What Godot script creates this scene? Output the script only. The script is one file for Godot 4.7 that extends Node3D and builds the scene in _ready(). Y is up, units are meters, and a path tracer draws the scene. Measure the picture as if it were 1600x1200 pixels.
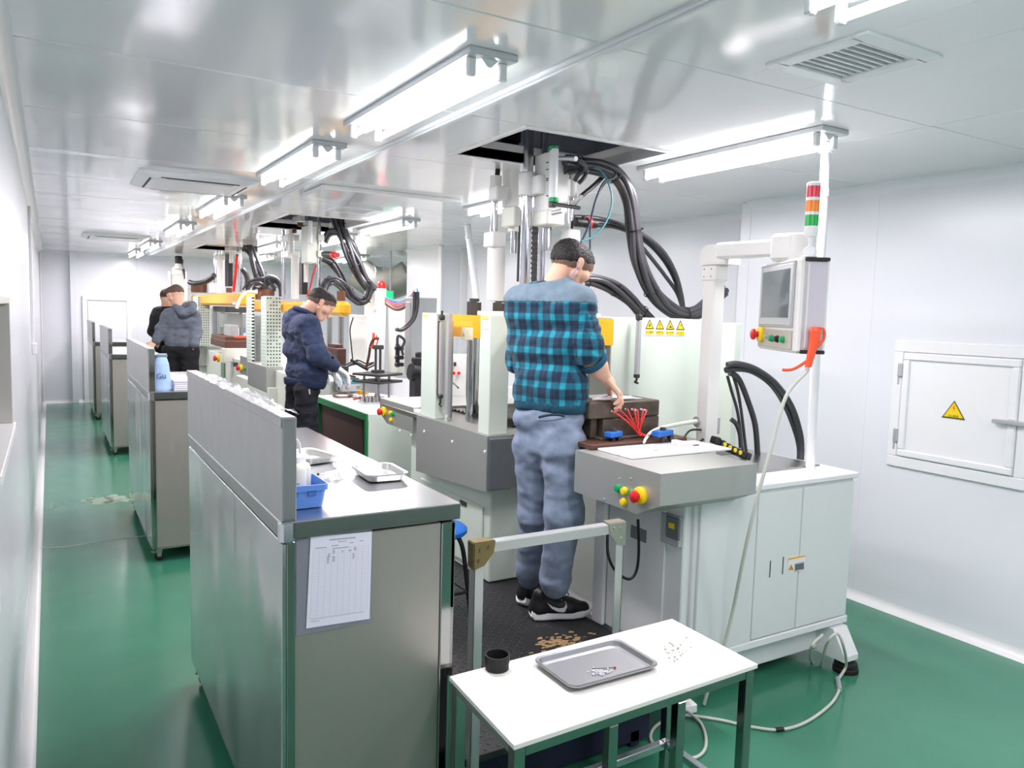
extends Node3D
# A clean-room moulding workshop: benches, presses, operators. Units are metres, y up, the room runs along -z.
const FPX := 1208.226
const EYE := Vector3(0, 1.65, 0)
const CEIL := 2.449
const XL := -0.13
const XR := 4.13
const ZF := -14.5
var XF := Transform3D()          # maps authored coordinates into the object being built
var M := {}
var used := {}
var rng := RandomNumberGenerator.new()

func _ready():
	rng.seed = 7
	camera_and_light()
	materials()
	room()
	lamps()
	benches()
	front_table()
	platform_and_rail()
	press_near()
	press_cables()
	panel_arm()
	inspection_bench()
	press_middle()
	press_far()
	people()
	small_things()

func cam_axes() -> Basis:
	return Basis(Vector3(0.8590198, 0.0270715, 0.5112261), Vector3(0.0233158, 0.9954958, -0.0918934), Vector3(-0.5114111, 0.0908579, 0.8545195))

func camera_and_light():
	var c := Camera3D.new(); c.name = "camera"
	c.keep_aspect = Camera3D.KEEP_HEIGHT
	c.fov = 2.0 * rad_to_deg(atan(600.0 / FPX)); c.near = 0.02; c.far = 60.0
	c.transform = Transform3D(cam_axes().orthonormalized(), EYE)
	add_child(c); c.current = true
	var w := WorldEnvironment.new(); w.name = "world"
	var e := Environment.new()
	e.background_mode = Environment.BG_COLOR
	e.background_color = Color(0.02, 0.02, 0.025)
	e.tonemap_mode = Environment.TONE_MAPPER_LINEAR
	e.tonemap_exposure = EXPOSURE
	e.sdfgi_enabled = true; e.ssao_enabled = true; e.ssil_enabled = true
	w.environment = e; add_child(w)

const EXPOSURE := 1.48
const LAMP_POWER := 1.75
const TUBE_GLOW := 8.0

# ---------- points seen along a sight line, set at a known distance (plane x, y or z) ----------
func ray(u, v) -> Vector3:
	return cam_axes() * Vector3(u - 800.0, -(v - 600.0), -FPX)
func PX(u, v, x) -> Vector3:
	var q = ray(u, v); return EYE + q * (x / q.x)
func PY(u, v, y) -> Vector3:
	var q = ray(u, v); return EYE + q * ((y - EYE.y) / q.y)
func PZ(u, v, z) -> Vector3:
	var q = ray(u, v); return EYE + q * (z / q.z)

# ---------- objects ----------
func numbered(n: String) -> String:
	if not used.has(n):
		used[n] = 0; return n
	used[n] += 1
	return "%s_%03d" % [n, used[n]]
func tag(o, label, category, group = ""):
	o.set_meta("label", label); o.set_meta("category", category)
	if group != "": o.set_meta("group", group)
	return o
func thing(called, label, category, at = Vector3.ZERO, turn = 0.0, group = ""):
	var o := Node3D.new(); o.name = numbered(called); add_child(o)
	o.position = at; o.rotation.y = turn
	tag(o, label, category, group)
	return o
func gxf(p) -> Transform3D:   # a node's place in the room
	var t := Transform3D()
	var n = p
	while n != null and n != self:
		t = n.transform * t
		n = n.get_parent()
	return t
func world_in(p): XF = gxf(p).affine_inverse()      # author in room coordinates
func local_in(): XF = Transform3D()                 # author in the thing's own coordinates
func mb() -> SurfaceTool:
	var st := SurfaceTool.new(); st.begin(Mesh.PRIMITIVE_TRIANGLES); return st
func obj(called, st, m, parent = self, label = ""):
	var o := MeshInstance3D.new()
	o.mesh = st.commit() if st is SurfaceTool else st
	o.name = numbered(called) if parent == self else called
	o.material_override = null
	for i in o.mesh.get_surface_count(): o.set_surface_override_material(i, m)
	parent.add_child(o, true)
	if label != "": o.set_meta("label", label)
	return o
func struct(called, st, m, parent = self):
	var o = obj(called, st, m, parent)
	if parent == self: o.set_meta("kind", "structure")
	return o
func structnode(called):
	var o := Node3D.new(); o.name = numbered(called); add_child(o); o.set_meta("kind", "structure"); return o
func dup(root, at, label, group = "", turn = null):
	var r = root.duplicate(); r.name = numbered(String(root.name).rstrip("0123456789").rstrip("_")); add_child(r)
	r.position = at
	if turn != null: r.rotation.y = turn
	r.set_meta("label", label)
	if group != "": r.set_meta("group", group)
	return r

# ---------- shapes ----------
func tri(st, a, b, c, na, nb, nc, ua = Vector2.ZERO, ub = Vector2.ZERO, uc = Vector2.ZERO):
	var P = XF * a; var Q = XF * b; var S = XF * c
	var n = (XF.basis * (na + nb + nc))
	if (Q - P).cross(S - P).dot(n) > 0.0:
		var t = Q; Q = S; S = t
		t = nb; nb = nc; nc = t
		t = ub; ub = uc; uc = t
	st.set_normal((XF.basis * na).normalized()); st.set_uv(ua); st.add_vertex(P)
	st.set_normal((XF.basis * nb).normalized()); st.set_uv(ub); st.add_vertex(Q)
	st.set_normal((XF.basis * nc).normalized()); st.set_uv(uc); st.add_vertex(S)
func quad(st, a, b, c, d, n, uv = false):
	if uv:
		tri(st, a, b, c, n, n, n, Vector2(0, 0), Vector2(1, 0), Vector2(1, 1)); tri(st, a, c, d, n, n, n, Vector2(0, 0), Vector2(1, 1), Vector2(0, 1))
	else:
		tri(st, a, b, c, n, n, n); tri(st, a, c, d, n, n, n)
func bx(st, c: Vector3, s: Vector3, ch := 0.0, b := Basis()):
	var h := s * 0.5
	var k := minf(ch, minf(h.x, minf(h.y, h.z)) * 0.95)
	if k <= 0.0: k = 1e-6
	var V := func(sx, sy, sz, ax):
		var p := Vector3(sx * (h.x - (0.0 if ax == 0 else k)), sy * (h.y - (0.0 if ax == 1 else k)), sz * (h.z - (0.0 if ax == 2 else k)))
		return c + b * p
	for s1 in [-1, 1]:
		quad(st, V.call(s1, -1, -1, 0), V.call(s1, 1, -1, 0), V.call(s1, 1, 1, 0), V.call(s1, -1, 1, 0), b * Vector3(s1, 0, 0))
		quad(st, V.call(-1, s1, -1, 1), V.call(1, s1, -1, 1), V.call(1, s1, 1, 1), V.call(-1, s1, 1, 1), b * Vector3(0, s1, 0))
		quad(st, V.call(-1, -1, s1, 2), V.call(1, -1, s1, 2), V.call(1, 1, s1, 2), V.call(-1, 1, s1, 2), b * Vector3(0, 0, s1))
	if ch <= 0.0: return
	for s1 in [-1, 1]:
		for s2 in [-1, 1]:
			quad(st, V.call(s1, s2, -1, 0), V.call(s1, s2, 1, 0), V.call(s1, s2, 1, 1), V.call(s1, s2, -1, 1), b * Vector3(s1, s2, 0).normalized())
			quad(st, V.call(s1, -1, s2, 0), V.call(s1, 1, s2, 0), V.call(s1, 1, s2, 2), V.call(s1, -1, s2, 2), b * Vector3(s1, 0, s2).normalized())
			quad(st, V.call(-1, s1, s2, 1), V.call(1, s1, s2, 1), V.call(1, s1, s2, 2), V.call(-1, s1, s2, 2), b * Vector3(0, s1, s2).normalized())
			for s3 in [-1, 1]:
				var n = b * Vector3(s1, s2, s3).normalized()
				tri(st, V.call(s1, s2, s3, 0), V.call(s1, s2, s3, 1), V.call(s1, s2, s3, 2), n, n, n)
func bb(st, lo: Vector3, hi: Vector3, ch := 0.0):      # a box from corner to corner
	bx(st, (lo + hi) * 0.5, (hi - lo).abs(), ch)
func prism(st, pts: Array, d: Vector3):                # a flat outline pushed along d
	var n := Vector3.ZERO
	var m := pts.size()
	for i in m: n += pts[i].cross(pts[(i + 1) % m])
	n = n.normalized()
	var u = (pts[1] - pts[0]).normalized(); var w = n.cross(u)
	var flat := PackedVector2Array()
	for p in pts: flat.append(Vector2((p - pts[0]).dot(u), (p - pts[0]).dot(w)))
	var ix := Geometry2D.triangulate_polygon(flat)
	var s := 1.0 if d.dot(n) > 0 else -1.0
	for i in range(0, ix.size(), 3):
		tri(st, pts[ix[i]], pts[ix[i + 1]], pts[ix[i + 2]], -n * s, -n * s, -n * s)
		tri(st, pts[ix[i]] + d, pts[ix[i + 1]] + d, pts[ix[i + 2]] + d, n * s, n * s, n * s)
	for i in m:
		var a = pts[i]; var b = pts[(i + 1) % m]
		var e = (b - a).cross(n).normalized()
		quad(st, a, b, b + d, a + d, e)
func frame_of(d: Vector3) -> Basis:                    # a basis whose y runs along d
	var y := d.normalized()
	var x := y.cross(Vector3(0, 0, 1) if absf(y.z) < 0.9 else Vector3(1, 0, 0)).normalized()
	return Basis(x, y, x.cross(y))
func lathe(st, prof: Array, o: Vector3, axis := Vector3.UP, n := 24, hard := 0.75):   # prof: [radius, height] pairs along the axis
	var B := frame_of(axis)
	var m := prof.size()
	for i in m - 1:
		var r0 = prof[i][0]; var r1 = prof[i + 1][0]; var y0 = prof[i][1]; var y1 = prof[i + 1][1]
		var e := Vector2(r1 - r0, y1 - y0)
		if e.length() < 1e-7: continue
		var nn := Vector2(e.y, -e.x).normalized()
		var na := nn; var nb := nn
		if i > 0:
			var p := Vector2(r0 - prof[i - 1][0], y0 - prof[i - 1][1])
			var pn := Vector2(p.y, -p.x).normalized()
			if pn.dot(nn) > hard: na = (pn + nn).normalized()
		if i < m - 2:
			var q := Vector2(prof[i + 2][0] - r1, prof[i + 2][1] - y1)
			var qn := Vector2(q.y, -q.x).normalized()
			if qn.dot(nn) > hard: nb = (qn + nn).normalized()
		for k in n:
			var t0 := TAU * k / n; var t1 := TAU * (k + 1) / n
			var c0 := Vector3(cos(t0), 0, sin(t0)); var c1 := Vector3(cos(t1), 0, sin(t1))
			var P := func(c, r, y): return o + B * (c * r + Vector3(0, y, 0))
			var N := func(c, v): return B * (c * v.x + Vector3(0, v.y, 0))
			if r0 > 1e-6: tri(st, P.call(c0, r0, y0), P.call(c1, r0, y0), P.call(c1, r1, y1), N.call(c0, na), N.call(c1, na), N.call(c1, nb))
			if r1 > 1e-6: tri(st, P.call(c0, r0, y0), P.call(c1, r1, y1), P.call(c0, r1, y1), N.call(c0, na), N.call(c1, nb), N.call(c0, nb))
func rod(st, a: Vector3, b: Vector3, r: float, n := 20, r2 := -1.0, ch := 0.0):      # a capped round bar
	if r2 < 0: r2 = r
	var L := a.distance_to(b)
	if ch > 0: lathe(st, [[0, 0], [r - ch, 0], [r, ch], [r2, L - ch], [r2 - ch, L], [0, L]], a, b - a, n)
	else: lathe(st, [[0, 0], [r, 0], [r2, L], [0, L]], a, b - a, n)
func smooth_path(pts: Array, per := 8) -> Array:       # Catmull-Rom through the points
	var out := []
	var m := pts.size()
	for i in m - 1:
		var p0 = pts[max(i - 1, 0)]; var p1 = pts[i]; var p2 = pts[i + 1]; var p3 = pts[min(i + 2, m - 1)]
		for k in per:
			var t := float(k) / per
			out.append(0.5 * ((2.0 * p1) + (p2 - p0) * t + (2.0 * p0 - 5.0 * p1 + 4.0 * p2 - p3) * t * t + (3.0 * p1 - p0 - 3.0 * p2 + p3) * t * t * t))
	out.append(pts[m - 1])
	return out
func tube(st, pts: Array, r: float, n := 10, per := 8, r_end := -1.0):
	var P := smooth_path(pts, per) if per > 1 else pts
	var m := P.size()
	var rings := []
	var up := Vector3.ZERO
	for i in m:
		var d = (P[min(i + 1, m - 1)] - P[max(i - 1, 0)]).normalized()
		if up == Vector3.ZERO: up = d.cross(Vector3(0.3, 0.2, 0.93)).normalized()
		up = (up - d * up.dot(d)).normalized()
		var side = d.cross(up)
		var ring := []
		var rr := r if r_end < 0 else lerpf(r, r_end, float(i) / (m - 1))
		for k in n:
			var a := TAU * k / n
			var nn = up * cos(a) + side * sin(a)
			ring.append([P[i] + nn * rr, nn])
		rings.append(ring)
	for i in m - 1:
		for k in n:
			var a = rings[i][k]; var b = rings[i][(k + 1) % n]; var c = rings[i + 1][(k + 1) % n]; var e = rings[i + 1][k]
			tri(st, a[0], b[0], c[0], a[1], b[1], c[1]); tri(st, a[0], c[0], e[0], a[1], c[1], e[1])
	for q in [0, m - 1]:
		var d = (P[1] - P[0]).normalized() * -1.0 if q == 0 else (P[m - 1] - P[m - 2]).normalized()
		for k in n: tri(st, P[q], rings[q][k][0], rings[q][(k + 1) % n][0], d, d, d)
func ball(st, c: Vector3, r: Vector3, nu := 16, nv := 10, b := Basis()):
	for i in nv:
		for k in nu:
			var q := []
			for e in [[i, k], [i, k + 1], [i + 1, k + 1], [i + 1, k]]:
				var th: float = PI * e[0] / nv; var ph: float = TAU * e[1] / nu
				q.append(Vector3(sin(th) * cos(ph), cos(th), sin(th) * sin(ph)))
			var p := []
			var nn := []
			for x in q: p.append(c + b * (x * r)); nn.append((b * (x / r)).normalized())
			if i > 0: tri(st, p[0], p[1], p[2], nn[0], nn[1], nn[2])
			if i < nv - 1: tri(st, p[0], p[2], p[3], nn[0], nn[2], nn[3])
func rrect(cx, cy, w, h, r, n := 5) -> Array:          # rounded rectangle as Vector2
	var o := []
	for q in 4:
		var ccx = cx + (w / 2 - r) * (1 if q in [0, 3] else -1); var ccy = cy + (h / 2 - r) * (1 if q in [0, 1] else -1)
		for k in n + 1:
			var a := PI / 2 * (q + float(k) / n); o.append(Vector2(ccx + cos(a) * r, ccy + sin(a) * r))
	return o
func loft(st, rings: Array, cap0 := true, cap1 := true, closed := true):   # rings of Vector3, normals smoothed round the ring only
	var m := rings.size(); var n: int = rings[0].size()
	var mid := []
	for r in rings:
		var c := Vector3.ZERO
		for p in r: c += p
		mid.append(c / n)
	for i in m - 1:
		for k in n:
			if not closed and k == n - 1: continue
			var a = rings[i][k]; var b = rings[i][(k + 1) % n]; var c = rings[i + 1][(k + 1) % n]; var d = rings[i + 1][k]
			var nn = (c - a).cross(d - b)
			var cen = (mid[i] + mid[i + 1]) * 0.5
			if nn.dot((a + b + c + d) * 0.25 - cen) < 0: nn = -nn
			if nn.length() < 1e-12: continue
			nn = nn.normalized()
			quad(st, a, b, c, d, nn)
	for q in [[0, cap0], [m - 1, cap1]]:
		if not q[1]: continue
		var other = mid[1] if q[0] == 0 else mid[m - 2]
		var nn = (mid[q[0]] - other).normalized()
		for k in n: tri(st, mid[q[0]], rings[q[0]][k], rings[q[0]][(k + 1) % n], nn, nn, nn)
func rect_minus(rects: Array, hole: Rect2) -> Array:
	var out := []
	for r in rects:
		if not r.intersects(hole): out.append(r); continue
		var c = r.intersection(hole)
		if c.position.x > r.position.x: out.append(Rect2(r.position.x, r.position.y, c.position.x - r.position.x, r.size.y))
		if c.end.x < r.end.x: out.append(Rect2(c.end.x, r.position.y, r.end.x - c.end.x, r.size.y))
		if c.position.y > r.position.y: out.append(Rect2(c.position.x, r.position.y, c.size.x, c.position.y - r.position.y))
		if c.end.y < r.end.y: out.append(Rect2(c.position.x, c.end.y, c.size.x, r.end.y - c.end.y))
	return out

# ---------- materials ----------
func sm(col: Color, rough := 0.5, metal := 0.0, spec := 0.5) -> StandardMaterial3D:
	var m := StandardMaterial3D.new()
	m.albedo_color = col; m.roughness = rough; m.metallic = metal; m.metallic_specular = spec
	return m
func noise_tex(freq, lo: Color, hi: Color, size := 256, normal := false, bump := 4.0, oct := 4, seed_ := 1) -> NoiseTexture2D:
	var n := FastNoiseLite.new(); n.frequency = freq; n.seed = seed_; n.fractal_octaves = oct
	var t := NoiseTexture2D.new(); t.width = size; t.height = size; t.seamless = true; t.noise = n
	if normal:
		t.as_normal_map = true; t.bump_strength = bump
	else:
		var g := Gradient.new(); g.set_color(0, lo); g.set_color(1, hi); t.color_ramp = g
	return t
func tri_uv(m, s, world = true):
	m.uv1_triplanar = true; m.uv1_world_triplanar = world
	m.uv1_scale = s if s is Vector3 else Vector3(s, s, s)
	return m
func materials():
	M.wall = sm(Color(0.905, 0.915, 0.935), 0.24)
	M.ceil = sm(Color(0.90, 0.91, 0.915), 0.11)
	M.ceil.normal_enabled = true; M.ceil.normal_texture = noise_tex(0.008, Color.BLACK, Color.WHITE, 256, true, 2.0, 2, 19); M.ceil.normal_scale = 0.25; tri_uv(M.ceil, Vector3(0.5, 0.5, 0.5))
	M.white = sm(Color(0.93, 0.935, 0.94), 0.35)
	M.trim = sm(Color(0.93, 0.93, 0.93), 0.3)
	M.alu = sm(Color(0.80, 0.81, 0.82), 0.35, 0.6)
	var fl := sm(Color.WHITE, 0.22)
	fl.albedo_texture = noise_tex(0.012, Color(0.232, 0.50, 0.395), Color(0.252, 0.525, 0.415), 512)
	fl.roughness_texture = noise_tex(0.02, Color(0.75, 0.75, 0.75), Color(1, 1, 1), 256, false, 0, 3, 5)
	tri_uv(fl, 0.5); M.floor = fl
	M.wear = sm(Color(0.56, 0.64, 0.56), 0.6)
	M.seam = sm(Color(0.72, 0.74, 0.70), 0.6)
	M.hood_liner = sm(Color(0.80, 0.82, 0.86), 0.7)  # lining of the added hoods, pale to brighten the ceiling openings
	M.dark = sm(Color(0.10, 0.10, 0.11), 0.6)
	M.black = sm(Color(0.045, 0.045, 0.05), 0.45)
	M.rubber = sm(Color(0.06, 0.06, 0.065), 0.6)
	M.hose = sm(Color(0.22, 0.22, 0.235), 0.36)
	M.slot = sm(Color(0.30, 0.29, 0.32), 0.7)
	# brushed and polished steels
	var st := sm(Color(0.66, 0.66, 0.645), 0.34, 1.0)
	st.roughness_texture = noise_tex(0.05, Color(0.8, 0.8, 0.8), Color(1, 1, 1), 256, false, 0, 3, 3)
	tri_uv(st, Vector3(1.0, 0.35, 1.0)); M.steel = st
	var sb := sm(Color(0.66, 0.645, 0.615), 0.5, 0.7)
	sb.roughness_texture = st.roughness_texture; tri_uv(sb, Vector3(1.0, 0.35, 1.0)); M.steel_matt = sb
	var sw := sm(Color(0.73, 0.74, 0.73), 0.15, 1.0)
	sw.normal_enabled = true; sw.normal_texture = noise_tex(0.006, Color.BLACK, Color.WHITE, 256, true, 3.0, 2, 9); sw.normal_scale = 0.8
	tri_uv(sw, Vector3(0.5, 0.25, 1.0)); M.steel_wavy = sw
	var stop := sm(Color(0.74, 0.745, 0.75), 0.24, 1.0)
	M.steel_top = stop
	M.mirror = sm(Color(0.60, 0.61, 0.60), 0.10, 1.0)
	M.chrome = sm(Color(0.80, 0.80, 0.82), 0.12, 1.0)
	M.apron = sm(Color(0.70, 0.71, 0.69), 0.45, 0.65)
	M.iron = sm(Color(0.30, 0.30, 0.30), 0.45, 0.6)
	M.zinc = sm(Color(0.72, 0.71, 0.66), 0.35, 0.9)
	M.tarnish = sm(Color(0.50, 0.45, 0.30), 0.5, 0.7)
	var mold := sm(Color.WHITE, 0.5, 0.35)
	mold.albedo_texture = noise_tex(0.02, Color(0.27, 0.225, 0.19), Color(0.43, 0.39, 0.34), 256, false, 0, 5, 4); tri_uv(mold, 1.6); M.mold = mold
	M.rust = sm(Color(0.35, 0.23, 0.18), 0.55, 0.2)
	M.brown = sm(Color(0.42, 0.27, 0.19), 0.5, 0.3)
	M.cream = sm(Color(0.86, 0.875, 0.83), 0.35)      # press paint
	M.creamw = sm(Color(0.90, 0.90, 0.885), 0.35)
	M.mint = sm(Color(0.83, 0.88, 0.83), 0.32)         # pale green panels
	M.cab = sm(Color(0.88, 0.895, 0.89), 0.4)
	M.grey = sm(Color(0.66, 0.68, 0.68), 0.45)
	M.yellow = sm(Color(0.98, 0.70, 0.09), 0.4)
	M.ybtn = sm(Color(0.96, 0.84, 0.10), 0.4)
	M.red = sm(Color(0.84, 0.14, 0.13), 0.35)
	M.orange = sm(Color(0.97, 0.36, 0.20), 0.4)
	M.green = sm(Color(0.05, 0.62, 0.36), 0.4)
	M.edge_green = sm(Color(0.12, 0.50, 0.28), 0.45)
	M.blue = sm(Color(0.12, 0.42, 0.76), 0.45)
	M.basket = sm(Color(0.38, 0.58, 0.90), 0.4)
	M.teal = sm(Color(0.35, 0.75, 0.74), 0.45)
	M.paper = sm(Color(0.90, 0.90, 0.95), 0.7)
	M.wood = sm(Color(0.60, 0.49, 0.34), 0.8)
	M.tray_bright = sm(Color(0.90, 0.90, 0.89), 0.30, 0.85)
	M.tray_dull = sm(Color(0.62, 0.63, 0.64), 0.42, 0.75)
	M.galv = sm(Color(0.74, 0.755, 0.745), 0.4, 0.55)
	var slv := sm(Color(0.62, 0.63, 0.68, 0.55), 0.18); slv.transparency = BaseMaterial3D.TRANSPARENCY_ALPHA; M.sleeve = slv
	M.redwire = sm(Color(0.83, 0.16, 0.14), 0.45)
	M.bluehose = sm(Color(0.16, 0.42, 0.62), 0.4)
	M.skin = sm(Color(0.86, 0.68, 0.58), 0.55)
	M.hair = sm(Color(0.10, 0.085, 0.08), 0.65)
	M.cable = sm(Color(0.80, 0.81, 0.77), 0.45)
	M.navy = sm(Color(0.10, 0.12, 0.22), 0.8)
	var film := sm(Color(0.95, 0.97, 1.0, 0.25), 0.12); film.transparency = BaseMaterial3D.TRANSPARENCY_ALPHA; M.film = film
	var glow := sm(Color(1, 1, 1), 0.4); glow.emission_enabled = true; glow.emission = Color(0.97, 0.99, 1.0); glow.emission_energy_multiplier = TUBE_GLOW; M.glow = glow

# ---------- room ----------
func cove(called, a: Vector3, b: Vector3, inw: Vector3, up: Vector3, r: float, m, parent = self):   # a hollow quarter-round between two planes
	var st := mb()
	var n := 8
	for i in n:
		var t0 := PI / 2 * i / n; var t1 := PI / 2 * (i + 1) / n
		var P := func(t): return inw * (r - r * sin(t)) + up * (r - r * cos(t))
		var N := func(t): return (inw * sin(t) + up * cos(t))
		tri(st, a + P.call(t0), a + P.call(t1), b + P.call(t1), N.call(t0), N.call(t1), N.call(t1))
		tri(st, a + P.call(t0), b + P.call(t1), b + P.call(t0), N.call(t0), N.call(t1), N.call(t0))
	quad(st, a, a + inw * r, b + inw * r, b, -up); quad(st, a, a + up * r, b + up * r, b, -inw)
	return struct(called, st, m, parent)
func wall_run(node, a: Vector3, b: Vector3, inw: Vector3, first: float, hole = null, step = 0.98):   # sandwich panels standing side by side
	local_in()
	var d = (b - a).normalized(); var L: float = a.distance_to(b)
	var cuts = [0.0]
	var s := first
	while s < L - 0.02:
		if s > 0.02: cuts.append(s)
		s += step
	cuts.append(L)
	for i in cuts.size() - 1:
		var rects = [Rect2(cuts[i], 0, cuts[i + 1] - cuts[i], CEIL)]
		if hole != null: rects = rect_minus(rects, hole)
		if rects.is_empty(): continue
		var st := mb()
		for r in rects:
			var c = a + d * (r.position.x + r.size.x / 2) + Vector3(0, r.position.y + r.size.y / 2, 0) - inw * 0.03
			bx(st, c, d.abs() * (r.size.x - (0.0006 if rects.size() == 1 else 0.0)) + Vector3(0, r.size.y, 0) + inw.abs() * 0.06, 0.002 if rects.size() == 1 else 0.0)
		obj("wall_panel", st, M.wall, node)
	var core := mb()
	var rr = [Rect2(0, 0, L, CEIL)]
	if hole != null: rr = rect_minus(rr, hole)
	for r in rr: bx(core, a + d * (r.position.x + r.size.x / 2) + Vector3(0, r.position.y + r.size.y / 2, 0) - inw * 0.08, d.abs() * r.size.x + Vector3(0, r.size.y, 0) + inw.abs() * 0.04)
	obj("wall_core", core, M.wall, node)
const HOLES := [Rect2(1.79, -3.60, 0.80, 0.68), Rect2(1.79, -8.05, 0.74, 1.28), Rect2(1.79, -11.9, 0.72, 1.0)]
const VENTS := [Rect2(1.99, -1.715, 0.27, 0.27), Rect2(2.0, -6.27, 0.27, 0.27)]
func room():
	local_in()
	var st := mb(); bb(st, Vector3(-0.4, -0.2, -15.2), Vector3(5.6, 0, 1.9)); struct("floor", st, M.floor)
	# worn patches and the bright joint in the paint
	st = mb()
	var seam := [Vector3(-0.10, 0, -5.935), Vector3(0.05, 0, -5.90), Vector3(0.2, 0, -5.925), Vector3(0.36, 0, -5.94), Vector3(0.58, 0, -5.95)]
	for i in seam.size() - 1:
		var w := Vector3(0, 0, 0.008)
		quad(st, seam[i] - w + Vector3(0, 0.001, 0), seam[i] + w + Vector3(0, 0.001, 0), seam[i + 1] + w + Vector3(0, 0.001, 0), seam[i + 1] - w + Vector3(0, 0.001, 0), Vector3.UP)
	var sj = obj("floor_joint_line", st, M.seam); sj.set_meta("kind", "structure")
	st = mb()
	for q in [[0.33, -7.2, 0.12], [0.44, -7.25, 0.10], [0.50, -7.12, 0.07], [0.26, -7.28, 0.05], [0.40, -7.10, 0.06], [0.20, -7.22, 0.03]]:
		var ring := []
		for k in 14: ring.append(Vector3(q[0], 0.0012, q[1]) + Vector3(cos(TAU * k / 14), 0, sin(TAU * k / 14) * 1.3) * q[2] * rng.randf_range(0.5, 1.1))
		for k in 14: tri(st, Vector3(q[0], 0.0012, q[1]), ring[k], ring[(k + 1) % 14], Vector3.UP, Vector3.UP, Vector3.UP)
	sj = obj("floor_worn_patch", st, M.wear); sj.set_meta("kind", "structure")
	# ceiling of sandwich panels with openings over the presses
	var ce = structnode("ceiling")
	var zs := [1.8, 1.04, 0.06, -0.92, -1.90]
	while zs[-1] > -14.6: zs.append(zs[-1] - 0.98)
	for cx in [[-0.2, 1.42], [1.47, 3.075], [3.075, 5.6]]:
		for i in zs.size() - 1:
			var rects := [Rect2(cx[0], zs[i + 1], cx[1] - cx[0], zs[i] - zs[i + 1])]
			for h in HOLES + VENTS: rects = rect_minus(rects, h)
			st = mb()
			for r in rects: bb(st, Vector3(r.position.x, CEIL, r.position.y + 0.0005), Vector3(r.end.x - 0.001, CEIL + 0.05, r.end.y), 0.006 if rects.size() == 1 else 0.0)
			obj("ceiling_panel", st, M.ceil, ce)
	st = mb(); bb(st, Vector3(1.42, CEIL - 0.012, -14.6), Vector3(1.47, CEIL + 0.05, 1.8), 0.004); bb(st, Vector3(1.432, CEIL - 0.02, -14.6), Vector3(1.458, CEIL - 0.01, 1.8), 0.003)
	obj("ceiling_joint_profile", st, M.ceil, ce)
	for h in HOLES:
		st = mb()
		for e in [[h.position.x - 0.03, h.position.y - 0.03, h.end.x + 0.03, h.position.y], [h.position.x - 0.03, h.end.y, h.end.x + 0.03, h.end.y + 0.03], [h.position.x - 0.03, h.position.y, h.position.x, h.end.y], [h.end.x, h.position.y, h.end.x + 0.03, h.end.y]]:
			bb(st, Vector3(e[0], CEIL - 0.006, e[1]), Vector3(e[2], CEIL + 0.09, e[3]), 0.002)
		obj("opening_trim", st, M.trim, ce)
	# added pale hoods over the openings, keeping bounced light inside them
	st = mb()
	for h in HOLES:
		var g: Rect2 = h.grow(0.30)
		bb(st, Vector3(g.position.x, CEIL + 0.75, g.position.y), Vector3(g.end.x, CEIL + 0.80, g.end.y))
		for q in [[g.position.x - 0.03, g.position.y, g.position.x, g.end.y], [g.end.x, g.position.y, g.end.x + 0.03, g.end.y], [g.position.x, g.position.y - 0.03, g.end.x, g.position.y], [g.position.x, g.end.y, g.end.x, g.end.y + 0.03]]:
			bb(st, Vector3(q[0], CEIL + 0.05, q[1]), Vector3(q[2], CEIL + 0.80, q[3]))
	struct("ceiling_bounce_hood", st, M.hood_liner)
	# walls
	var wl = structnode("wall_left"); wall_run(wl, Vector3(XL, 0, -14.56), Vector3(XL, 0, 1.8), Vector3(1, 0, 0), 0.4, Rect2(11.16, 1.19, 1.0, 0.45))
	var wr = structnode("wall_right"); wall_run(wr, Vector3(XR, 0, -3.80), Vector3(XR, 0, 1.8), Vector3(-1, 0, 0), 0.975, Rect2(1.14, 0.84, 0.74, 0.72))
	wall_run(wr, Vector3(4.45, 0, -8.60), Vector3(4.45, 0, -3.86), Vector3(-1, 0, 0), 0.5)
	st = mb(); bb(st, Vector3(XR, 0, -3.86), Vector3(4.55, CEIL, -3.80), 0.004); bb(st, Vector3(XR - 0.004, 0, -3.866), Vector3(XR + 0.04, CEIL, -3.78), 0.003); obj("return_panel", st, M.wall, wr)
	st = mb(); bb(st, Vector3(4.11, 0, -9.68), Vector3(4.6, CEIL, -8.6), 0.003); obj("wall_pier", st, M.wall, wr)
	st = mb(); bb(st, Vector3(4.09, 0, -8.68), Vector3(4.115, CEIL, -8.585), 0.003); bb(st, Vector3(4.36, 0, -8.605), Vector3(4.452, CEIL, -8.58), 0.003); obj("corner_strip", st, M.trim, wr)
	wall_run(wr, Vector3(5.4, 0, -14.56), Vector3(5.4, 0, -9.6), Vector3(-1, 0, 0), 0.5)
	st = mb(); bb(st, Vector3(4.6, 0, -9.68), Vector3(5.5, CEIL, -9.55)); obj("return_panel", st, M.wall, wr)
	var wf = structnode("wall_far"); wall_run(wf, Vector3(XL - 0.1, 0, ZF), Vector3(5.5, 0, ZF), Vector3(0, 0, 1), 0.52)
	var wb = structnode("wall_back"); wall_run(wb, Vector3(XL - 0.1, 0, 1.75), Vector3(4.3, 0, 1.75), Vector3(0, 0, -1), 0.5)
	# coved trims along ceiling and floor
	var U := Vector3.UP; var Dn := Vector3.DOWN; var Xp := Vector3(1, 0, 0); var Xm := Vector3(-1, 0, 0); var Zp := Vector3(0, 0, 1)
	cove("trim_1", Vector3(XL, CEIL, ZF), Vector3(XL, CEIL, 1.75), Xp, Dn, 0.055, M.trim)
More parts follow.
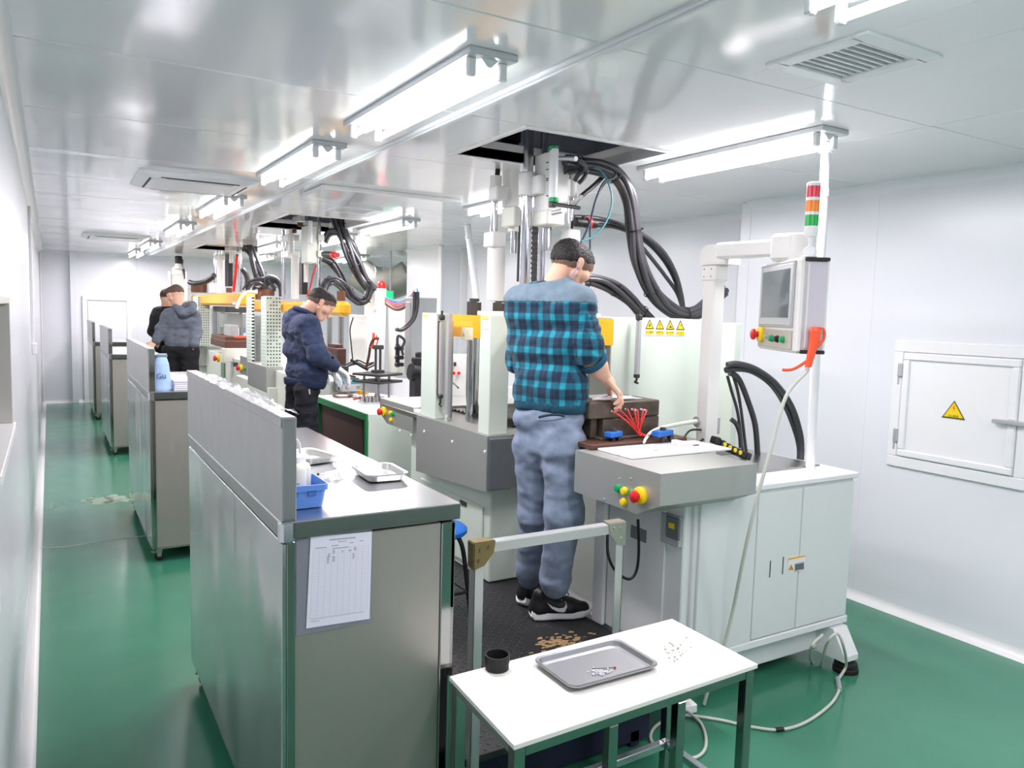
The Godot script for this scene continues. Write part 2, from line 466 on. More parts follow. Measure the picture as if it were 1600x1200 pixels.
	cove("trim_2", Vector3(XR, CEIL, -3.8), Vector3(XR, CEIL, 1.75), Xm, Dn, 0.055, M.wall)
	cove("trim_3", Vector3(4.45, CEIL, -8.6), Vector3(4.45, CEIL, -3.86), Xm, Dn, 0.055, M.wall)
	cove("trim_4", Vector3(XL, CEIL, ZF), Vector3(5.4, CEIL, ZF), Zp, Dn, 0.055, M.wall)
	cove("trim_5", Vector3(4.11, CEIL, -9.68), Vector3(4.11, CEIL, -8.6), Xm, Dn, 0.055, M.wall)
	cove("trim_6", Vector3(4.11, CEIL, -8.6), Vector3(4.45, CEIL, -8.6), Zp, Dn, 0.055, M.wall)
	cove("trim_7", Vector3(5.4, CEIL, ZF), Vector3(5.4, CEIL, -9.6), Xm, Dn, 0.055, M.wall)
	cove("baseboard_left", Vector3(XL, 0, ZF), Vector3(XL, 0, 1.75), Xp, U, 0.05, M.trim)
	cove("baseboard_right", Vector3(XR, 0, -3.8), Vector3(XR, 0, 1.75), Xm, U, 0.05, M.trim)
	cove("baseboard_far", Vector3(XL, 0, ZF), Vector3(5.4, 0, ZF), Zp, U, 0.05, M.trim)
	cove("baseboard_recess", Vector3(4.45, 0, -8.6), Vector3(4.45, 0, -3.86), Xm, U, 0.05, M.trim)
	# boxed service riser by the far door and its bright edge strips
	st = mb(); bb(st, Vector3(0.29, 0, ZF), Vector3(0.38, CEIL, ZF + 0.10), 0.004); struct("trim_8", st, M.wall)
	st = mb(); bb(st, Vector3(XL, 0, ZF), Vector3(XL + 0.03, CEIL, ZF + 0.03), 0.01); struct("trim_9", st, M.trim)
	# far door
	var dn = structnode("door_1")
	st = mb(); bb(st, Vector3(0.46, 0, ZF), Vector3(0.53, 1.68, ZF + 0.04), 0.004); bb(st, Vector3(1.11, 0, ZF), Vector3(1.18, 1.68, ZF + 0.04), 0.004); bb(st, Vector3(0.46, 1.68, ZF), Vector3(1.18, 1.75, ZF + 0.04), 0.004); obj("door_frame", st, M.white, dn)
	st = mb(); bb(st, Vector3(0.535, 0.02, ZF), Vector3(1.105, 1.675, ZF + 0.02), 0.003); obj("door_leaf", st, M.wall, dn)
	# pass-through window in the left wall
	var wn = structnode("window_1")
	st = mb(); bb(st, Vector3(XL - 0.10, 1.165, -3.425), Vector3(XL + 0.012, 1.194, -2.375), 0.002); obj("window_sill", st, M.trim, wn)
	st = mb(); bb(st, Vector3(XL - 0.10, 1.194, -3.42), Vector3(XL + 0.004, 1.636, -3.395), 0.002); bb(st, Vector3(XL - 0.10, 1.636, -3.42), Vector3(XL + 0.004, 1.66, -2.38), 0.002); bb(st, Vector3(XL - 0.10, 1.194, -2.405), Vector3(XL + 0.004, 1.636, -2.38), 0.002); obj("window_frame", st, sm(Color(0.80, 0.80, 0.77), 0.5), wn)
	st = mb(); bb(st, Vector3(XL - 0.106, 1.19, -3.40), Vector3(XL - 0.10, 1.64, -2.40)); obj("window_pane", st, sm(Color(0.10, 0.05, 0.06), 0.1), wn)
	# electrical cupboard let into the right wall
	var ec = thing("electrical_cupboard", "white wall cupboard with a yellow lightning-bolt warning triangle", "cupboard", Vector3(XR, 0.86, -2.29)); world_in(ec)
	st = mb(); bb(st, Vector3(XR, 0.84, -2.665), Vector3(XR + 0.2, 1.56, -1.92)); obj("body", st, M.white, ec)
	st = mb()
	for e in [[0.842, -2.662, 0.902, -1.923], [1.494, -2.662, 1.557, -1.923], [0.902, -2.662, 1.494, -2.605], [0.902, -1.98, 1.494, -1.923]]: bb(st, Vector3(XR - 0.014, e[0], e[1]), Vector3(XR, e[2], e[3]), 0.004)
	obj("frame", st, M.white, ec)
	var dl = mb(); bb(dl, Vector3(XR - 0.010, 0.904, -2.603), Vector3(XR, 1.492, -1.982), 0.002)
	for e in [[0.906, -2.60, 0.945, -1.985], [1.45, -2.60, 1.49, -1.985], [0.945, -2.60, 1.45, -2.56], [0.945, -2.025, 1.45, -1.985]]: bb(dl, Vector3(XR - 0.022, e[0], e[1]), Vector3(XR - 0.008, e[2], e[3]), 0.006)
	var door = obj("door", dl, M.white, ec)
	for y in [1.40, 1.03]:
		st = mb(); bb(st, Vector3(XR - 0.03, y - 0.045, -2.625), Vector3(XR - 0.012, y + 0.03, -2.597), 0.004); bb(st, Vector3(XR - 0.018, y - 0.09, -2.628), Vector3(XR - 0.012, y - 0.04, -2.618), 0.002); obj("hinge", st, M.alu, ec)
	st = mb(); bb(st, Vector3(XR - 0.045, 1.165, -2.09), Vector3(XR - 0.022, 1.185, -1.93), 0.004); bb(st, Vector3(XR - 0.03, 1.16, -2.02), Vector3(XR - 0.018, 1.19, -1.99), 0.003); obj("handle", st, M.alu, door, "brushed lever handle")
	# its warning triangle
	var tc := Vector3(XR - 0.0115, 1.20, -2.30)
	var T := func(s, off, up = 0.0): return [tc + Vector3(-off, 0.055 * s - 0.002 + up, 0), tc + Vector3(-off, -0.045 * s + up, -0.063 * s), tc + Vector3(-off, -0.045 * s + up, 0.063 * s)]
	st = mb(); prism(st, T.call(1.0, 0.0), Vector3(-0.001, 0, 0)); var ws = obj("warning_triangle", st, sm(Color(0.35, 0.36, 0.12), 0.5), ec)
	st = mb(); prism(st, T.call(0.82, 0.001), Vector3(-0.0006, 0, 0)); obj("yellow_field", st, M.ybtn, ws)
	st = mb(); var bo := tc + Vector3(-0.0017, 0.01, 0)
	prism(st, [bo + Vector3(0, 0.016, -0.001), bo + Vector3(0, -0.001, -0.006), bo + Vector3(0, -0.001, 0.000), bo + Vector3(0, -0.018, -0.002), bo + Vector3(0, 0.003, 0.007), bo + Vector3(0, 0.003, 0.001), bo + Vector3(0, 0.016, 0.004)], Vector3(-0.0004, 0, 0))
	obj("lightning_bolt", st, M.orange, ws)
	cjk_row(ws, "当心触电", tc + Vector3(-0.0019, -0.030, 0), Vector3(0, 0, 1), Vector3(-1, 0, 0), 0.013, M.black)
	# white trunking and switch on the left wall
	var ct = thing("cable_trunking", "slim white cable trunking ending in a switch box on the left wall", "trunking", Vector3(XL, 1.24, -7.3)); world_in(ct)
	st = mb(); bb(st, Vector3(XL, 1.30, -7.33), Vector3(XL + 0.02, CEIL - 0.06, -7.27), 0.003); obj("trunk", st, M.white, ct)
	st = mb(); bb(st, Vector3(XL, 1.22, -7.36), Vector3(XL + 0.035, 1.31, -7.24), 0.005); obj("switch_box", st, M.white, ct)
	# white drop pipes
	pipe("supply_pipe", "white drop pipe from the ceiling behind the door cabinet", Vector3(3.0, CEIL, -2.335), Vector3(3.14, 0.94, -2.42), 0.021)
	pipe("supply_pipe", "thin white drop pipe by the recess wall behind the yellow crossheads", PX(730, 347, 3.3), PX(751, 520, 3.3), 0.03)
	local_in()
	# ventilation grilles
	grille(VENTS[0], "white square ceiling grille with dark slots above the control panel")
	grille(VENTS[1], "white square ceiling grille near the middle press opening")
	cassette(Vector3(0.83, CEIL, -5.5), "white square air-conditioner cassette in the ceiling by the third lamp")
	cassette(Vector3(0.70, CEIL, -10.6), "white air-conditioner cassette in the ceiling nearest the far wall")
	var hc = thing("ceiling_hatch", "flat white hatch cover on the ceiling between near and middle presses", "hatch", Vector3(2.02, CEIL, -5.22)); world_in(hc)
	st = mb(); bb(st, Vector3(1.53, CEIL - 0.03, -5.45), Vector3(2.54, CEIL, -5.0), 0.006); obj("cover", st, M.ceil, hc)
	local_in()
func pipe(called, label, a, b, r):
	var o = thing(called, label, "pipe", b); world_in(o)
	var st := mb(); rod(st, a, b, r, 20); obj("tube", st, M.white, o)
	st = mb(); rod(st, a, a.lerp(b, 0.03), r * 1.5, 20); obj("collar", st, M.white, o)
	st = mb(); rod(st, a.lerp(b, 0.13), a.lerp(b, 0.155), r * 1.2, 20); obj("coupling", st, M.white, o)
	local_in()
func grille(r: Rect2, label):
	var o = thing("ceiling_grille", label, "grille", Vector3(r.get_center().x, CEIL, r.get_center().y), 0.0, "ceiling grilles"); world_in(o)
	var st := mb(); var w := 0.045
	for e in [[r.position.x - w, r.position.y - w, r.end.x + w, r.position.y + 0.01], [r.position.x - w, r.end.y - 0.01, r.end.x + w, r.end.y + w], [r.position.x - w, r.position.y, r.position.x + 0.01, r.end.y], [r.end.x - 0.01, r.position.y, r.end.x + w, r.end.y]]:
		bb(st, Vector3(e[0], CEIL - 0.008, e[1]), Vector3(e[2], CEIL + 0.03, e[3]), 0.003)
	obj("frame", st, M.white, o)
	st = mb(); bb(st, Vector3(r.position.x, CEIL + 0.045, r.position.y), Vector3(r.end.x, CEIL + 0.05, r.end.y)); obj("duct_back", st, M.slot, o)
	var n := 10
	for i in n + 1:
		var z: float = r.position.y + r.size.y * i / n
		st = mb(); bx(st, Vector3(r.get_center().x, CEIL + 0.004, z), Vector3(r.size.x, 0.010, 0.009), 0.001); obj("slat", st, M.white, o)
	local_in()
func cassette(c: Vector3, label):
	var o = thing("ac_cassette", label, "air conditioner", c, 0.0, "air-conditioner cassettes"); world_in(o)
	var st := mb()
	var R := func(s, y, r): return rrect(c.x, c.z, s, s, r).map(func(p): return Vector3(p.x, y, p.y))
	loft(st, [R.call(0.70, c.y, 0.01), R.call(0.70, c.y - 0.012, 0.01), R.call(0.56, c.y - 0.035, 0.03)]); obj("fascia", st, M.white, o)
	st = mb(); bx(st, c + Vector3(0, -0.036, 0), Vector3(0.40, 0.008, 0.40), 0.003)
	obj("intake_panel", st, M.white, o)
	for q in [[0, -1], [0, 1], [-1, 0], [1, 0]]:
		st = mb(); bx(st, c + Vector3(q[0] * 0.255, -0.0335, q[1] * 0.255), Vector3(0.40 if q[0] == 0 else 0.035, 0.006, 0.40 if q[1] == 0 else 0.035), 0.001); obj("outlet_flap", st, M.grey if q[1] == 1 else M.white, o)
		st = mb(); bx(st, c + Vector3(q[0] * 0.282, -0.0335, q[1] * 0.282), Vector3(0.46 if q[0] == 0 else 0.012, 0.006, 0.46 if q[1] == 0 else 0.012), 0.001); obj("outlet_slot", st, M.dark, o)
	local_in()
const STROKES := {
	"当": [0.5, 1, 0.5, 0.62, 0.15, 0.9, 0.3, 0.7, 0.85, 0.9, 0.7, 0.7, 0.12, 0.55, 0.85, 0.55, 0.85, 0.55, 0.85, 0.02, 0.2, 0.3, 0.85, 0.3, 0.12, 0.04, 0.85, 0.04],
	"心": [0.08, 0.55, 0.16, 0.2, 0.3, 0.75, 0.32, 0.1, 0.32, 0.1, 0.72, 0.08, 0.72, 0.08, 0.74, 0.3, 0.45, 0.95, 0.56, 0.65, 0.76, 0.75, 0.94, 0.4],
	"触": [0.25, 1, 0.05, 0.72, 0.12, 0.85, 0.42, 0.85, 0.1, 0.65, 0.1, 0.05, 0.1, 0.65, 0.42, 0.65, 0.42, 0.65, 0.42, 0.02, 0.1, 0.42, 0.42, 0.42, 0.1, 0.22, 0.42, 0.22, 0.52, 0.75, 0.94, 0.75, 0.52, 0.42, 0.94, 0.42, 0.52, 0.75, 0.52, 0.42, 0.94, 0.75, 0.94, 0.42, 0.73, 1, 0.73, 0.05, 0.5, 0.06, 0.98, 0.12],
	"电": [0.16, 0.82, 0.84, 0.82, 0.16, 0.82, 0.16, 0.3, 0.84, 0.82, 0.84, 0.3, 0.16, 0.56, 0.84, 0.56, 0.16, 0.3, 0.84, 0.3, 0.5, 1, 0.5, 0.05, 0.5, 0.05, 0.95, 0.05, 0.95, 0.05, 0.95, 0.22],
	"注": [0.1, 0.92, 0.24, 0.8, 0.05, 0.65, 0.2, 0.54, 0.06, 0.05, 0.26, 0.38, 0.62, 1, 0.68, 0.86, 0.38, 0.76, 0.94, 0.76, 0.42, 0.42, 0.9, 0.42, 0.34, 0.05, 0.98, 0.05, 0.66, 0.76, 0.66, 0.05],
	"意": [0.5, 1, 0.5, 0.9, 0.15, 0.88, 0.85, 0.88, 0.05, 0.74, 0.95, 0.74, 0.25, 0.64, 0.75, 0.64, 0.25, 0.64, 0.25, 0.36, 0.75, 0.64, 0.75, 0.36, 0.25, 0.5, 0.75, 0.5, 0.25, 0.36, 0.75, 0.36, 0.1, 0.24, 0.16, 0.06, 0.3, 0.26, 0.34, 0.05, 0.34, 0.05, 0.7, 0.05, 0.84, 0.26, 0.92, 0.1],
	"安": [0.5, 1, 0.5, 0.88, 0.08, 0.85, 0.92, 0.85, 0.08, 0.85, 0.08, 0.7, 0.92, 0.85, 0.92, 0.7, 0.05, 0.5, 0.95, 0.5, 0.42, 0.72, 0.24, 0.3, 0.24, 0.3, 0.8, 0.04, 0.7, 0.5, 0.18, 0.04],
	"全": [0.5, 1, 0.05, 0.6, 0.5, 1, 0.95, 0.6, 0.25, 0.55, 0.75, 0.55, 0.25, 0.32, 0.75, 0.32, 0.08, 0.06, 0.92, 0.06, 0.5, 0.55, 0.5, 0.06],
	"机": [0.05, 0.72, 0.45, 0.72, 0.25, 1, 0.25, 0.02, 0.25, 0.65, 0.05, 0.35, 0.25, 0.6, 0.42, 0.42, 0.55, 0.85, 0.82, 0.85, 0.55, 0.85, 0.46, 0.05, 0.82, 0.85, 0.82, 0.1, 0.82, 0.1, 0.98, 0.12],
	"伤": [0.25, 1, 0.05, 0.6, 0.16, 0.75, 0.16, 0.02, 0.5, 1, 0.36, 0.7, 0.46, 0.84, 0.95, 0.84, 0.4, 0.55, 0.9, 0.55, 0.9, 0.55, 0.84, 0.05, 0.62, 0.72, 0.36, 0.05],
	"人": [0.5, 1, 0.48, 0.6, 0.48, 0.6, 0.08, 0.04, 0.5, 0.6, 0.94, 0.04]}
func cjk_row(parent, s: String, c: Vector3, along: Vector3, out: Vector3, h: float, m):   # small lettering standing proud of a sign
	if not STROKES.has(s[0]):
		var tm := TextMesh.new()
		var f := SystemFont.new(); f.font_names = PackedStringArray(["Droid Sans"])
		tm.font = f; tm.text = s; tm.font_size = 32; tm.pixel_size = h / 32.0; tm.depth = 0.0006; tm.curve_step = 2.0
		var o := MeshInstance3D.new(); o.name = "lettering"; o.mesh = tm; o.set_surface_override_material(0, m)
		parent.add_child(o, true)
		o.transform = gxf(parent).affine_inverse() * Transform3D(Basis(along.normalized(), out.cross(along).normalized(), out.normalized()), c)
		return o
	var st := mb()
	var X := along.normalized(); var Y := out.cross(along).normalized()
	var w := h * 1.08
	for i in s.length():
		var q = STROKES[s[i]]
		var o2 := c + X * ((i - s.length() / 2.0) * w + h * 0.04) - Y * (h * 0.5)
		for k in range(0, q.size(), 4):
			var a: Vector3 = o2 + X * q[k] * h + Y * q[k + 1] * h; var b: Vector3 = o2 + X * q[k + 2] * h + Y * q[k + 3] * h
			var n: Vector3 = (b - a).normalized().cross(out).normalized() * h * 0.045
			quad(st, a - n, a + n, b + n, b - n, out)
	return obj("lettering", st, m, parent)

# ---------- lamps ----------
func lamp_fixture(c: Vector3, L: float, label, lit := true):
	var o = thing("tube_lamp", label, "ceiling lamp", c, 0.0, "twin-tube ceiling lamps")
	local_in()
	var st := mb(); bb(st, Vector3(-0.085, -0.022, -L / 2), Vector3(0.085, 0, L / 2), 0.003); obj("housing", st, M.alu, o)
	st = mb(); prism(st, [Vector3(-0.03, -0.022, -L / 2 + 0.03), Vector3(0.03, -0.022, -L / 2 + 0.03), Vector3(0.006, -0.045, -L / 2 + 0.03), Vector3(-0.006, -0.045, -L / 2 + 0.03)], Vector3(0, 0, L - 0.06)); obj("reflector", st, M.white, o)
	for s in [-1, 1]:
		for e in [-1, 1]:
			st = mb(); bb(st, Vector3(s * 0.055 - 0.014, -0.075, e * (L / 2 - 0.05) - 0.011), Vector3(s * 0.055 + 0.014, -0.02, e * (L / 2 - 0.05) + 0.011), 0.004); obj("tube_holder", st, M.white, o)
		st = mb(); rod(st, Vector3(s * 0.055, -0.058, -L / 2 + 0.06), Vector3(s * 0.055, -0.058, L / 2 - 0.06), 0.013, 12); obj("lamp_tube", st, M.glow, o)
	var a := AreaLight3D.new(); a.name = "lamp_light"
	a.area_size = Vector2(0.14, L - 0.12); a.light_color = Color(1.0, 0.958, 0.985); a.light_energy = LAMP_POWER * (1.2 if c.z < -8.0 else 1.0); a.area_range = 20.0 if "area_range" in a else 20.0
	a.shadow_enabled = true
	a.rotation_degrees = Vector3(-90, 0, 0); a.position = Vector3(0, -0.075, 0)
	o.add_child(a)
	return o
func lamps():
	var yc := CEIL
	for q in [[1.185, -2.72, "twin-tube ceiling lamp over the near bench, first of its row"], [1.175, -4.31, "twin-tube ceiling lamp second along the row over the benches"], [1.17, -6.5, "twin-tube ceiling lamp third along the row over the benches"], [1.17, -8.75, "twin-tube ceiling lamp fourth along the row over the benches"], [1.18, -11.5, "twin-tube ceiling lamp last along the row over the benches"],
		[2.80, -2.72, "twin-tube ceiling lamp above the tower light and control panel"], [2.80, -4.75, "twin-tube ceiling lamp partly behind the near press cylinders"], [2.72, -6.9, "twin-tube ceiling lamp to the rear of the middle press"], [2.75, -8.6, "twin-tube ceiling lamp seen past the middle press cylinders"], [2.5, -10.4, "twin-tube ceiling lamp beside the far press hoses"],
		[1.62, -0.75, "twin-tube ceiling lamp at the top edge of the picture"], [3.2, 0.1, "unseen twin-tube ceiling lamp behind the viewer, lighting the cupboard side"], [1.18, -13.4, "unseen twin-tube ceiling lamp placed to light the far door wall"], [2.9, -12.6, "unseen twin-tube ceiling lamp beyond the far press, lighting the back"], [4.0, -11.6, "unseen twin-tube ceiling lamp lighting the alcove by the duct"]]:  # the lamps behind the viewer and past the far press are unseen, placed for brightness
		lamp_fixture(Vector3(q[0], yc, q[1]), 1.17, q[2])

# ---------- stainless inspection benches ----------
func make_bench(label):      # authored with the front left corner at the origin, running to -z
	var o = thing("steel_bench", label, "workbench", Vector3.ZERO, 0.0, "stainless benches in a row beside the aisle"); local_in()
	var W := 0.505; var L := 1.55; var H := 1.10
	var st := mb(); bb(st, Vector3(-0.001, 0.10, -L - 0.001), Vector3(0.012, H - 0.055, -0.001), 0.002); obj("side_panel", st, M.steel_wavy, o)
	st = mb(); bb(st, Vector3(W - 0.02, 0.10, -L), Vector3(W - 0.008, H - 0.055, 0), 0.002); obj("side_panel", st, M.steel_wavy, o)
	st = mb(); bb(st, Vector3(0.03, 0.10, -0.022), Vector3(W - 0.05, H - 0.055, -0.006), 0.002); obj("end_panel", st, M.steel_matt, o)
	st = mb(); bb(st, Vector3(0.03, 0.10, -L + 0.006), Vector3(W - 0.05, H - 0.055, -L + 0.022), 0.002); obj("end_panel", st, M.steel_matt, o)
	for z in [0.0, -L + 0.05]:
		st = mb(); bb(st, Vector3(0.012, 0.09, z - 0.05), Vector3(0.034, H - 0.055, z), 0.002); obj("corner_post", st, M.mirror, o)
		st = mb(); bb(st, Vector3(W - 0.05, 0.09, z - 0.05), Vector3(W - 0.006, H - 0.055, z), 0.003); obj("corner_post", st, M.mirror, o)
	st = mb(); bb(st, Vector3(0.01, 0.09, -L), Vector3(W - 0.01, 0.10, 0)); obj("bottom_plate", st, M.steel, o)
	st = mb(); bb(st, Vector3(-0.004, H - 0.006, -L - 0.01), Vector3(W + 0.006, H, 0.006), 0.002); obj("worktop", st, M.steel_top, o)
	st = mb(); bb(st, Vector3(0.03, H - 0.048, -0.01), Vector3(W + 0.006, H - 0.002, 0.006), 0.003); bb(st, Vector3(-0.004, H - 0.048, -L), Vector3(0.008, H - 0.002, -0.03), 0.003); bb(st, Vector3(W - 0.006, H - 0.048, -L), Vector3(W + 0.006, H - 0.002, 0.0), 0.003); obj("apron", st, M.apron_dark, o)
	st = mb(); bb(st, Vector3(-0.006, H - 0.06, -0.03), Vector3(0.034, H + 0.002, 0.008), 0.008); obj("folded_corner", st, M.chrome, o)
	st = mb(); bb(st, Vector3(-0.004, H, -L), Vector3(0.036, H + 0.272, 0.004), 0.003); var sp = obj("backsplash", st, M.steel, o)
	st = mb(); bb(st, Vector3(0.0, H + 0.005, 0.003), Vector3(0.034, H + 0.265, 0.006), 0.002); obj("backsplash_end", st, M.mirror, sp)
	st = mb(); bb(st, Vector3(-0.007, H + 0.245, -L), Vector3(0.0, H + 0.274, 0.005), 0.002); obj("folded_hem", st, M.steel, sp)
	for z in [-0.06, -L + 0.06]:
		for x in [0.05, W - 0.06]:
			var c := mb(); bb(c, Vector3(x - 0.025, 0.082, z - 0.025), Vector3(x + 0.025, 0.09, z + 0.025)); prism(c, [Vector3(x - 0.02, 0.085, z + 0.014), Vector3(x + 0.02, 0.085, z + 0.014), Vector3(x + 0.01, 0.03, z + 0.014), Vector3(x - 0.012, 0.03, z + 0.014)], Vector3(0, 0, 0.004)); prism(c, [Vector3(x - 0.02, 0.085, z - 0.018), Vector3(x + 0.02, 0.085, z - 0.018), Vector3(x + 0.01, 0.03, z - 0.018), Vector3(x - 0.012, 0.03, z - 0.018)], Vector3(0, 0, 0.004)); bb(c, Vector3(x - 0.045, 0.055, z - 0.012), Vector3(x - 0.015, 0.066, z + 0.012), 0.003)
			var cs = obj("caster", c, M.zinc, o)
			c = mb(); lathe(c, [[0, -0.012], [0.026, -0.012], [0.03, -0.008], [0.03, 0.008], [0.026, 0.012], [0, 0.012]], Vector3(x, 0.03, z), Vector3(0, 0, 1), 18); obj("wheel", c, M.rubber, cs)
	return o
func benches():
	M.apron_dark = sm(Color(0.50, 0.52, 0.50), 0.22, 1.0)
	var b = make_bench("nearest stainless bench, with a record sheet on its end")
	b.position = Vector3(0.50, 0, -1.965)
	dup(b, Vector3(0.521, 0, -5.27), "second stainless bench, carrying a paper stack and a blue bag")
	dup(b, Vector3(0.53, 0, -9.27), "third stainless bench along the aisle, behind the paper stack bench")
	dup(b, Vector3(0.50, 0, -12.2), "last stainless bench along the aisle, near the far door")
	# record sheet in a clear sleeve
	var ps = thing("record_sheet", "printed record form in a clear sleeve on the nearest bench end", "paper form", Vector3(0.64, 0.93, -1.965)); world_in(ps)
	var st := mb(); bb(st, Vector3(0.537, 0.79, -1.9695), Vector3(0.745, 1.055, -1.9680)); obj("sleeve", st, M.sleeve if M.has("sleeve") else M.film, ps)
	st = mb(); var z := -1.9655
	var A := [Vector3(0.574, 1.052, z), Vector3(0.743, 1.046, z), Vector3(0.739, 0.800, z), Vector3(0.563, 0.806, z)]
	bb(st, Vector3(0.0, 0, 0), Vector3(0.0, 0, 0))
	st = mb(); prism(st, A, Vector3(0, 0, -0.0012))
	var sheet = obj("sheet", st, M.paper, ps)
	var ink := mb()
	var P := func(a, b_): return A[0].lerp(A[1], a).lerp(A[3].lerp(A[2], a), b_) + Vector3(0, 0, 0.0002)
	var L := func(s, a0, b0, a1, b1): quad(s, P.call(a0, b0), P.call(a1, b0), P.call(a1, b1), P.call(a0, b1), Vector3(0, 0, 1))
	for i in 27: L.call(ink, 0.05, 0.155 + i * 0.0285, 0.95, 0.1562 + i * 0.0285)
	for i in 10: L.call(ink, 0.05 + i * 0.1, 0.155, 0.0525 + i * 0.1, 0.898)
	obj("ruled_lines", ink, sm(Color(0.70, 0.70, 0.77), 0.8), sheet)
	ink = mb()
	for i in 26:
		L.call(ink, 0.30 + i * 0.0165, 0.043, 0.311 + i * 0.0165, 0.058)
	for i in 8: L.call(ink, 0.44 + i * 0.018, 0.074, 0.452 + i * 0.018, 0.084)
	for q in [[0.08, 0.125, 0.26], [0.34, 0.115, 0.45], [0.63, 0.10, 0.70], [0.80, 0.09, 0.86], [0.36, 0.145, 0.62]]: L.call(ink, q[0], q[1], q[2], q[1] + 0.007)
	L.call(ink, 0.06, 0.905, 0.9, 0.909); L.call(ink, 0.06, 0.93, 0.2, 0.935)
	for q in [[0.28, 0.20, 4], [0.27, 0.235, 7], [0.36, 0.165, 4], [0.36, 0.235, 6], [0.50, 0.185, 2], [0.62, 0.18, 2], [0.70, 0.155, 4], [0.68, 0.225, 6]]:
		for k in q[2]: L.call(ink, q[0] + rng.randf() * 0.01, q[1] + k * 0.011, q[0] + 0.03 + rng.randf() * 0.015, q[1] + k * 0.011 + 0.006)
	obj("printed_text", ink, sm(Color(0.56, 0.56, 0.62), 0.8), sheet)
	local_in()
	# blue basket with wash bottles
	var bk = thing("blue_basket", "small blue plastic basket on the nearest bench behind the backsplash end", "basket", Vector3(0.58, 1.10, -2.10)); world_in(bk)
	st = mb()
	var ring := func(w, d, y, r): return rrect(0.587, -2.135, w, d, r).map(func(p): return Vector3(p.x, y, p.y))
	loft(st, [ring.call(0.105, 0.125, 1.102, 0.012), ring.call(0.120, 0.142, 1.150, 0.014), ring.call(0.120, 0.142, 1.152, 0.014), ring.call(0.132, 0.155, 1.152, 0.016), ring.call(0.132, 0.155, 1.168, 0.016), ring.call(0.124, 0.147, 1.168, 0.014), ring.call(0.104, 0.124, 1.108, 0.012)])
	obj("tub", st, M.basket, bk)
	for sx in [-0.03, 0.02]:
		st = mb(); bb(st, Vector3(0.587 + sx - 0.012, 1.138, -2.0665), Vector3(0.587 + sx + 0.012, 1.15, -2.061), 0.001); obj("rim_notch", st, sm(Color(0.28, 0.45, 0.75), 0.4), bk)
	local_in()
	for q in [[0.570, -2.115, 1.0, "translucent wash bottle with a bent spout, front one in the basket"], [0.600, -2.165, 0.92, "translucent capped bottle behind the wash bottle in the basket"]]:
		var wb = thing("wash_bottle", q[3], "bottle", Vector3(q[0], 1.110, q[1]), 0.0, "bottles in the blue basket"); local_in()
		var k: float = q[2]
		st = mb(); lathe(st, [[0, 0], [0.030 * k, 0], [0.034 * k, 0.005], [0.034 * k, 0.095 * k], [0.028 * k, 0.108 * k], [0.015 * k, 0.114 * k], [0, 0.114 * k]], Vector3.ZERO, Vector3.UP, 24); obj("body", st, sm(Color(0.88, 0.875, 0.85), 0.4), wb)
		st = mb(); lathe(st, [[0.016 * k, 0.112 * k], [0.019 * k, 0.112 * k], [0.019 * k, 0.13 * k], [0, 0.132 * k]], Vector3.ZERO, Vector3.UP, 20); obj("cap", st, M.white, wb)
		if k == 1.0:
			st = mb(); tube(st, [Vector3(-0.003, 0.13, 0), Vector3(-0.008, 0.155, 0), Vector3(-0.014, 0.176, 0), Vector3(0.004, 0.178, 0), Vector3(0.014, 0.165, 0), Vector3(0.017, 0.138, 0.002)], 0.004, 8, 6); obj("spout", st, M.white, wb)
			st = mb()
			for i in 5:
				bx(st, Vector3(-0.006 + 0.003 * (i % 2), 0.060 - i * 0.010, 0.0335), Vector3(0.024 + 0.005 * (i % 3), 0.002, 0.002))
			obj("label_print", st, sm(Color(0.45, 0.42, 0.42), 0.7), wb)
	# trays
	tray("shiny rectangular steel tray alone on the nearest bench top", Vector3(0.925, 1.10, -2.385), 0.145, 0.20, 0.026, -0.05, M.tray_bright, "shiny trays on the nearest bench")
	tray("steel tray half hidden behind the basket on the nearest bench", Vector3(0.79, 1.10, -2.745), 0.145, 0.20, 0.026, 0.25, M.tray_bright, "shiny trays on the nearest bench")
	# swab with a red tip, drips
	var sw = thing("swab", "thin swab with a dark red tip behind the blue basket", "swab", Vector3(0.68, 1.1, -2.21)); world_in(sw)
	st = mb(); rod(st, Vector3(0.664, 1.165, -2.20), Vector3(0.672, 1.112, -2.19), 0.0012, 6); obj("stick", st, M.white, sw)
	st = mb(); ball(st, Vector3(0.664, 1.166, -2.20), Vector3(0.004, 0.004, 0.004), 8, 6); obj("tip", st, M.rust, sw)
	local_in()
	for q in [[Vector3(0.78, 1.1005, -2.42), 0.03], [Vector3(0.875, 1.1005, -2.72), 0.04]]:
		var cr = thing("clear_wrap", "crumpled scrap of clear wrap before the half hidden tray" if q[1] < 0.035 else "strip of clear wrap near the worktop edge beyond the shiny tray", "wrap", q[0]); local_in()
		st = mb(); crumple(st, Vector3.ZERO, q[1], 0.018, 6); obj("sheet", st, M.film, cr)
	# crumpled film along the top of the near backsplash
	var fo = thing("clear_film", "clear plastic film crumpled along the top of the nearest backsplash", "plastic film", Vector3(0.52, 1.373, -2.6)); world_in(fo)
	st = mb()
	var nz := 46
	var g := []
	for i in nz + 1:
		var row := []
		for k in 5:
			row.append(Vector3(0.492 + k * 0.014, 1.374 + (0.0 if k in [0, 4] else rng.randf_range(0.002, 0.020)) * (0.4 if i > 36 else 1.0), -1.98 - i * 0.028 + rng.randf_range(-0.008, 0.008)))
		g.append(row)
	for i in nz:
		for k in 4:
			var n = (g[i + 1][k] - g[i][k]).cross(g[i][k + 1] - g[i][k]).normalized()
			if n.y < 0: n = -n
			quad(st, g[i][k], g[i][k + 1], g[i + 1][k + 1], g[i + 1][k], n)
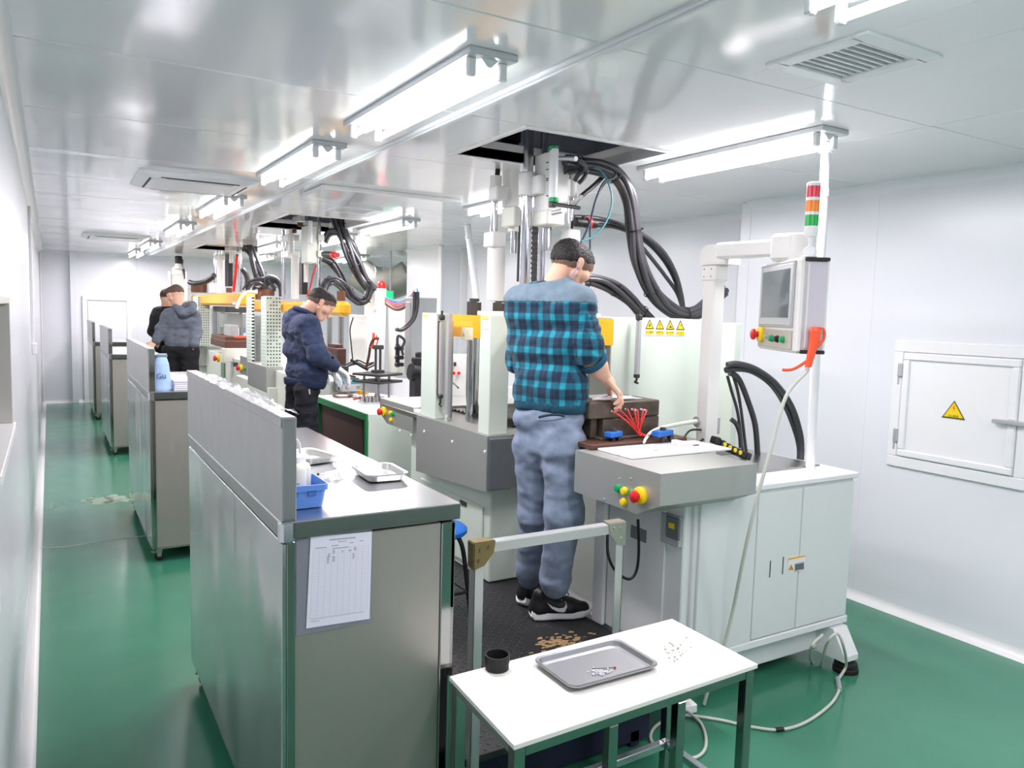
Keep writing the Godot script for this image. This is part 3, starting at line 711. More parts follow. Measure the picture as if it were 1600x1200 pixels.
	obj("sheet", st, M.film, fo)
	local_in()
	# second bench: paper stack and blue bag
	var pk = thing("paper_stack", "low stack of white papers on the second bench", "paper stack", Vector3(0.80, 1.1, -5.6)); world_in(pk)
	for i in 5:
		st = mb(); var o2 := Vector3(rng.randf_range(-0.006, 0.006), 0, rng.randf_range(-0.01, 0.01))
		bb(st, Vector3(0.67, 1.101 + i * 0.013, -5.75) + o2, Vector3(0.99, 1.112 + i * 0.013, -5.32) + o2, 0.002); obj("paper_sheaf", st, sm(Color(0.86, 0.86, 0.92) if i % 2 else Color(0.91, 0.91, 0.95), 0.7), pk)
	local_in()
	var bg = thing("blue_bag", "pale blue translucent bag marked with handwriting on the second bench", "bag", Vector3(0.605, 1.10, -5.36)); local_in()
	st = mb(); var rings := []
	for q in [[0.0, 0.050, 0.030], [0.01, 0.056, 0.034], [0.06, 0.056, 0.034], [0.12, 0.050, 0.032], [0.17, 0.042, 0.026], [0.20, 0.034, 0.018], [0.215, 0.030, 0.012], [0.235, 0.032, 0.012]]:
		var rr := []
		for k in 20: rr.append(Vector3(cos(TAU * k / 20) * q[1] * rng.randf_range(0.94, 1.04), q[0], sin(TAU * k / 20) * q[2] * rng.randf_range(0.94, 1.04)))
		rings.append(rr)
	loft(st, rings); obj("body", st, sm(Color(0.68, 0.80, 0.96), 0.35), bg)
	st = mb(); bx(st, Vector3(0, 0.222, 0), Vector3(0.066, 0.016, 0.030), 0.003); obj("neck_seal", st, sm(Color(0.50, 0.60, 0.63), 0.5), bg)
	cjk_row(bg, "Gu", Vector3(0.598, 1.193, -5.322), Vector3(1, 0.05, 0), Vector3(0, 0, 1), 0.045, sm(Color(0.16, 0.20, 0.38), 0.6))
	# blue-topped stool behind the near bench
	var so = thing("stool", "black-legged stool with a blue seat behind the nearest bench", "stool", Vector3(1.54, 0.2, -3.25)); local_in()
	st = mb(); lathe(st, [[0, 0.405], [0.145, 0.405], [0.155, 0.415], [0.155, 0.43], [0.14, 0.442], [0, 0.445]], Vector3.ZERO, Vector3.UP, 32); obj("seat", st, M.blue, so)
	for a in 4:
		var t := PI / 4 + a * PI / 2
		st = mb(); tube(st, [Vector3(cos(t) * 0.10, 0.40, sin(t) * 0.10), Vector3(cos(t) * 0.125, 0.385, sin(t) * 0.125), Vector3(cos(t) * 0.15, 0.30, sin(t) * 0.15), Vector3(cos(t) * 0.19, 0.0, sin(t) * 0.19)], 0.011, 10, 6); obj("leg", st, M.black, so)
	for a in 4:
		var t0 := PI / 4 + a * PI / 2; var t1 := t0 + PI / 2; var rr := 0.172
		st = mb(); rod(st, Vector3(cos(t0) * rr, 0.14, sin(t0) * rr), Vector3(cos(t1) * rr, 0.14, sin(t1) * rr), 0.008, 10); obj("rung", st, M.black, so)
func crumple(st, c: Vector3, r: float, h: float, n: int):
	var g := []
	for i in n + 1:
		var row := []
		for k in n + 1:
			var e := 0.0 if i in [0, n] or k in [0, n] else rng.randf_range(0.1, 1.0)
			row.append(c + Vector3((i - n / 2.0) / n * 2 * r + rng.randf_range(-0.1, 0.1) * r, e * h, (k - n / 2.0) / n * 2 * r + rng.randf_range(-0.1, 0.1) * r))
		g.append(row)
	for i in n:
		for k in n:
			var nn = (g[i + 1][k] - g[i][k]).cross(g[i][k + 1] - g[i][k]).normalized()
			if nn.y < 0: nn = -nn
			quad(st, g[i][k], g[i + 1][k], g[i + 1][k + 1], g[i][k + 1], nn)
func tray(label, at: Vector3, w: float, d: float, h: float, turn: float, m, group = ""):
	var o = thing("steel_tray", label, "tray", at, turn, group); local_in()
	var st := mb()
	var R := func(ww, dd, y, r): return rrect(0, 0, ww, dd, r, 6).map(func(p): return Vector3(p.x, y, p.y))
	var k := 0.014
	loft(st, [R.call(w - 0.05, d - 0.05, 0.0005, 0.02), R.call(w - 0.026, d - 0.026, 0.004, 0.024), R.call(w - k, d - k, h - 0.002, 0.028), R.call(w, d, h, 0.03), R.call(w, d, h - 0.004, 0.03)], true, false)
	loft_in(st, [R.call(w - 0.054, d - 0.054, 0.003, 0.02), R.call(w - 0.030, d - 0.030, 0.006, 0.024), R.call(w - k - 0.004, d - k - 0.004, h - 0.001, 0.028), R.call(w - 0.002, d - 0.002, h + 0.0008, 0.03)])
	obj("pan", st, m, o)
	return o
func loft_in(st, rings: Array):   # as loft, seen from inside, floor closed
	var n: int = rings[0].size()
	var c := Vector3.ZERO
	for p in rings[0]: c += p
	c /= n
	for k in n: tri(st, c, rings[0][k], rings[0][(k + 1) % n], Vector3.UP, Vector3.UP, Vector3.UP)
	for i in rings.size() - 1:
		for k in n:
			var a = rings[i][k]; var b = rings[i][(k + 1) % n]; var cc = rings[i + 1][(k + 1) % n]; var d = rings[i + 1][k]
			var nn = (cc - a).cross(d - b)
			if nn.dot(c + Vector3(0, 0.01, 0) - a) < 0: nn = -nn
			if nn.length() > 1e-12: quad(st, a, b, cc, d, nn.normalized())

# ---------- white-topped table in front ----------
func front_table():
	var o = thing("side_table", "low white-topped table on stainless legs, nearest to the viewer", "table", Vector3(1.395, 0, -1.74)); world_in(o)
	var H := 0.60
	var c := [Vector3(0.968, H, -1.926), Vector3(0.949, H, -1.529), Vector3(1.839, H, -1.561), Vector3(1.848, H, -1.953)]
	var st := mb(); prism(st, [c[0], c[3], c[2], c[1]], Vector3(0, -0.012, 0)); obj("tabletop", st, sm(Color(0.93, 0.925, 0.90), 0.4), o)
	var q := []
	var cc = (c[0] + c[1] + c[2] + c[3]) / 4
	for p in c: q.append(Vector3(p.x + signf(cc.x - p.x) * 0.022, 0, p.z + signf(cc.z - p.z) * 0.022))
	for p in q:
		st = mb(); bb(st, Vector3(p.x - 0.016, 0, p.z - 0.016), Vector3(p.x + 0.016, H - 0.012, p.z + 0.016), 0.002); obj("leg", st, M.mirror, o)
	for i in 4:
		var a = q[i]; var b = q[(i + 1) % 4]
		for y in [H - 0.030, 0.16]:
			if y < 0.3 and i == 1: continue
			st = mb()
			var d = (b - a).normalized()
			bx(st, (a + b) / 2 + Vector3(0, y, 0), Vector3(a.distance_to(b) - 0.034, 0.028 if y > 0.3 else 0.026, 0.026), 0.002, Basis(d, Vector3.UP, d.cross(Vector3.UP)))
			obj("rail", st, M.mirror if i in [1] else M.chrome, o)
	for u in [0.36, 0.66]:
		var p = q[1].lerp(q[2], u)
		st = mb(); bb(st, Vector3(p.x - 0.015, 0, p.z - 0.015), Vector3(p.x + 0.015, H - 0.044, p.z + 0.015), 0.002); obj("leg", st, M.mirror, o)
	local_in()
	tray("wide dull steel tray with pins in it on the white-topped table", Vector3(1.383, H, -1.775), 0.325, 0.215, 0.02, 0.0, M.tray_dull, "")
	var cu = thing("black_cup", "small round black cup on the corner of the white-topped table", "cup", Vector3(1.115, H, -1.905)); local_in()
	st = mb(); lathe(st, [[0, 0], [0.033, 0], [0.035, 0.002], [0.035, 0.022], [0.037, 0.023], [0.037, 0.045], [0.033, 0.045], [0.031, 0.006], [0, 0.005]], Vector3.ZERO, Vector3.UP, 32); obj("body", st, M.rubber, cu)
	st = mb()
	for i in 26: bx(st, Vector3(rng.randf_range(-0.014, 0.014), 0.008, rng.randf_range(-0.014, 0.014)), Vector3(0.006, 0.004, 0.002), 0, Basis(Vector3.UP, rng.randf() * PI))
	var ch = obj("metal_bits", st, M.zinc, cu); ch.set_meta("kind", "stuff")
	var pin = thing("pin", "thin pin with a red head lying in the dull steel tray", "pin", Vector3(1.41, H + 0.006, -1.76)); world_in(pin)
	st = mb(); rod(st, PY(925, 1045, H + 0.006), PY(960, 1043, H + 0.006), 0.0013, 6); obj("shaft", st, M.iron, pin)
	st = mb(); ball(st, PY(961, 1043, H + 0.0065), Vector3(0.0035, 0.0035, 0.0035), 8, 6); obj("head", st, M.red, pin)
	local_in()
	st = mb()
	for i in 60:
		var p = PY(940 + rng.randfn(0, 8), 1050 + rng.randfn(0, 3.0), H + 0.006)
		bx(st, p, Vector3(0.006, 0.002, 0.0025), 0, Basis(Vector3.UP, rng.randf() * PI))
	var pr = obj("rubber_trimmings", st, sm(Color(0.85, 0.86, 0.87), 0.4)); tag(pr, "tiny pale trimmings gathered in the dull steel tray", "trimmings"); pr.set_meta("kind", "stuff")
	st = mb()
	for i in 34:
		var p = PY(1052 + rng.randfn(0, 14), 1016 + rng.randfn(0, 7), H + 0.0008)
		bx(st, p, Vector3(0.005, 0.0018, 0.004) * rng.randf_range(0.5, 1.3), 0, Basis(Vector3.UP, rng.randf() * PI))
	pr = obj("crumbs", st, sm(Color(0.55, 0.51, 0.42), 0.7)); tag(pr, "beige crumbs scattered beside the tray on the white-topped table", "crumbs"); pr.set_meta("kind", "stuff")

# ---------- operators' platform with its guard rail ----------
func platform_and_rail():
	var o = thing("platform", "long low black operators' platform with raised tread pattern", "platform", Vector3(1.6, 0, -4)); world_in(o)
	var st := mb(); bb(st, Vector3(1.07, 0.17, -8.2), Vector3(2.20, 0.197, -2.12), 0.002); obj("deck", st, sm(Color(0.13, 0.135, 0.14), 0.5), o)
	for z in [-2.2, -3.4, -4.6, -5.8, -7.0, -8.1]:
		st = mb(); bb(st, Vector3(1.09, 0.02, z - 0.02), Vector3(1.97, 0.17, z + 0.02)); obj("bearer", st, M.navy, o)
	for x in [1.12, 1.90]:
		for z in [-2.2, -5.0, -8.1]:
			st = mb(); bb(st, Vector3(x - 0.02, 0, z - 0.02), Vector3(x + 0.02, 0.06, z + 0.02)); obj("foot", st, M.navy, o)
	st = mb()
	var i := 0
	var z := -2.14
	while z > -7.2:
		var k := 0
		var x := 1.085
		while x < 1.98:
			var s := 1.0 if (i + k) % 2 == 0 else -1.0
			var b := Basis(Vector3.UP, s * PI / 4)
			var worn := Vector2(x - PY(876, 1003, 0.1975).x, z - PY(876, 1003, 0.1975).z).length() < 0.17
			if not worn:
				var e := b * Vector3(0.013, 0, 0); var w := b * Vector3(0, 0, 0.0035)
				var p := Vector3(x, 0.197, z); var up := Vector3(0, 0.0028, 0)
				quad(st, p - e, p - w * 0.6 + up, p + e, p + w * 0.6 + up, Vector3.UP)
				tri(st, p - e, p - w, p - w * 0.6 + up, -w.normalized(), -w.normalized(), -w.normalized()); tri(st, p + e, p - w, p - w * 0.6 + up, -w.normalized(), -w.normalized(), -w.normalized())
				tri(st, p - e, p + w, p + w * 0.6 + up, w.normalized(), w.normalized(), w.normalized()); tri(st, p + e, p + w, p + w * 0.6 + up, w.normalized(), w.normalized(), w.normalized())
			x += 0.026; k += 1
		z -= 0.026; i += 1
	var tr = obj("tread_pattern", st, sm(Color(0.30, 0.31, 0.31), 0.38), o); tr.set_meta("kind", "stuff")
	st = mb()
	for q in 90:
		var p := PY(876, 1003, 0.1975) + Vector3(rng.randfn(0, 0.07), 0, rng.randfn(0, 0.035))
		var ring := []
		var rr := rng.randf_range(0.003, 0.014)
		for k in 9: ring.append(p + Vector3(0, rng.randf() * 0.0006, 0) + Vector3(cos(TAU * k / 9) * 1.5, 0, sin(TAU * k / 9)) * rr * rng.randf_range(0.5, 1.1))
		for k in 9: tri(st, p + Vector3(0, 0.0006, 0), ring[k], ring[(k + 1) % 9], Vector3.UP, Vector3.UP, Vector3.UP)
	obj("worn_patch", st, M.wood, o, "patch worn through to bare wood").set_meta("kind", "stuff")
	local_in()
	var g = thing("guard_rail", "galvanised angle-iron guard rail standing before the platform", "rail", Vector3(1.5, 0, -2.1)); world_in(g)
	var x0 := 1.134; var x1 := 1.735; var zz := -2.095; var T := 0.922
	for s in [[x0, 1.0], [x1, -1.0]]:
		st = mb(); bb(st, Vector3(s[0], 0, zz - 0.035), Vector3(s[0] + s[1] * 0.004, T, zz), 0.001); bb(st, Vector3(s[0], 0, zz - 0.004), Vector3(s[0] + s[1] * 0.034, T - 0.002, zz), 0.001); obj("post", st, M.galv, g)
	st = mb(); bb(st, Vector3(x0, T - 0.004, zz - 0.035), Vector3(x1, T, zz), 0.001); bb(st, Vector3(x0, T - 0.034, zz - 0.004), Vector3(x1, T - 0.002, zz + 0.001), 0.001); obj("top_rail", st, M.galv, g)
	for s in [[x0, 1.0], [x1, -1.0]]:
		st = mb()
		var a := Vector3(s[0] - s[1] * 0.003, T + 0.003, zz + 0.002)
		prism(st, [a, a + Vector3(s[1] * 0.075, 0, 0), a + Vector3(s[1] * 0.07, -0.036, 0), a + Vector3(s[1] * 0.036, -0.075, 0), a + Vector3(0, -0.085, 0)], Vector3(0, 0, 0.003))
		prism(st, [a, a + Vector3(0, -0.085, 0), a + Vector3(0, -0.08, -0.036), a + Vector3(0, 0, -0.04)], Vector3(-s[1] * 0.003, 0, 0))
		prism(st, [a, a + Vector3(s[1] * 0.075, 0, 0), a + Vector3(s[1] * 0.07, 0, -0.04), a + Vector3(0, 0, -0.04)], Vector3(0, 0.003, 0))
		for e in [[0.022, -0.022], [0.052, -0.018], [0.018, -0.058]]: rod(st, a + Vector3(s[1] * e[0], e[1], 0.002), a + Vector3(s[1] * e[0], e[1], 0.007), 0.006, 10)
		obj("corner_bracket", st, M.tarnish if s[1] > 0 else M.zinc, g)
	local_in()

# ---------- the near press ----------
func dep(p: Vector3) -> float: return (p - EYE).dot(-cam_axes().z)
func blk(st, u0, u1, u2, v0, v1, x, ch = 0.004):   # block: its -x face spans u0..u1 at plane x, its +z face u1..u2; v0 top and v1 bottom at the near corner
	var a = PX(u0, (v0 + v1) * 0.5, x); var b = PX(u1, (v0 + v1) * 0.5, x)
	var t = PX(u1, v0, x).y; var w = PX(u1, v1, x).y
	var x1 = PZ(u2, (v0 + v1) * 0.5, b.z).x if u2 > u1 else x + 0.02
	bb(st, Vector3(x, w, a.z), Vector3(x1, t, b.z), ch)
func vrod(st, u, v0, v1, x, wpx, n = 24, ch = 0.002):
	var c = PX(u, (v0 + v1) * 0.5, x)
	var r = wpx * 0.5 * dep(c) / FPX
	var y0 = PX(u, v1, x).y; var y1 = PX(u, v0, x).y
	rod(st, Vector3(x, y0, c.z), Vector3(x, y1, c.z), r, n, -1.0, ch)
func part(called, parent, m, f: Callable, label = ""):
	var st := mb(); f.call(st); return obj(called, st, m, parent, label)
func estop(parent, c: Vector3, out: Vector3, k = 1.0):     # mushroom stop button in its yellow guard
	var s := mb(); lathe(s, [[0, 0], [0.032 * k, 0], [0.034 * k, 0.004], [0.034 * k, 0.016 * k], [0.028 * k, 0.020 * k], [0, 0.020 * k]], c, out, 20); var g = obj("stop_guard", s, M.ybtn, parent, "yellow guard ring of the stop button")
	s = mb(); lathe(s, [[0.012 * k, 0.018 * k], [0.013 * k, 0.03 * k], [0.024 * k, 0.034 * k], [0.024 * k, 0.044 * k], [0.016 * k, 0.05 * k], [0, 0.051 * k]], c, out, 20); obj("stop_button", s, M.red, g, "red mushroom stop button")
func button(parent, c: Vector3, out: Vector3, m, r = 0.013):
	var s := mb(); lathe(s, [[0, 0], [r * 1.25, 0], [r * 1.25, 0.006], [r, 0.008], [r, 0.016], [0, 0.018]], c, out, 16); obj("push_button", s, m, parent)
func bolt(st, c, out, r = 0.006): lathe(st, [[0, 0], [r, 0], [r, r * 0.6], [0, r * 0.8]], c, out, 8)
func gas_spring(label, top: Vector3, L: float, out: Vector3):
	var o = thing("gas_spring", label, "gas spring", top - Vector3(0, L, 0), 0.0, "gas springs of the near press"); world_in(o)
	part("cylinder", o, M.alu, func(s): bx(s, top - Vector3(0, L * 0.5, 0), Vector3(0.024, L * 0.76, 0.024), 0.003))
	part("slot", o, M.rust, func(s): bx(s, top - Vector3(0, L * 0.5, 0) + out * 0.009 + Vector3(0, 0, -0.016), Vector3(0.012, L * 0.78, 0.014), 0.002))
	part("end_fitting", o, M.iron, func(s): bx(s, top - Vector3(0, L * 0.07, 0), Vector3(0.03, 0.03, 0.034), 0.006); rod(s, top, top - Vector3(0, L * 0.1, 0), 0.007, 10))
	part("end_fitting", o, M.iron, func(s): bx(s, top - Vector3(0, L * 0.90, 0), Vector3(0.026, 0.022, 0.03), 0.005); tube(s, [top - Vector3(0, L * 0.9, 0), top - Vector3(0, L * 0.96, 0), top - Vector3(0.0, L * 0.99, 0.012), top - Vector3(0, L, -0.012)], 0.006, 8, 5))
	local_in(); return o

func press_near():
	M.stk = sm(Color(0.93, 0.91, 0.80), 0.5)
	var o = thing("moulding_press", "nearest cream moulding press with yellow crosshead and open double station", "press", Vector3(2.5, 0, -3.6), 0.0, "moulding presses"); world_in(o)
	# base with its cabinets
	part("base_frame", o, M.white, func(s): bb(s, Vector3(2.24, 0.07, -4.95), Vector3(3.24, 0.20, -2.34), 0.006))
	var fb = part("front_base", o, M.mint, func(s): bb(s, Vector3(2.0, 0.2, -4.60), Vector3(2.6, 0.98, -3.53), 0.006))
	part("door_panel", fb, M.mint, func(s): bb(s, Vector3(1.988, 0.24, -4.42), Vector3(2.0, 0.60, -3.60), 0.004))
	part("latch", fb, M.iron, func(s): bb(s, Vector3(1.982, 0.56, -3.86), Vector3(1.99, 0.585, -3.78), 0.002))
	part("recess_panel", o, M.cream, func(s): bb(s, Vector3(2.33, 0.2, -3.54), Vector3(2.6, 1.0, -2.80), 0.004))
	var sc = part("side_cabinet", o, M.cab, func(s): bb(s, Vector3(2.22, 0.2, -2.86), Vector3(2.62, 0.97, -2.30), 0.005))
	part("side_panel", sc, M.cab, func(s): bb(s, Vector3(2.208, 0.22, -2.70), Vector3(2.22, 0.94, -2.40), 0.003))
	part("corner_strip", sc, M.white, func(s): bb(s, Vector3(2.196, 0.2, -2.87), Vector3(2.215, 0.97, -2.79), 0.003))
	var mt = part("meter_window", sc, M.grey, func(s): bb(s, PX(1032, 845, 2.206) + Vector3(-0.004, 0, 0), PX(1063, 809, 2.206) + Vector3(0.02, 0, 0), 0.003))
	part("meter_face", mt, sm(Color(0.40, 0.43, 0.44), 0.3), func(s): bb(s, PX(1040, 838, 2.202) + Vector3(-0.004, 0, 0), PX(1062, 811, 2.202) + Vector3(0.01, 0, 0), 0.003))
	part("meter_label", mt, M.ybtn, func(s): bb(s, PX(1045, 824, 2.198) + Vector3(-0.002, 0, 0), PX(1054, 819, 2.198), 0.0))
	part("vent_slot", sc, sm(Color(0.45, 0.48, 0.47), 0.5), func(s): bb(s, PX(985, 839, 2.206), PX(1010, 829, 2.206) + Vector3(0.01, 0, 0)))
	# door cabinet facing the viewer
	var dc = part("door_cabinet", o, M.cab, func(s): bb(s, Vector3(2.26, 0.20, -2.80), Vector3(3.285, 0.925, -2.282), 0.005))
	part("cabinet_top", dc, M.white, func(s): bb(s, Vector3(2.25, 0.915, -2.80), Vector3(3.293, 0.943, -2.262), 0.005))
	for q in [[2.62, 2.905], [2.91, 3.272]]:
		var d = part("door", dc, M.cab, func(s): bb(s, Vector3(q[0], 0.245, -2.284), Vector3(q[1], 0.90, -2.268), 0.003))
		part("handle", d, M.iron, func(s): bb(s, PZ(1223 if q[0] > 2.8 else 1203, 897 if q[0] > 2.8 else 902, -2.268) - Vector3(0.005, 0.0, 0.004), PZ(1223 if q[0] > 2.8 else 1203, 870 if q[0] > 2.8 else 876, -2.268) + Vector3(0.005, 0, 0.004), 0.002))
	part("fixed_panel", dc, M.cab, func(s): bb(s, Vector3(2.28, 0.22, -2.284), Vector3(2.615, 0.90, -2.268), 0.003))
	part("plinth", dc, M.white, func(s): bb(s, Vector3(2.25, 0.205, -2.30), Vector3(3.285, 0.24, -2.266), 0.004))
	var wl = part("warning_label", dc, M.white, func(s): bb(s, PZ(1231, 893, -2.267) + Vector3(0, 0, -0.001), PZ(1258, 866, -2.267) + Vector3(0, 0, 0.001)))
	part("label_band", wl, M.yellow, func(s): bb(s, PZ(1232, 875, -2.266) + Vector3(0, 0, 0.0), PZ(1258, 867, -2.266) + Vector3(0, 0, 0.001)))
	part("label_triangle", wl, sm(Color(0.80, 0.55, 0.10), 0.5), func(s): prism(s, [PZ(1236, 882, -2.2655), PZ(1240, 890, -2.2655), PZ(1232, 891, -2.2655)], Vector3(0, 0, 0.001)))
	part("label_print", wl, sm(Color(0.78, 0.79, 0.80), 0.5), func(s):
		for i in 5: bb(s, PZ(1242, 880 + i * 2.4, -2.266), PZ(1256, 881 + i * 2.4, -2.266) + Vector3(0, 0, 0.001)))
	part("outrigger", o, M.white, func(s):
		prism(s, [Vector3(3.16, 0.20, -2.40), Vector3(3.16, 0.20, -2.25), Vector3(3.16, 0.085, -2.18), Vector3(3.16, 0.06, -2.18), Vector3(3.16, 0.06, -2.40)], Vector3(0.10, 0, 0)))
	for q in [Vector3(3.215, 0, -2.21), Vector3(3.18, 0, -4.7), Vector3(2.12, 0, -4.7), Vector3(2.30, 0, -2.42)]:
		part("levelling_foot", o, M.rubber, func(s): lathe(s, [[0, 0], [0.058, 0], [0.058, 0.018], [0.050, 0.024], [0.054, 0.030], [0.052, 0.044], [0.03, 0.052], [0.016, 0.055], [0.016, 0.09], [0, 0.09]], q, Vector3.UP, 24))
	# sliding tables in their stainless boxes, one at each end
	for e in [[-2.70, -2.15, 1.0], [-5.02, -4.45, -1.0]]:
		var zn: float = e[1] if e[2] > 0 else e[0]; var zf: float = e[0] if e[2] > 0 else e[1]
		var tb = part("table_box", o, M.apron, func(s):
			var top := 1.068 if e[2] > 0 else 1.045
			prism(s, [Vector3(1.945, top, zf), Vector3(1.945, top, zn), Vector3(1.945, 0.945, zn), Vector3(1.945, 0.885, zn - e[2] * 0.13), Vector3(1.945, 0.885, zf)], Vector3(0.515 if e[2] > 0 else 0.9, 0, 0)))
		if e[2] > 0:
			for b in [[967, 763, M.green], [977, 767, M.ybtn], [988, 770, M.green], [976, 784, M.ybtn]]: button(tb, PX(b[0], b[1], 1.945), Vector3(-1, 0, 0), b[2])
			estop(tb, PX(1003, 774, 1.945), Vector3(-1, 0, 0))
			part("screw", tb, M.alu, func(s):
				for b in [[944, 780], [968, 748], [986, 748]]: bolt(s, PX(b[0], b[1], 1.945), Vector3(-1, 0, 0), 0.005)
				for b in [[1037, 755], [1037, 760]]: bolt(s, PZ(b[0], b[1], -2.149), Vector3(0, 0, 1), 0.003))
			part("roller_guard", tb, M.rubber, func(s): lathe(s, [[0, 0], [0.055, 0], [0.055, 0.02], [0.04, 0.03], [0, 0.03]], Vector3(2.46, 0.965, -2.24), Vector3(1, 0, 0), 20))
		else:
			estop(tb, PX(601, 643, 1.945), Vector3(-1, 0, 0))
			for b in [[611, 645, M.ybtn], [615, 647, M.green], [612, 656, M.ybtn]]: button(tb, PX(b[0], b[1], 1.945), Vector3(-1, 0, 0), b[2])
	# front apron
	var ap = part("front_apron", o, M.apron, func(s):
		prism(s, [Vector3(1.93, 1.013, -4.36), Vector3(1.93, 1.013, -3.46), Vector3(1.93, 0.72, -3.46), Vector3(1.93, 0.66, -4.36)], Vector3(0.15, 0, 0)))
	part("apron_return", ap, sm(Color(0.50, 0.52, 0.53), 0.45, 0.65), func(s): bb(s, Vector3(1.94, 0.73, -3.48), Vector3(2.34, 1.0, -3.445), 0.003))  # apron steel with the shade of its end face put into the colour
	part("apron_bolt", ap, M.creamw, func(s):
		for b in [[625, 673], [643, 680], [663, 674], [707, 690], [758, 706], [698, 651]]: bolt(s, PX(b[0], b[1], 1.93), Vector3(-1, 0, 0), 0.009))
	part("bed_plate", o, M.steel, func(s): bb(s, Vector3(1.94, 0.985, -4.95), Vector3(2.95, 1.012, -3.47), 0.003); bb(s, Vector3(2.34, 0.985, -3.475), Vector3(2.95, 1.012, -2.68), 0.003))
	part("bed_rim", o, M.white, func(s):
		bb(s, Vector3(1.95, 1.012, -5.0), Vector3(1.99, 1.035, -4.37), 0.003); bb(s, Vector3(2.28, 1.012, -5.0), Vector3(2.86, 1.03, -4.97), 0.003); bb(s, Vector3(2.84, 1.012, -5.0), Vector3(2.88, 1.12, -3.4), 0.003))
	var bl = part("bellows_cover", o, M.black, func(s): bb(s, Vector3(2.22, 1.012, -4.95), Vector3(2.84, 1.02, -3.7)))
	for i in 24:
		part("bellows_fold", bl, M.black, func(s): prism(s, [Vector3(2.22, 1.02, -4.93 + i * 0.05), Vector3(2.22, 1.034, -4.905 + i * 0.05), Vector3(2.22, 1.02, -4.88 + i * 0.05)], Vector3(0.62, 0, 0)))
	# guard door posts
	for q in [[-4.35, -4.14, 0.10], [-3.60, -3.485, 0.115]]:
		var dp = part("door_post", o, M.mint, func(s): bb(s, Vector3(1.95, 1.012, q[0]), Vector3(1.95 + q[2], 1.64, q[1]), 0.004))
		part("post_label", dp, sm(Color(0.87, 0.84, 0.45), 0.5), func(s): bb(s, Vector3(1.948, 1.615, q[0] + 0.015), Vector3(1.95, 1.632, q[0] + 0.085)))
		part("post_label", dp, M.white, func(s): bb(s, Vector3(1.948, 1.565, q[0] + 0.02), Vector3(1.95, 1.603, q[0] + 0.09)))
	part("guide_strip", o, M.alu, func(s): bb(s, Vector3(1.975, 1.012, -4.065), Vector3(2.0, 1.64, -4.03), 0.003); bb(s, Vector3(2.05, 1.012, -4.20), Vector3(2.08, 1.60, -4.17), 0.003))
	# crosshead
	var ch = part("crosshead", o, M.yellow, func(s): 
		prism(s, [Vector3(2.14, 1.50, -4.33), Vector3(2.14, 1.50, -3.17), Vector3(2.50, 1.50, -3.17), Vector3(2.50, 1.50, -4.42), Vector3(2.19, 1.50, -4.42)], Vector3(0, 0.133, 0)))
	var sk = part("rating_label", ch, M.stk, func(s): bb(s, PX(721, 530, 2.138), PX(739, 512, 2.138) + Vector3(0.003, 0, 0)))
	part("label_print", sk, M.grey, func(s):
		for i in 4: bb(s, PX(727, 516 + i * 3, 2.137), PX(737, 517 + i * 3, 2.137) + Vector3(0.001, 0, 0))
		prism(s, [PX(724, 519, 2.137), PX(726, 526, 2.137), PX(722, 525, 2.137)], Vector3(0.001, 0, 0)))
	part("maker_plate", ch, sm(Color(0.96, 0.74, 0.20), 0.4), func(s): bb(s, PX(720, 510, 2.138), PX(739, 502, 2.138) + Vector3(0.003, 0, 0)))
	for q in [Vector3(2.24, 0, -4.22), Vector3(2.42, 0, -4.22), Vector3(2.24, 0, -3.32), Vector3(2.42, 0, -3.32)]:
		part("tie_column", o, M.chrome, func(s): rod(s, q + Vector3(0, 1.01, 0), q + Vector3(0, 1.51, 0), 0.040, 28))
		part("column_nut", o, M.iron, func(s): rod(s, q + Vector3(0, 1.632, 0), q + Vector3(0, 1.715, 0), 0.050, 6, -1.0, 0.004); rod(s, q + Vector3(0, 1.715, 0), q + Vector3(0, 1.735, 0), 0.030, 20))
	# injection unit over the crosshead
	var iu = part("unit_plate", o, M.cream, func(s): bb(s, Vector3(2.17, 1.633, -4.05), Vector3(2.53, 1.66, -3.32), 0.003))
	for q in [[772, 311, 365, 2.16, 12.0], [823, 198, 470, 2.12, 17.0], [848, 195, 470, 2.30, 12.0], [891, 300, 470, 2.36, 9.0]]:
		part("chrome_rod", o, M.chrome, func(s): vrod(s, q[0], q[1], q[2], q[3], q[4]))
	part("lift_cylinder", o, M.creamw, func(s): vrod(s, 775, 384, 470, 2.16, 28.0))
	part("cylinder_head", o, M.creamw, func(s): blk(s, 755, 770, 791, 361, 385, 2.10, 0.006))
	part("cylinder_bracket", o, M.creamw, func(s): blk(s, 763, 776, 793, 289, 311, 2.11, 0.006); vrod(s, 775, 275, 292, 2.16, 18.0))
	part("guide_sleeve", o, M.creamw, func(s): vrod(s, 824, 270, 307, 2.12, 28.0, 28, 0.006); bb(s, PX(826, 305, 2.12) + Vector3(0, 0, -0.02), PX(842, 272, 2.12) + Vector3(0.2, 0, 0), 0.005))
	part("hydraulic_motor", o, M.dark, func(s): vrod(s, 798, 219, 262, 2.24, 25.0, 20, 0.006); vrod(s, 798, 205, 222, 2.24, 32.0, 20, 0.004))
	part("unit_block", o, M.creamw, func(s): blk(s, 784, 799, 813, 262, 322, 2.22, 0.006))
	part("unit_block", o, M.cream, func(s): blk(s, 783, 803, 814, 322, 352, 2.19, 0.005))
	part("injection_block", o, M.creamw, func(s): blk(s, 834, 858, 889, 236, 330, 2.16, 0.007))
	part("injection_flange", o, M.cream, func(s): blk(s, 832, 855, 883, 327, 350, 2.15, 0.006))
	part("nozzle_collar", o, M.creamw, func(s): vrod(s, 853, 346, 356, 2.24, 26.0); vrod(s, 802, 352, 362, 2.25, 17.0))
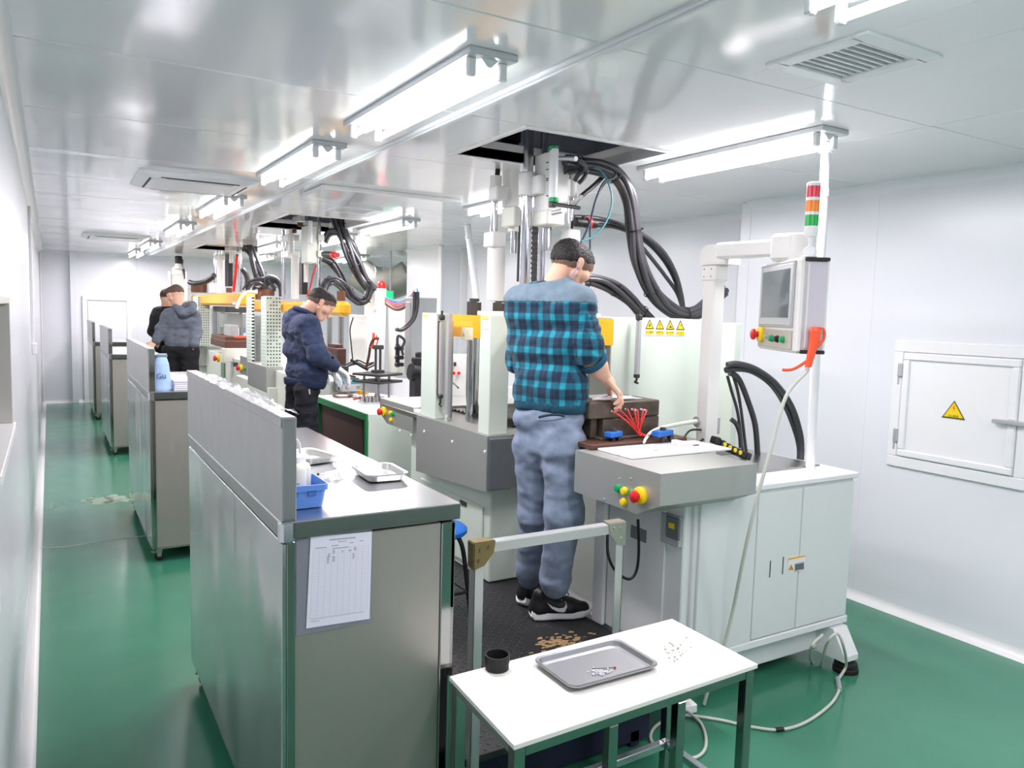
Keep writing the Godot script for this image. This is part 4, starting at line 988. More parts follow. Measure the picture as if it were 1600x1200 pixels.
	part("plunger_rod", o, M.chrome, func(s): vrod(s, 855, 354, 392, 2.24, 15.0))
	part("plunger_rod", o, M.chrome, func(s): vrod(s, 803, 360, 396, 2.25, 10.0))
	var sg = part("scale_tube", o, M.white, func(s): vrod(s, 865, 232, 312, 2.12, 14.0, 16, 0.006))
	for v in [[229, 236], [309, 316]]: part("tube_end", sg, M.green, func(s): vrod(s, 865, v[0], v[1], 2.12, 16.0, 16), "green end cap of the scale tube")
	part("tube_foot", sg, M.iron, func(s): vrod(s, 863, 315, 324, 2.12, 12.0, 8); rod(s, PX(866, 319, 2.12), PX(905, 325, 2.12), 0.009, 10))
	part("scale_mark", sg, M.black, func(s):
		for v in [253, 264, 278, 281, 305]: bb(s, PX(854, v + 2, 2.155), PX(857, v, 2.155) + Vector3(-0.004, 0, 0)))
	part("shut_off_cylinder", o, M.creamw, func(s): vrod(s, 895, 271, 308, 2.34, 13.0, 18, 0.003))
	part("rear_cylinder", o, M.creamw, func(s): blk(s, 874, 888, 906, 357, 470, 2.30, 0.006))
	part("energy_chain", o, M.black, func(s):
		blk(s, 830, 842, 846, 350, 480, 2.34); blk(s, 808, 811, 813, 330, 440, 2.34)
		for i in 16: blk(s, 829, 843, 847, 352 + i * 8, 356 + i * 8, 2.335, 0.002))
	part("feed_pipe", o, M.rubber, func(s): tube(s, [PX(777, 275, 2.16), PX(779, 258, 2.17), PX(785, 238, 2.2), PX(792, 225, 2.24)], 0.014, 10, 6))
	part("pipe_fitting", o, M.alu, func(s): rod(s, PX(870, 247, 2.2), PX(900, 248, 2.2), 0.012, 12); rod(s, PX(864, 333, 2.15), PX(880, 329, 2.15), 0.012, 12); rod(s, PX(895, 318, 2.3), PX(908, 308, 2.25), 0.012, 12))
	# pale side shield with warning stickers
	var shd = part("side_shield", o, M.mint, func(s): bb(s, Vector3(2.51, 0.94, -3.24), Vector3(3.24, 1.645, -3.20), 0.004); bb(s, Vector3(2.51, 0.94, -3.7), Vector3(2.53, 1.645, -3.235), 0.003); bb(s, Vector3(3.18, 0.94, -4.6), Vector3(3.24, 1.645, -3.24), 0.004))
	part("shield_column", o, M.mint, func(s): bb(s, PZ(1139, 700, -3.0) * Vector3(1, 0, 1) + Vector3(0, 0.94, -0.1), PZ(1160, 505, -3.0) + Vector3(0, 0, 0), 0.004))
	var wp = part("warning_stickers", shd, M.white, func(s): bb(s, PZ(1006, 524, -3.199), PZ(1071, 498, -3.199) + Vector3(0, 0, 0.001)))
	for i in 4:
		var u := 1015.0 + i * 16.0; var v := 507.0 + i * 0.5
		var tg = part("sticker_triangle", wp, M.black, func(s): prism(s, [PZ(u, v - 8.5, -3.197), PZ(u + 6.6, v + 7, -3.197), PZ(u - 6.6, v + 7, -3.197)], Vector3(0, 0, 0.001)))
		part("sticker_field", wp, M.ybtn, func(s): prism(s, [PZ(u, v - 5.5, -3.196), PZ(u + 4.9, v + 5.8, -3.196), PZ(u - 4.9, v + 5.8, -3.196)], Vector3(0, 0, 0.001)))
		part("sticker_sign", wp, M.black, func(s):
			if i == 0: prism(s, [PZ(u + 0.6, v - 2, -3.1945), PZ(u + 1.2, v + 1.5, -3.1945), PZ(u - 0.4, v + 5, -3.1945), PZ(u - 1.0, v + 1.2, -3.1945)], Vector3(0, 0, 0.0005))
			elif i == 1: bb(s, PZ(u - 0.6, v + 2, -3.1945), PZ(u + 0.6, v - 3, -3.1945) + Vector3(0, 0, 0.0005)); bb(s, PZ(u - 0.6, v + 5, -3.1945), PZ(u + 0.6, v + 3.5, -3.1945) + Vector3(0, 0, 0.0005))
			elif i == 2: ball(s, PZ(u - 0.3, v - 1.5, -3.1945), Vector3(0.003, 0.004, 0.0006), 8, 6); prism(s, [PZ(u - 1.5, v + 5, -3.1945), PZ(u + 0.6, v, -3.1945), PZ(u + 3.4, v + 5, -3.1945), PZ(u + 1, v + 3.5, -3.1945)], Vector3(0, 0, 0.0005))
			else: ball(s, PZ(u + 1, v, -3.1945), Vector3(0.004, 0.004, 0.0006), 8, 6); ball(s, PZ(u - 2.4, v + 4, -3.1945), Vector3(0.003, 0.003, 0.0006), 8, 6))
		part("sticker_caption", wp, M.ybtn, func(s): bb(s, PZ(u - 6.3, v + 15, -3.197), PZ(u + 6.3, v + 9.2, -3.197) + Vector3(0, 0, 0.001)))
		cjk_row(wp, ["当心触电", "注意安全", "当心机伤", "当心伤人"][i], PZ(u, v + 12, -3.1955), Vector3(1, 0, 0), Vector3(0, 0, 1), 0.013, sm(Color(0.35, 0.33, 0.08), 0.6))
	# grey plate at the back of the cabinet top
	part("rear_plate", o, M.steel, func(s): bb(s, Vector3(2.52, 0.944, -3.18), Vector3(3.24, 0.952, -2.44), 0.002))
	local_in()
	gas_spring("slim gas spring hanging before the side shield with warning stickers", PZ(999, 488, -3.14), 0.37, Vector3(0, 0, 1))
	gas_spring("slim gas spring between the near press guard posts", Vector3(1.965, 1.655, -4.10), 0.56, Vector3(-1, 0, 0))
	# mould on the near table
	var md = thing("steel_mould", "weathered steel mould block on the near press table", "mould", Vector3(2.3, 1.08, -2.9)); world_in(md)
	part("base_plate", md, M.rust, func(s): bb(s, Vector3(2.0, 1.070, -3.05), Vector3(2.56, 1.092, -2.66), 0.003))
	part("lower_block", md, M.mold, func(s): bb(s, Vector3(2.14, 1.094, -3.02), Vector3(2.47, 1.185, -2.76), 0.004))
	part("spacer", md, M.mold, func(s): bb(s, Vector3(2.10, 1.094, -2.98), Vector3(2.135, 1.185, -2.90), 0.003); bb(s, Vector3(2.10, 1.094, -2.86), Vector3(2.135, 1.185, -2.80), 0.003))
	part("upper_block", md, M.mold, func(s): bb(s, Vector3(2.06, 1.187, -3.05), Vector3(2.47, 1.262, -2.76), 0.005))
	part("locating_plate", md, M.alu, func(s): bb(s, Vector3(2.16, 1.262, -3.0), Vector3(2.40, 1.268, -2.80), 0.002); bolt(s, Vector3(2.36, 1.268, -2.85), Vector3.UP, 0.012))
	part("moulded_strip", md, M.white, func(s):
		for i in 4: tube(s, [Vector3(2.10 + i * 0.02, 1.272, -2.80 - i * 0.012), Vector3(2.2, 1.274 + i * 0.003, -2.775 - i * 0.012), Vector3(2.34, 1.272, -2.79 - i * 0.014)], 0.004, 6, 6))
	part("foot_flange", md, M.mold, func(s): bb(s, Vector3(2.11, 1.092, -3.02), Vector3(2.50, 1.104, -2.735), 0.003))
	var plate = part("insulation_sheet", o, M.white, func(s): pass) if false else null
	local_in()
	var ws = thing("white_sheet", "white insulating sheet on the near press table before the mould", "sheet", Vector3(2.2, 1.07, -2.5)); world_in(ws)
	part("sheet", ws, M.white, func(s): bb(s, Vector3(2.03, 1.069, -2.655), Vector3(2.60, 1.078, -2.42), 0.002))
	part("screw", ws, M.grey, func(s): bolt(s, PY(966, 712, 1.079), Vector3.UP, 0.006); bolt(s, PY(1025, 704, 1.079), Vector3.UP, 0.006))
	local_in()
	for q in [[PY(958, 692, 1.082), 0.0, "blue mould clamp at the corner nearest the operator"], [PY(1035, 690, 1.082), 0.6, "blue mould clamp beside the red wires, with a tall bolt"]]:
		var cl = thing("mould_clamp", q[2], "clamp", q[0], 0.0, "blue mould clamps"); local_in()
		part("jaw", cl, M.blue, func(s): bx(s, Vector3(0, 0.040, 0), Vector3(0.085 + q[1] * 0.05, 0.026, 0.045), 0.004, Basis(Vector3.UP, 0.25)))
		part("stud", cl, M.iron, func(s): rod(s, Vector3(0.0, 0, 0), Vector3(0.0, 0.062, 0), 0.010, 6); bx(s, Vector3(0.03 + q[1] * 0.03, 0.012, 0), Vector3(0.022, 0.03, 0.03), 0.003); rod(s, Vector3(0, 0.053, 0), Vector3(0, 0.066, 0), 0.014, 12))
	# red heater leads
	var rw = thing("heater_leads", "bunch of red heater wires plugged into the steel mould", "wires", Vector3(2.36, 1.1, -2.75)); world_in(rw)
	for q in [[957, 643], [967, 641], [978, 640], [988, 640], [993, 641], [1002, 640], [1007, 641]]:
		part("lead", rw, M.redwire, func(s): tube(s, [PZ(q[0], q[1], -2.752), PZ(q[0] + 3, q[1] + 1, -2.725), PZ(lerpf(q[0] + 8, 994, 0.5), 655 + rng.randf() * 8, -2.70), PZ(996 + rng.randf() * 6, 676 + rng.randf() * 4, -2.70), PZ(1005 + rng.randf() * 8, 681, -2.68), PZ(1014, 680, -2.66)], 0.0038, 6, 6))
		part("lead_sleeve", rw, M.white, func(s): rod(s, PZ(q[0] - 1, q[1] - 0.5, -2.754), PZ(q[0] + 3, q[1] + 1, -2.727), 0.005, 8))
	local_in()
	var hc = thing("heater_plug", "grey connector housing with a white sleeved cable on the rear plate", "connector", PY(1108, 700, 0.95)); world_in(hc)
	part("housing", hc, M.grey, func(s): bx(s, PZ(1108, 664, -2.75), Vector3(0.10, 0.085, 0.06), 0.006); bx(s, PZ(1106, 682, -2.75), Vector3(0.06, 0.03, 0.04), 0.004); rod(s, PZ(1110, 684, -2.75), Vector3(PZ(1110, 684, -2.75).x, 0.95, -2.75), 0.012, 10))
	part("clamp_ring", hc, M.alu, func(s): rod(s, PZ(1088, 659, -2.745), PZ(1099, 658, -2.745), 0.026, 16))
	part("sleeved_cable", hc, M.cream, func(s): tube(s, [PZ(1090, 658, -2.745), PZ(1065, 662, -2.73), PZ(1035, 668, -2.71), PZ(1018, 675, -2.69), PZ(1010, 684, -2.66), PZ(1006, 692, -2.64)], 0.011, 10, 6, 0.006))
	part("black_lead", hc, M.black, func(s): tube(s, [PZ(1100, 672, -2.72), PZ(1080, 672, -2.70), PZ(1070, 682, -2.68), PZ(1068, 690, -2.66)], 0.005, 8, 6); tube(s, [PZ(1106, 682, -2.72), PZ(1094, 690, -2.68), PZ(1093, 696, -2.64)], 0.006, 8, 6))
	local_in()
	var vb = thing("valve_block", "small white and black valve block on the white sheet", "valve", Vector3(2.47, 1.08, -2.56)); world_in(vb)
	part("body", vb, M.creamw, func(s): bx(s, PZ(1071, 695, -2.57), Vector3(0.085, 0.03, 0.05), 0.004, Basis(Vector3.UP, -0.3)); bx(s, PZ(1058, 694, -2.57), Vector3(0.03, 0.036, 0.05), 0.003))
	part("fitting", vb, M.iron, func(s): bx(s, PZ(1084, 699, -2.55), Vector3(0.035, 0.028, 0.04), 0.003))
	local_in()
	var cc = thing("cable_chain", "black cable drag chain with yellow pins by the cabinet top", "drag chain", PY(1140, 705, 1.0)); world_in(cc)
	for i in 7:
		var t := i / 6.0
		var c = PZ(lerpf(1118, 1166, t), lerpf(688, 712, t) + 2.0 * sin(t * 3), -2.56)
		var lk = part("link", cc, M.black, func(s): bx(s, c, Vector3(0.032, 0.034, 0.045), 0.005, Basis(Vector3(0, 0, 1), -0.35)))
		if i > 0 and i < 5: part("pin", lk, M.ybtn, func(s): lathe(s, [[0, 0], [0.010, 0], [0.010, 0.006], [0, 0.007]], c + Vector3(0, 0, 0.0235), Vector3(0, 0, 1), 12))
	local_in()

func bundle(label, path: Array, n: int, r: float, m, spread: float, z0: float, z1: float, cat := "hoses"):   # a bound bunch of hoses along pixels of the photo, laid at depth z0..z1
	var base := []
	for i in path.size(): base.append(PZ(path[i][0], path[i][1], lerpf(z0, z1, float(i) / (path.size() - 1))))
	var o = thing("hose_bundle" if n > 1 else "hose", label, cat, base[-1]); world_in(o)
	for k in n:
		var a := TAU * k / n + 0.5
		var pts := []
		for i in base.size():
			var d = (base[min(i + 1, base.size() - 1)] - base[max(i - 1, 0)]).normalized()
			var u = d.cross(Vector3(0, 0, 1)).normalized(); var w = d.cross(u)
			var loosen := 1.0 + 0.35 * sin(i * 1.7 + k)
			pts.append(base[i] + (u * cos(a + i * 0.25) + w * sin(a + i * 0.25)) * spread * loosen * (1.0 if n > 1 else 0.0))
		part("hose", o, m, func(s): tube(s, pts, r, 10, 8))
	if n > 2:
		for i in range(1, base.size() - 1, 2):
			var d = (base[i + 1] - base[i - 1]).normalized()
			part("cable_tie", o, M.black, func(s): lathe(s, [[spread + r * 1.1, -0.004], [spread + r * 1.25, -0.004], [spread + r * 1.25, 0.004], [spread + r * 1.1, 0.004]], base[i], d, 18))
	local_in(); return o
func press_cables():
	bundle("thick grey hose bundle arching from the near press head down to the shield", [[880, 262], [905, 257], [935, 260], [962, 275], [982, 310], [992, 360], [1000, 410], [1018, 455], [1042, 482], [1070, 492], [1092, 484], [1112, 466], [1130, 455]], 6, 0.017, M.hose, 0.026, -3.30, -3.30)
	bundle("black hose bundle curving behind the plaid operator over the shield", [[895, 452], [915, 438], [940, 440], [962, 452], [984, 470], [1003, 488], [1022, 506], [1034, 530]], 5, 0.014, M.hose, 0.024, -3.35, -3.35)
	bundle("pair of black hoses looping out to the right of the near press", [[895, 345], [930, 346], [965, 352], [1000, 368], [1030, 392], [1052, 425], [1064, 462], [1068, 492]], 2, 0.013, M.hose, 0.017, -3.42, -3.42)
	bundle("single black hose dropping straight behind the thick hose bundle", [[985, 365], [1015, 400], [1040, 432], [1060, 462], [1070, 500]], 1, 0.012, M.hose, 0.0, -3.45, -3.45, "hose")
	bundle("thin dark air line looped near the press head", [[905, 385], [921, 350], [931, 312], [944, 284], [958, 279], [962, 270]], 1, 0.005, sm(Color(0.13, 0.22, 0.30), 0.4), 0.0, -3.2, -3.25, "air line")
	bundle("thin teal air line curving below the press head", [[908, 377], [930, 368], [948, 345], [956, 315], [952, 290], [940, 268], [928, 262]], 1, 0.005, sm(Color(0.25, 0.52, 0.55), 0.4), 0.0, -3.2, -3.25, "air line")
	bundle("thin blue-black air line hanging beside the teal one", [[922, 400], [923, 345], [934, 305], [950, 280]], 1, 0.005, sm(Color(0.13, 0.22, 0.30), 0.4), 0.0, -3.22, -3.25, "air line")
	bundle("short black hoses knotted at the press head", [[886, 250], [900, 252], [911, 258], [912, 268], [905, 276], [900, 284]], 3, 0.011, M.hose, 0.016, -3.2, -3.25)
	bundle("black steel-tipped hose running diagonally from the press head", [[893, 322], [910, 305], [928, 290], [944, 274]], 1, 0.013, M.hose, 0.0, -3.3, -3.35, "hose")
	var rp = thing("rotary_valve", "black valve with a red band behind the operator's head", "valve", PZ(915, 348, -3.3)); world_in(rp)
	part("body", rp, M.black, func(s): rod(s, PZ(898, 347, -3.3), PZ(932, 350, -3.3), 0.024, 16, -1.0, 0.004))
	part("band", rp, M.red, func(s): rod(s, PZ(916, 348, -3.3), PZ(922, 348.5, -3.3), 0.029, 16))
	part("cap", rp, M.black, func(s): rod(s, PZ(912, 348, -3.3), PZ(912, 338, -3.3), 0.012, 12))
	local_in()
	bundle("heavy black cable arching right behind the panel post", [[1135, 575], [1150, 572], [1178, 578], [1208, 600], [1232, 635], [1247, 675], [1251, 700], [1250, 722]], 2, 0.016, M.hose, 0.014, -2.78, -2.70, "cables")
	bundle("black cable dropping behind the panel post", [[1140, 582], [1154, 592], [1168, 625], [1180, 665], [1184, 715]], 1, 0.015, M.hose, 0.0, -2.80, -2.76, "cable")
	bundle("thin black cable dropping close to the panel post", [[1140, 586], [1148, 610], [1156, 645], [1162, 700], [1164, 722]], 2, 0.008, M.hose, 0.012, -2.82, -2.78, "cables")
	bundle("black lead with loose tail tied by the panel post", [[1142, 655], [1150, 662], [1156, 678], [1158, 700]], 1, 0.012, M.hose, 0.0, -2.80, -2.76, "cable")
	bundle("thin black lead hanging in a loop under the near table box", [[951, 812], [949, 845], [951, 870], [962, 892], [982, 905], [994, 893], [998, 862], [997, 812]], 1, 0.006, M.black, 0.0, -2.45, -2.40, "lead")

# ---------- control panel on its arm ----------
func panel_arm():
	var o = thing("touch_console", "grey touch-screen control panel hung from a white swing arm", "console", Vector3(2.72, 0.94, -2.7)); world_in(o)
	part("post", o, M.creamw, func(s): bb(s, Vector3(2.70, 0.94, -2.755), Vector3(2.775, 1.87, -2.675), 0.008))
	var el = part("post_clamp", o, M.creamw, func(s): bb(s, Vector3(2.694, 1.83, -2.762), Vector3(2.782, 1.905, -2.668), 0.006))
	part("screw", el, M.grey, func(s):
		for q in [[-0.025, 1.85], [0.02, 1.85], [-0.025, 1.885], [0.02, 1.885]]: bolt(s, Vector3(2.694, q[1], -2.715 + q[0]), Vector3(-1, 0, 0), 0.004))
	part("elbow", o, M.creamw, func(s): prism(s, [Vector3(2.69, 1.905, -2.77), Vector3(2.69, 1.905, -2.60), Vector3(2.69, 2.0, -2.60), Vector3(2.69, 2.0, -2.73), Vector3(2.69, 1.975, -2.77)], Vector3(0.095, 0, 0)))
	part("swing_arm", o, M.creamw, func(s): bx(s, Vector3(2.695, 1.962, -2.44), Vector3(0.08, 0.072, 0.36), 0.01, Basis(Vector3.UP, 0.16)))
	part("head_joint", o, M.creamw, func(s): bx(s, Vector3(2.665, 1.955, -2.235), Vector3(0.10, 0.115, 0.11), 0.014, Basis(Vector3.UP, 0.16)); rod(s, Vector3(2.68, 1.895, -2.175), Vector3(2.68, 2.01, -2.175), 0.058, 24, -1.0, 0.006); rod(s, Vector3(2.68, 1.86, -2.18), Vector3(2.68, 1.90, -2.18), 0.04, 20))
	# tilted housing: far edge F to near edge N of the screen face
	var F := Vector3(2.735, 0, -2.435); var N := Vector3(2.475, 0, -2.015)
	var d := (N - F).normalized(); var out := Vector3(-d.z, 0, d.x)      # the way the screen faces
	if out.x > 0: out = -out
	var B := Basis(d, Vector3.UP, out if d.cross(Vector3.UP).dot(out) > 0 else -out)
	var C := (F + N) * 0.5 + Vector3(0, 1.71, 0)
	var P := func(a, y, k): return C + d * a + Vector3(0, y, 0) + out * k
	var hs = part("housing", o, M.creamw, func(s): bx(s, P.call(0, 0, -0.062), Vector3(0.49, 0.372, 0.12), 0.012, B))
	part("bezel", hs, M.grey, func(s): bx(s, P.call(0, 0.045, 0.001), Vector3(0.43, 0.265, 0.006), 0.002, B))
	part("screen_rim", hs, M.alu, func(s): bx(s, P.call(0.0, 0.045, 0.004), Vector3(0.40, 0.245, 0.006), 0.002, B))
	part("screen", hs, sm(Color(0.43, 0.47, 0.48), 0.08), func(s): bx(s, P.call(0.0, 0.05, 0.007), Vector3(0.35, 0.195, 0.004), 0.001, B))
	part("button_plate", hs, sm(Color(0.70, 0.68, 0.63), 0.4), func(s): bx(s, P.call(0.0, -0.135, 0.001), Vector3(0.43, 0.075, 0.005), 0.002, B))
	for k in [[0.02, M.green], [0.09, M.black], [0.16, M.green]]: button(hs, P.call(k[0] - 0.03, -0.135, 0.003), out, k[1], 0.012)
	part("key_switch", hs, M.alu, func(s): rod(s, P.call(-0.07, -0.128, 0.0), P.call(-0.07, -0.128, 0.02), 0.009, 12))
	estop(hs, P.call(-0.155, -0.122, 0.003), out, 1.0)
	# near end of the housing: pale cover and dark grip strips
	part("end_cover", hs, sm(Color(0.80, 0.78, 0.82), 0.4), func(s): bx(s, P.call(0.247, 0.0, -0.066), Vector3(0.008, 0.345, 0.086), 0.003, B))
	part("edge_rail", hs, M.creamw, func(s): bx(s, P.call(0.25, 0.0, -0.012), Vector3(0.018, 0.36, 0.022), 0.006, B); bx(s, P.call(0.25, 0.0, -0.038), Vector3(0.012, 0.33, 0.008), 0.003, B))
	for y in [0.178, -0.178]:
		part("grip_strip", hs, sm(Color(0.20, 0.17, 0.18), 0.6), func(s):
			bx(s, P.call(0.252, y, -0.068), Vector3(0.014, 0.014, 0.095), 0.003, B)
			for i in 9: bx(s, P.call(0.260, y, -0.03 - i * 0.0095), Vector3(0.004, 0.015, 0.005), 0.001, B))
	local_in()
	# tower light
	var tb = P.call(0.20, 0.19, -0.055)
	var tl = thing("tower_light", "red, amber and green tower light standing on the control panel", "signal light", tb); local_in()
	part("swivel_mount", tl, M.white, func(s): rod(s, Vector3(-0.012, 0.018, 0.006), Vector3(0.014, 0.018, -0.006), 0.024, 20, -1.0, 0.004); lathe(s, [[0, 0], [0.03, 0], [0.026, 0.006], [0, 0.006]], Vector3.ZERO, Vector3.UP, 20))
	part("stem", tl, M.white, func(s): lathe(s, [[0.009, 0.02], [0.008, 0.06], [0.012, 0.074], [0.022, 0.08], [0, 0.08]], Vector3.ZERO, Vector3.UP, 18))
	part("base_cap", tl, M.white, func(s): lathe(s, [[0, 0.078], [0.024, 0.078], [0.026, 0.084], [0.026, 0.118], [0, 0.118]], Vector3.ZERO, Vector3.UP, 24))
	var y := 0.118
	for q in [[sm(Color(0.03, 0.70, 0.30), 0.3), "green lens"], [sm(Color(1.0, 0.55, 0.10), 0.3), "amber lens"], [sm(Color(0.93, 0.22, 0.33), 0.3), "red lens"]]:
		part("lens", tl, q[0], func(s): lathe(s, [[0.0, y], [0.0255, y], [0.0255, y + 0.042], [0, y + 0.042]], Vector3.ZERO, Vector3.UP, 24), q[1])
		part("collar", tl, M.white, func(s): lathe(s, [[0.0, y + 0.042], [0.0265, y + 0.042], [0.0265, y + 0.054], [0.02, y + 0.057], [0, y + 0.057]], Vector3.ZERO, Vector3.UP, 24))
		y += 0.055
	# orange air gun with its clear hose
	var gp = P.call(0.275, -0.14, -0.06)
	var ag = thing("air_gun", "orange air blow gun hanging at the end of the control panel", "air gun", gp - Vector3(0, 0.08, 0)); world_in(ag)
	var tang := -out   # across the end face
	part("handle", ag, M.orange, func(s): loft(s, [hoop(gp + tang * -0.012 + Vector3(0, -0.095, 0), 0.010, 0.013, d), hoop(gp + Vector3(0, -0.04, 0) + tang * -0.002, 0.013, 0.016, d), hoop(gp + Vector3(0, 0.01, 0) + tang * 0.008, 0.015, 0.02, d), hoop(gp + Vector3(0, 0.045, 0) + tang * 0.008, 0.015, 0.022, d), hoop(gp + Vector3(0, 0.06, 0) + tang * 0.004, 0.010, 0.014, d)]))
	part("trigger", ag, M.orange, func(s): tube(s, [gp + Vector3(0, 0.055, 0) + tang * 0.02, gp + Vector3(0, 0.05, 0) + tang * 0.04, gp + Vector3(0, 0.015, 0) + tang * 0.042, gp + Vector3(0, -0.015, 0) + tang * 0.02], 0.005, 8, 6))
	part("nozzle", ag, M.orange, func(s): tube(s, [gp + Vector3(0, -0.07, 0.0) - tang * 0.015, gp + Vector3(0, -0.105, 0) - tang * 0.06 - d * 0.02, gp + Vector3(0, -0.11, 0) - tang * 0.10 - d * 0.03], 0.006, 8, 6))
	part("hose_tail", ag, M.alu, func(s): rod(s, gp + Vector3(0, -0.115, 0) - tang * 0.016, gp + Vector3(0, -0.09, 0) - tang * 0.012, 0.008, 12))
	local_in()
	var h0 = gp + Vector3(0, -0.112, 0) - tang * 0.016
	var ah = thing("air_hose", "pale clear hose trailing from the air gun to the floor", "hose", Vector3(2.4, 0, -2.1)); world_in(ah)
	part("hose", ah, M.cable, func(s): tube(s, [h0, PZ(1228, 620, -2.0), PZ(1205, 700, -2.02), PZ(1180, 790, -2.06), PZ(1160, 880, -2.12), PZ(1146, 950, -2.18), PZ(1132, 1005, -2.2), PZ(1118, 1040, -2.22), PY(1100, 1100, 0.02)], 0.0075, 10, 8))
	local_in()
func hoop(c: Vector3, rx: float, ry: float, ax: Vector3, n := 14) -> Array:   # a ring across the vertical
	var s := ax.cross(Vector3.UP).normalized()
	var out := []
	for k in n: out.append(c + ax * cos(TAU * k / n) * rx + s * sin(TAU * k / n) * ry)
	return out

# ---------- inspection bench between the presses ----------
func inspection_bench():
	var H := 0.885
	var o = thing("inspection_table", "white-topped work table with green edging and brown side board", "table", Vector3(2.35, 0, -6.0)); world_in(o)
	part("top", o, M.white, func(s): bb(s, Vector3(2.0, H - 0.03, -6.70), Vector3(2.74, H, -5.40), 0.003))
	part("green_edging", o, M.edge_green, func(s): bb(s, Vector3(1.985, H - 0.055, -6.70), Vector3(2.0, H - 0.002, -5.395), 0.002); bb(s, Vector3(1.985, 0.0, -5.43), Vector3(2.005, H - 0.05, -5.395), 0.002))
	part("side_board", o, sm(Color(0.27, 0.16, 0.12), 0.6), func(s): bb(s, Vector3(2.03, 0.05, -6.65), Vector3(2.05, H - 0.04, -5.55), 0.002))
	part("end_board", o, M.mint, func(s): bb(s, Vector3(2.0, 0.0, -5.42), Vector3(2.74, H - 0.005, -5.395), 0.003))
	for z in [-5.5, -5.53]:
		part("brace", o, M.black, func(s): rod(s, Vector3(2.01, H - 0.06, z), Vector3(2.03, 0.1, z + 0.06), 0.010, 8))
	part("leg", o, M.edge_green, func(s): bb(s, Vector3(2.0, 0, -6.68), Vector3(2.04, H - 0.03, -6.64), 0.002))
	part("leg", o, M.edge_green, func(s): bb(s, Vector3(2.69, 0, -6.68), Vector3(2.73, H - 0.03, -6.64), 0.002))
	local_in()
	var hp = thing("hot_plate", "white bench heater with a teal top plate before the navy operator", "hot plate", Vector3(2.12, H, -6.10)); world_in(hp)
	var c := PY(541, 612, H + 0.002)
	part("case", hp, M.white, func(s): bx(s, c + Vector3(0.03, 0.042, -0.03), Vector3(0.19, 0.075, 0.20), 0.006))
	part("vent", hp, M.grey, func(s):
		for i in 5: bx(s, c + Vector3(-0.03 + i * 0.008, 0.045, 0.071), Vector3(0.004, 0.03, 0.003)); bx(s, c + Vector3(0.075 + i * 0.008, 0.045, 0.071), Vector3(0.004, 0.03, 0.003)))
	part("top_plate", hp, M.teal, func(s): bx(s, c + Vector3(0.03, 0.098, -0.03), Vector3(0.22, 0.035, 0.22), 0.006))
	part("hot_surface", hp, M.iron, func(s): bx(s, c + Vector3(0.02, 0.125, -0.03), Vector3(0.17, 0.012, 0.17), 0.003); bx(s, c + Vector3(0.07, 0.135, -0.03), Vector3(0.012, 0.03, 0.16), 0.002))
	part("fan", hp, M.black, func(s): lathe(s, [[0, 0], [0.024, 0], [0.024, 0.004], [0, 0.006]], c + Vector3(-0.066, 0.042, 0.0), Vector3(-1, 0, 0), 16))
	local_in()
	for q in [[540, 611, "yellow box with a green key in front of the bench heater"], [567, 618, "yellow box with a green key nearer the pin board"]]:
		var p := PY(q[0], q[1], H); var yb = thing("yellow_box", q[2], "box", p, 0.0, "yellow boxes on the work table"); world_in(yb)
		part("body", yb, M.yellow, func(s): bx(s, p + Vector3(0, 0.026, 0), Vector3(0.088, 0.05, 0.06), 0.006))
		part("key", yb, M.green, func(s): bx(s, p + Vector3(0.0, 0.055, 0), Vector3(0.035, 0.012, 0.022), 0.003))
		local_in()
	var mb_ = thing("mint_block", "pale green block standing behind the bench heater", "block", Vector3(2.16, H, -6.45)); world_in(mb_)
	part("body", mb_, M.mint, func(s): bx(s, PY(508, 604, H) + Vector3(0.05, 0.075, -0.05), Vector3(0.16, 0.15, 0.18), 0.005)); local_in()
	# sprung fixture on pillars
	var f = thing("pin_fixture", "grey two-plate press fixture on four pillars with a tall guide", "fixture", PY(594, 632, H)); world_in(f)
	var b := PY(597, 628, H)
	for q in [[-0.03, 0.0], [0.10, -0.10], [-0.10, -0.16], [0.03, -0.22]]:
		part("pillar", f, M.steel, func(s): rod(s, b + Vector3(q[0], 0, q[1]), b + Vector3(q[0], 0.215, q[1]), 0.011, 14))
	for y in [0.165, 0.225]:
		part("plate", f, M.iron, func(s): bx(s, b + Vector3(0.0, y, -0.11), Vector3(0.30, 0.02, 0.30), 0.003, Basis(Vector3.UP, 0.5)))
	part("guide_rod", f, M.iron, func(s): rod(s, b + Vector3(-0.018, 0.235, -0.11), b + Vector3(-0.018, 0.44, -0.11), 0.010, 12))
	part("guide_rod", f, M.iron, func(s): rod(s, b + Vector3(0.022, 0.235, -0.11), b + Vector3(0.022, 0.44, -0.11), 0.010, 12))
	part("guide_head", f, M.iron, func(s): bx(s, b + Vector3(0.002, 0.452, -0.11), Vector3(0.085, 0.035, 0.05), 0.004); bx(s, b + Vector3(0.002, 0.245, -0.11), Vector3(0.10, 0.03, 0.06), 0.004))
	local_in()
	var pb = thing("pin_board", "tray of upright metal pins at the table edge", "pin board", PY(585, 632, H)); world_in(pb)
	var pc := PY(584, 630, H)
	part("tray", pb, M.alu, func(s): bx(s, pc + Vector3(0.0, 0.006, -0.03), Vector3(0.20, 0.012, 0.16), 0.002))
	for i in 9:
		for k in 4: part("pin", pb, M.rust if (i + k) % 3 == 0 else M.grey, func(s): rod(s, pc + Vector3(-0.085 + i * 0.021, 0.012, 0.03 - k * 0.04), pc + Vector3(-0.085 + i * 0.021, 0.055, 0.03 - k * 0.04), 0.004, 6))
	local_in()
	var wc = thing("brown_cable", "brown cable coiled on the work table before the yellow boxes", "cable", PY(535, 618, H)); world_in(wc)
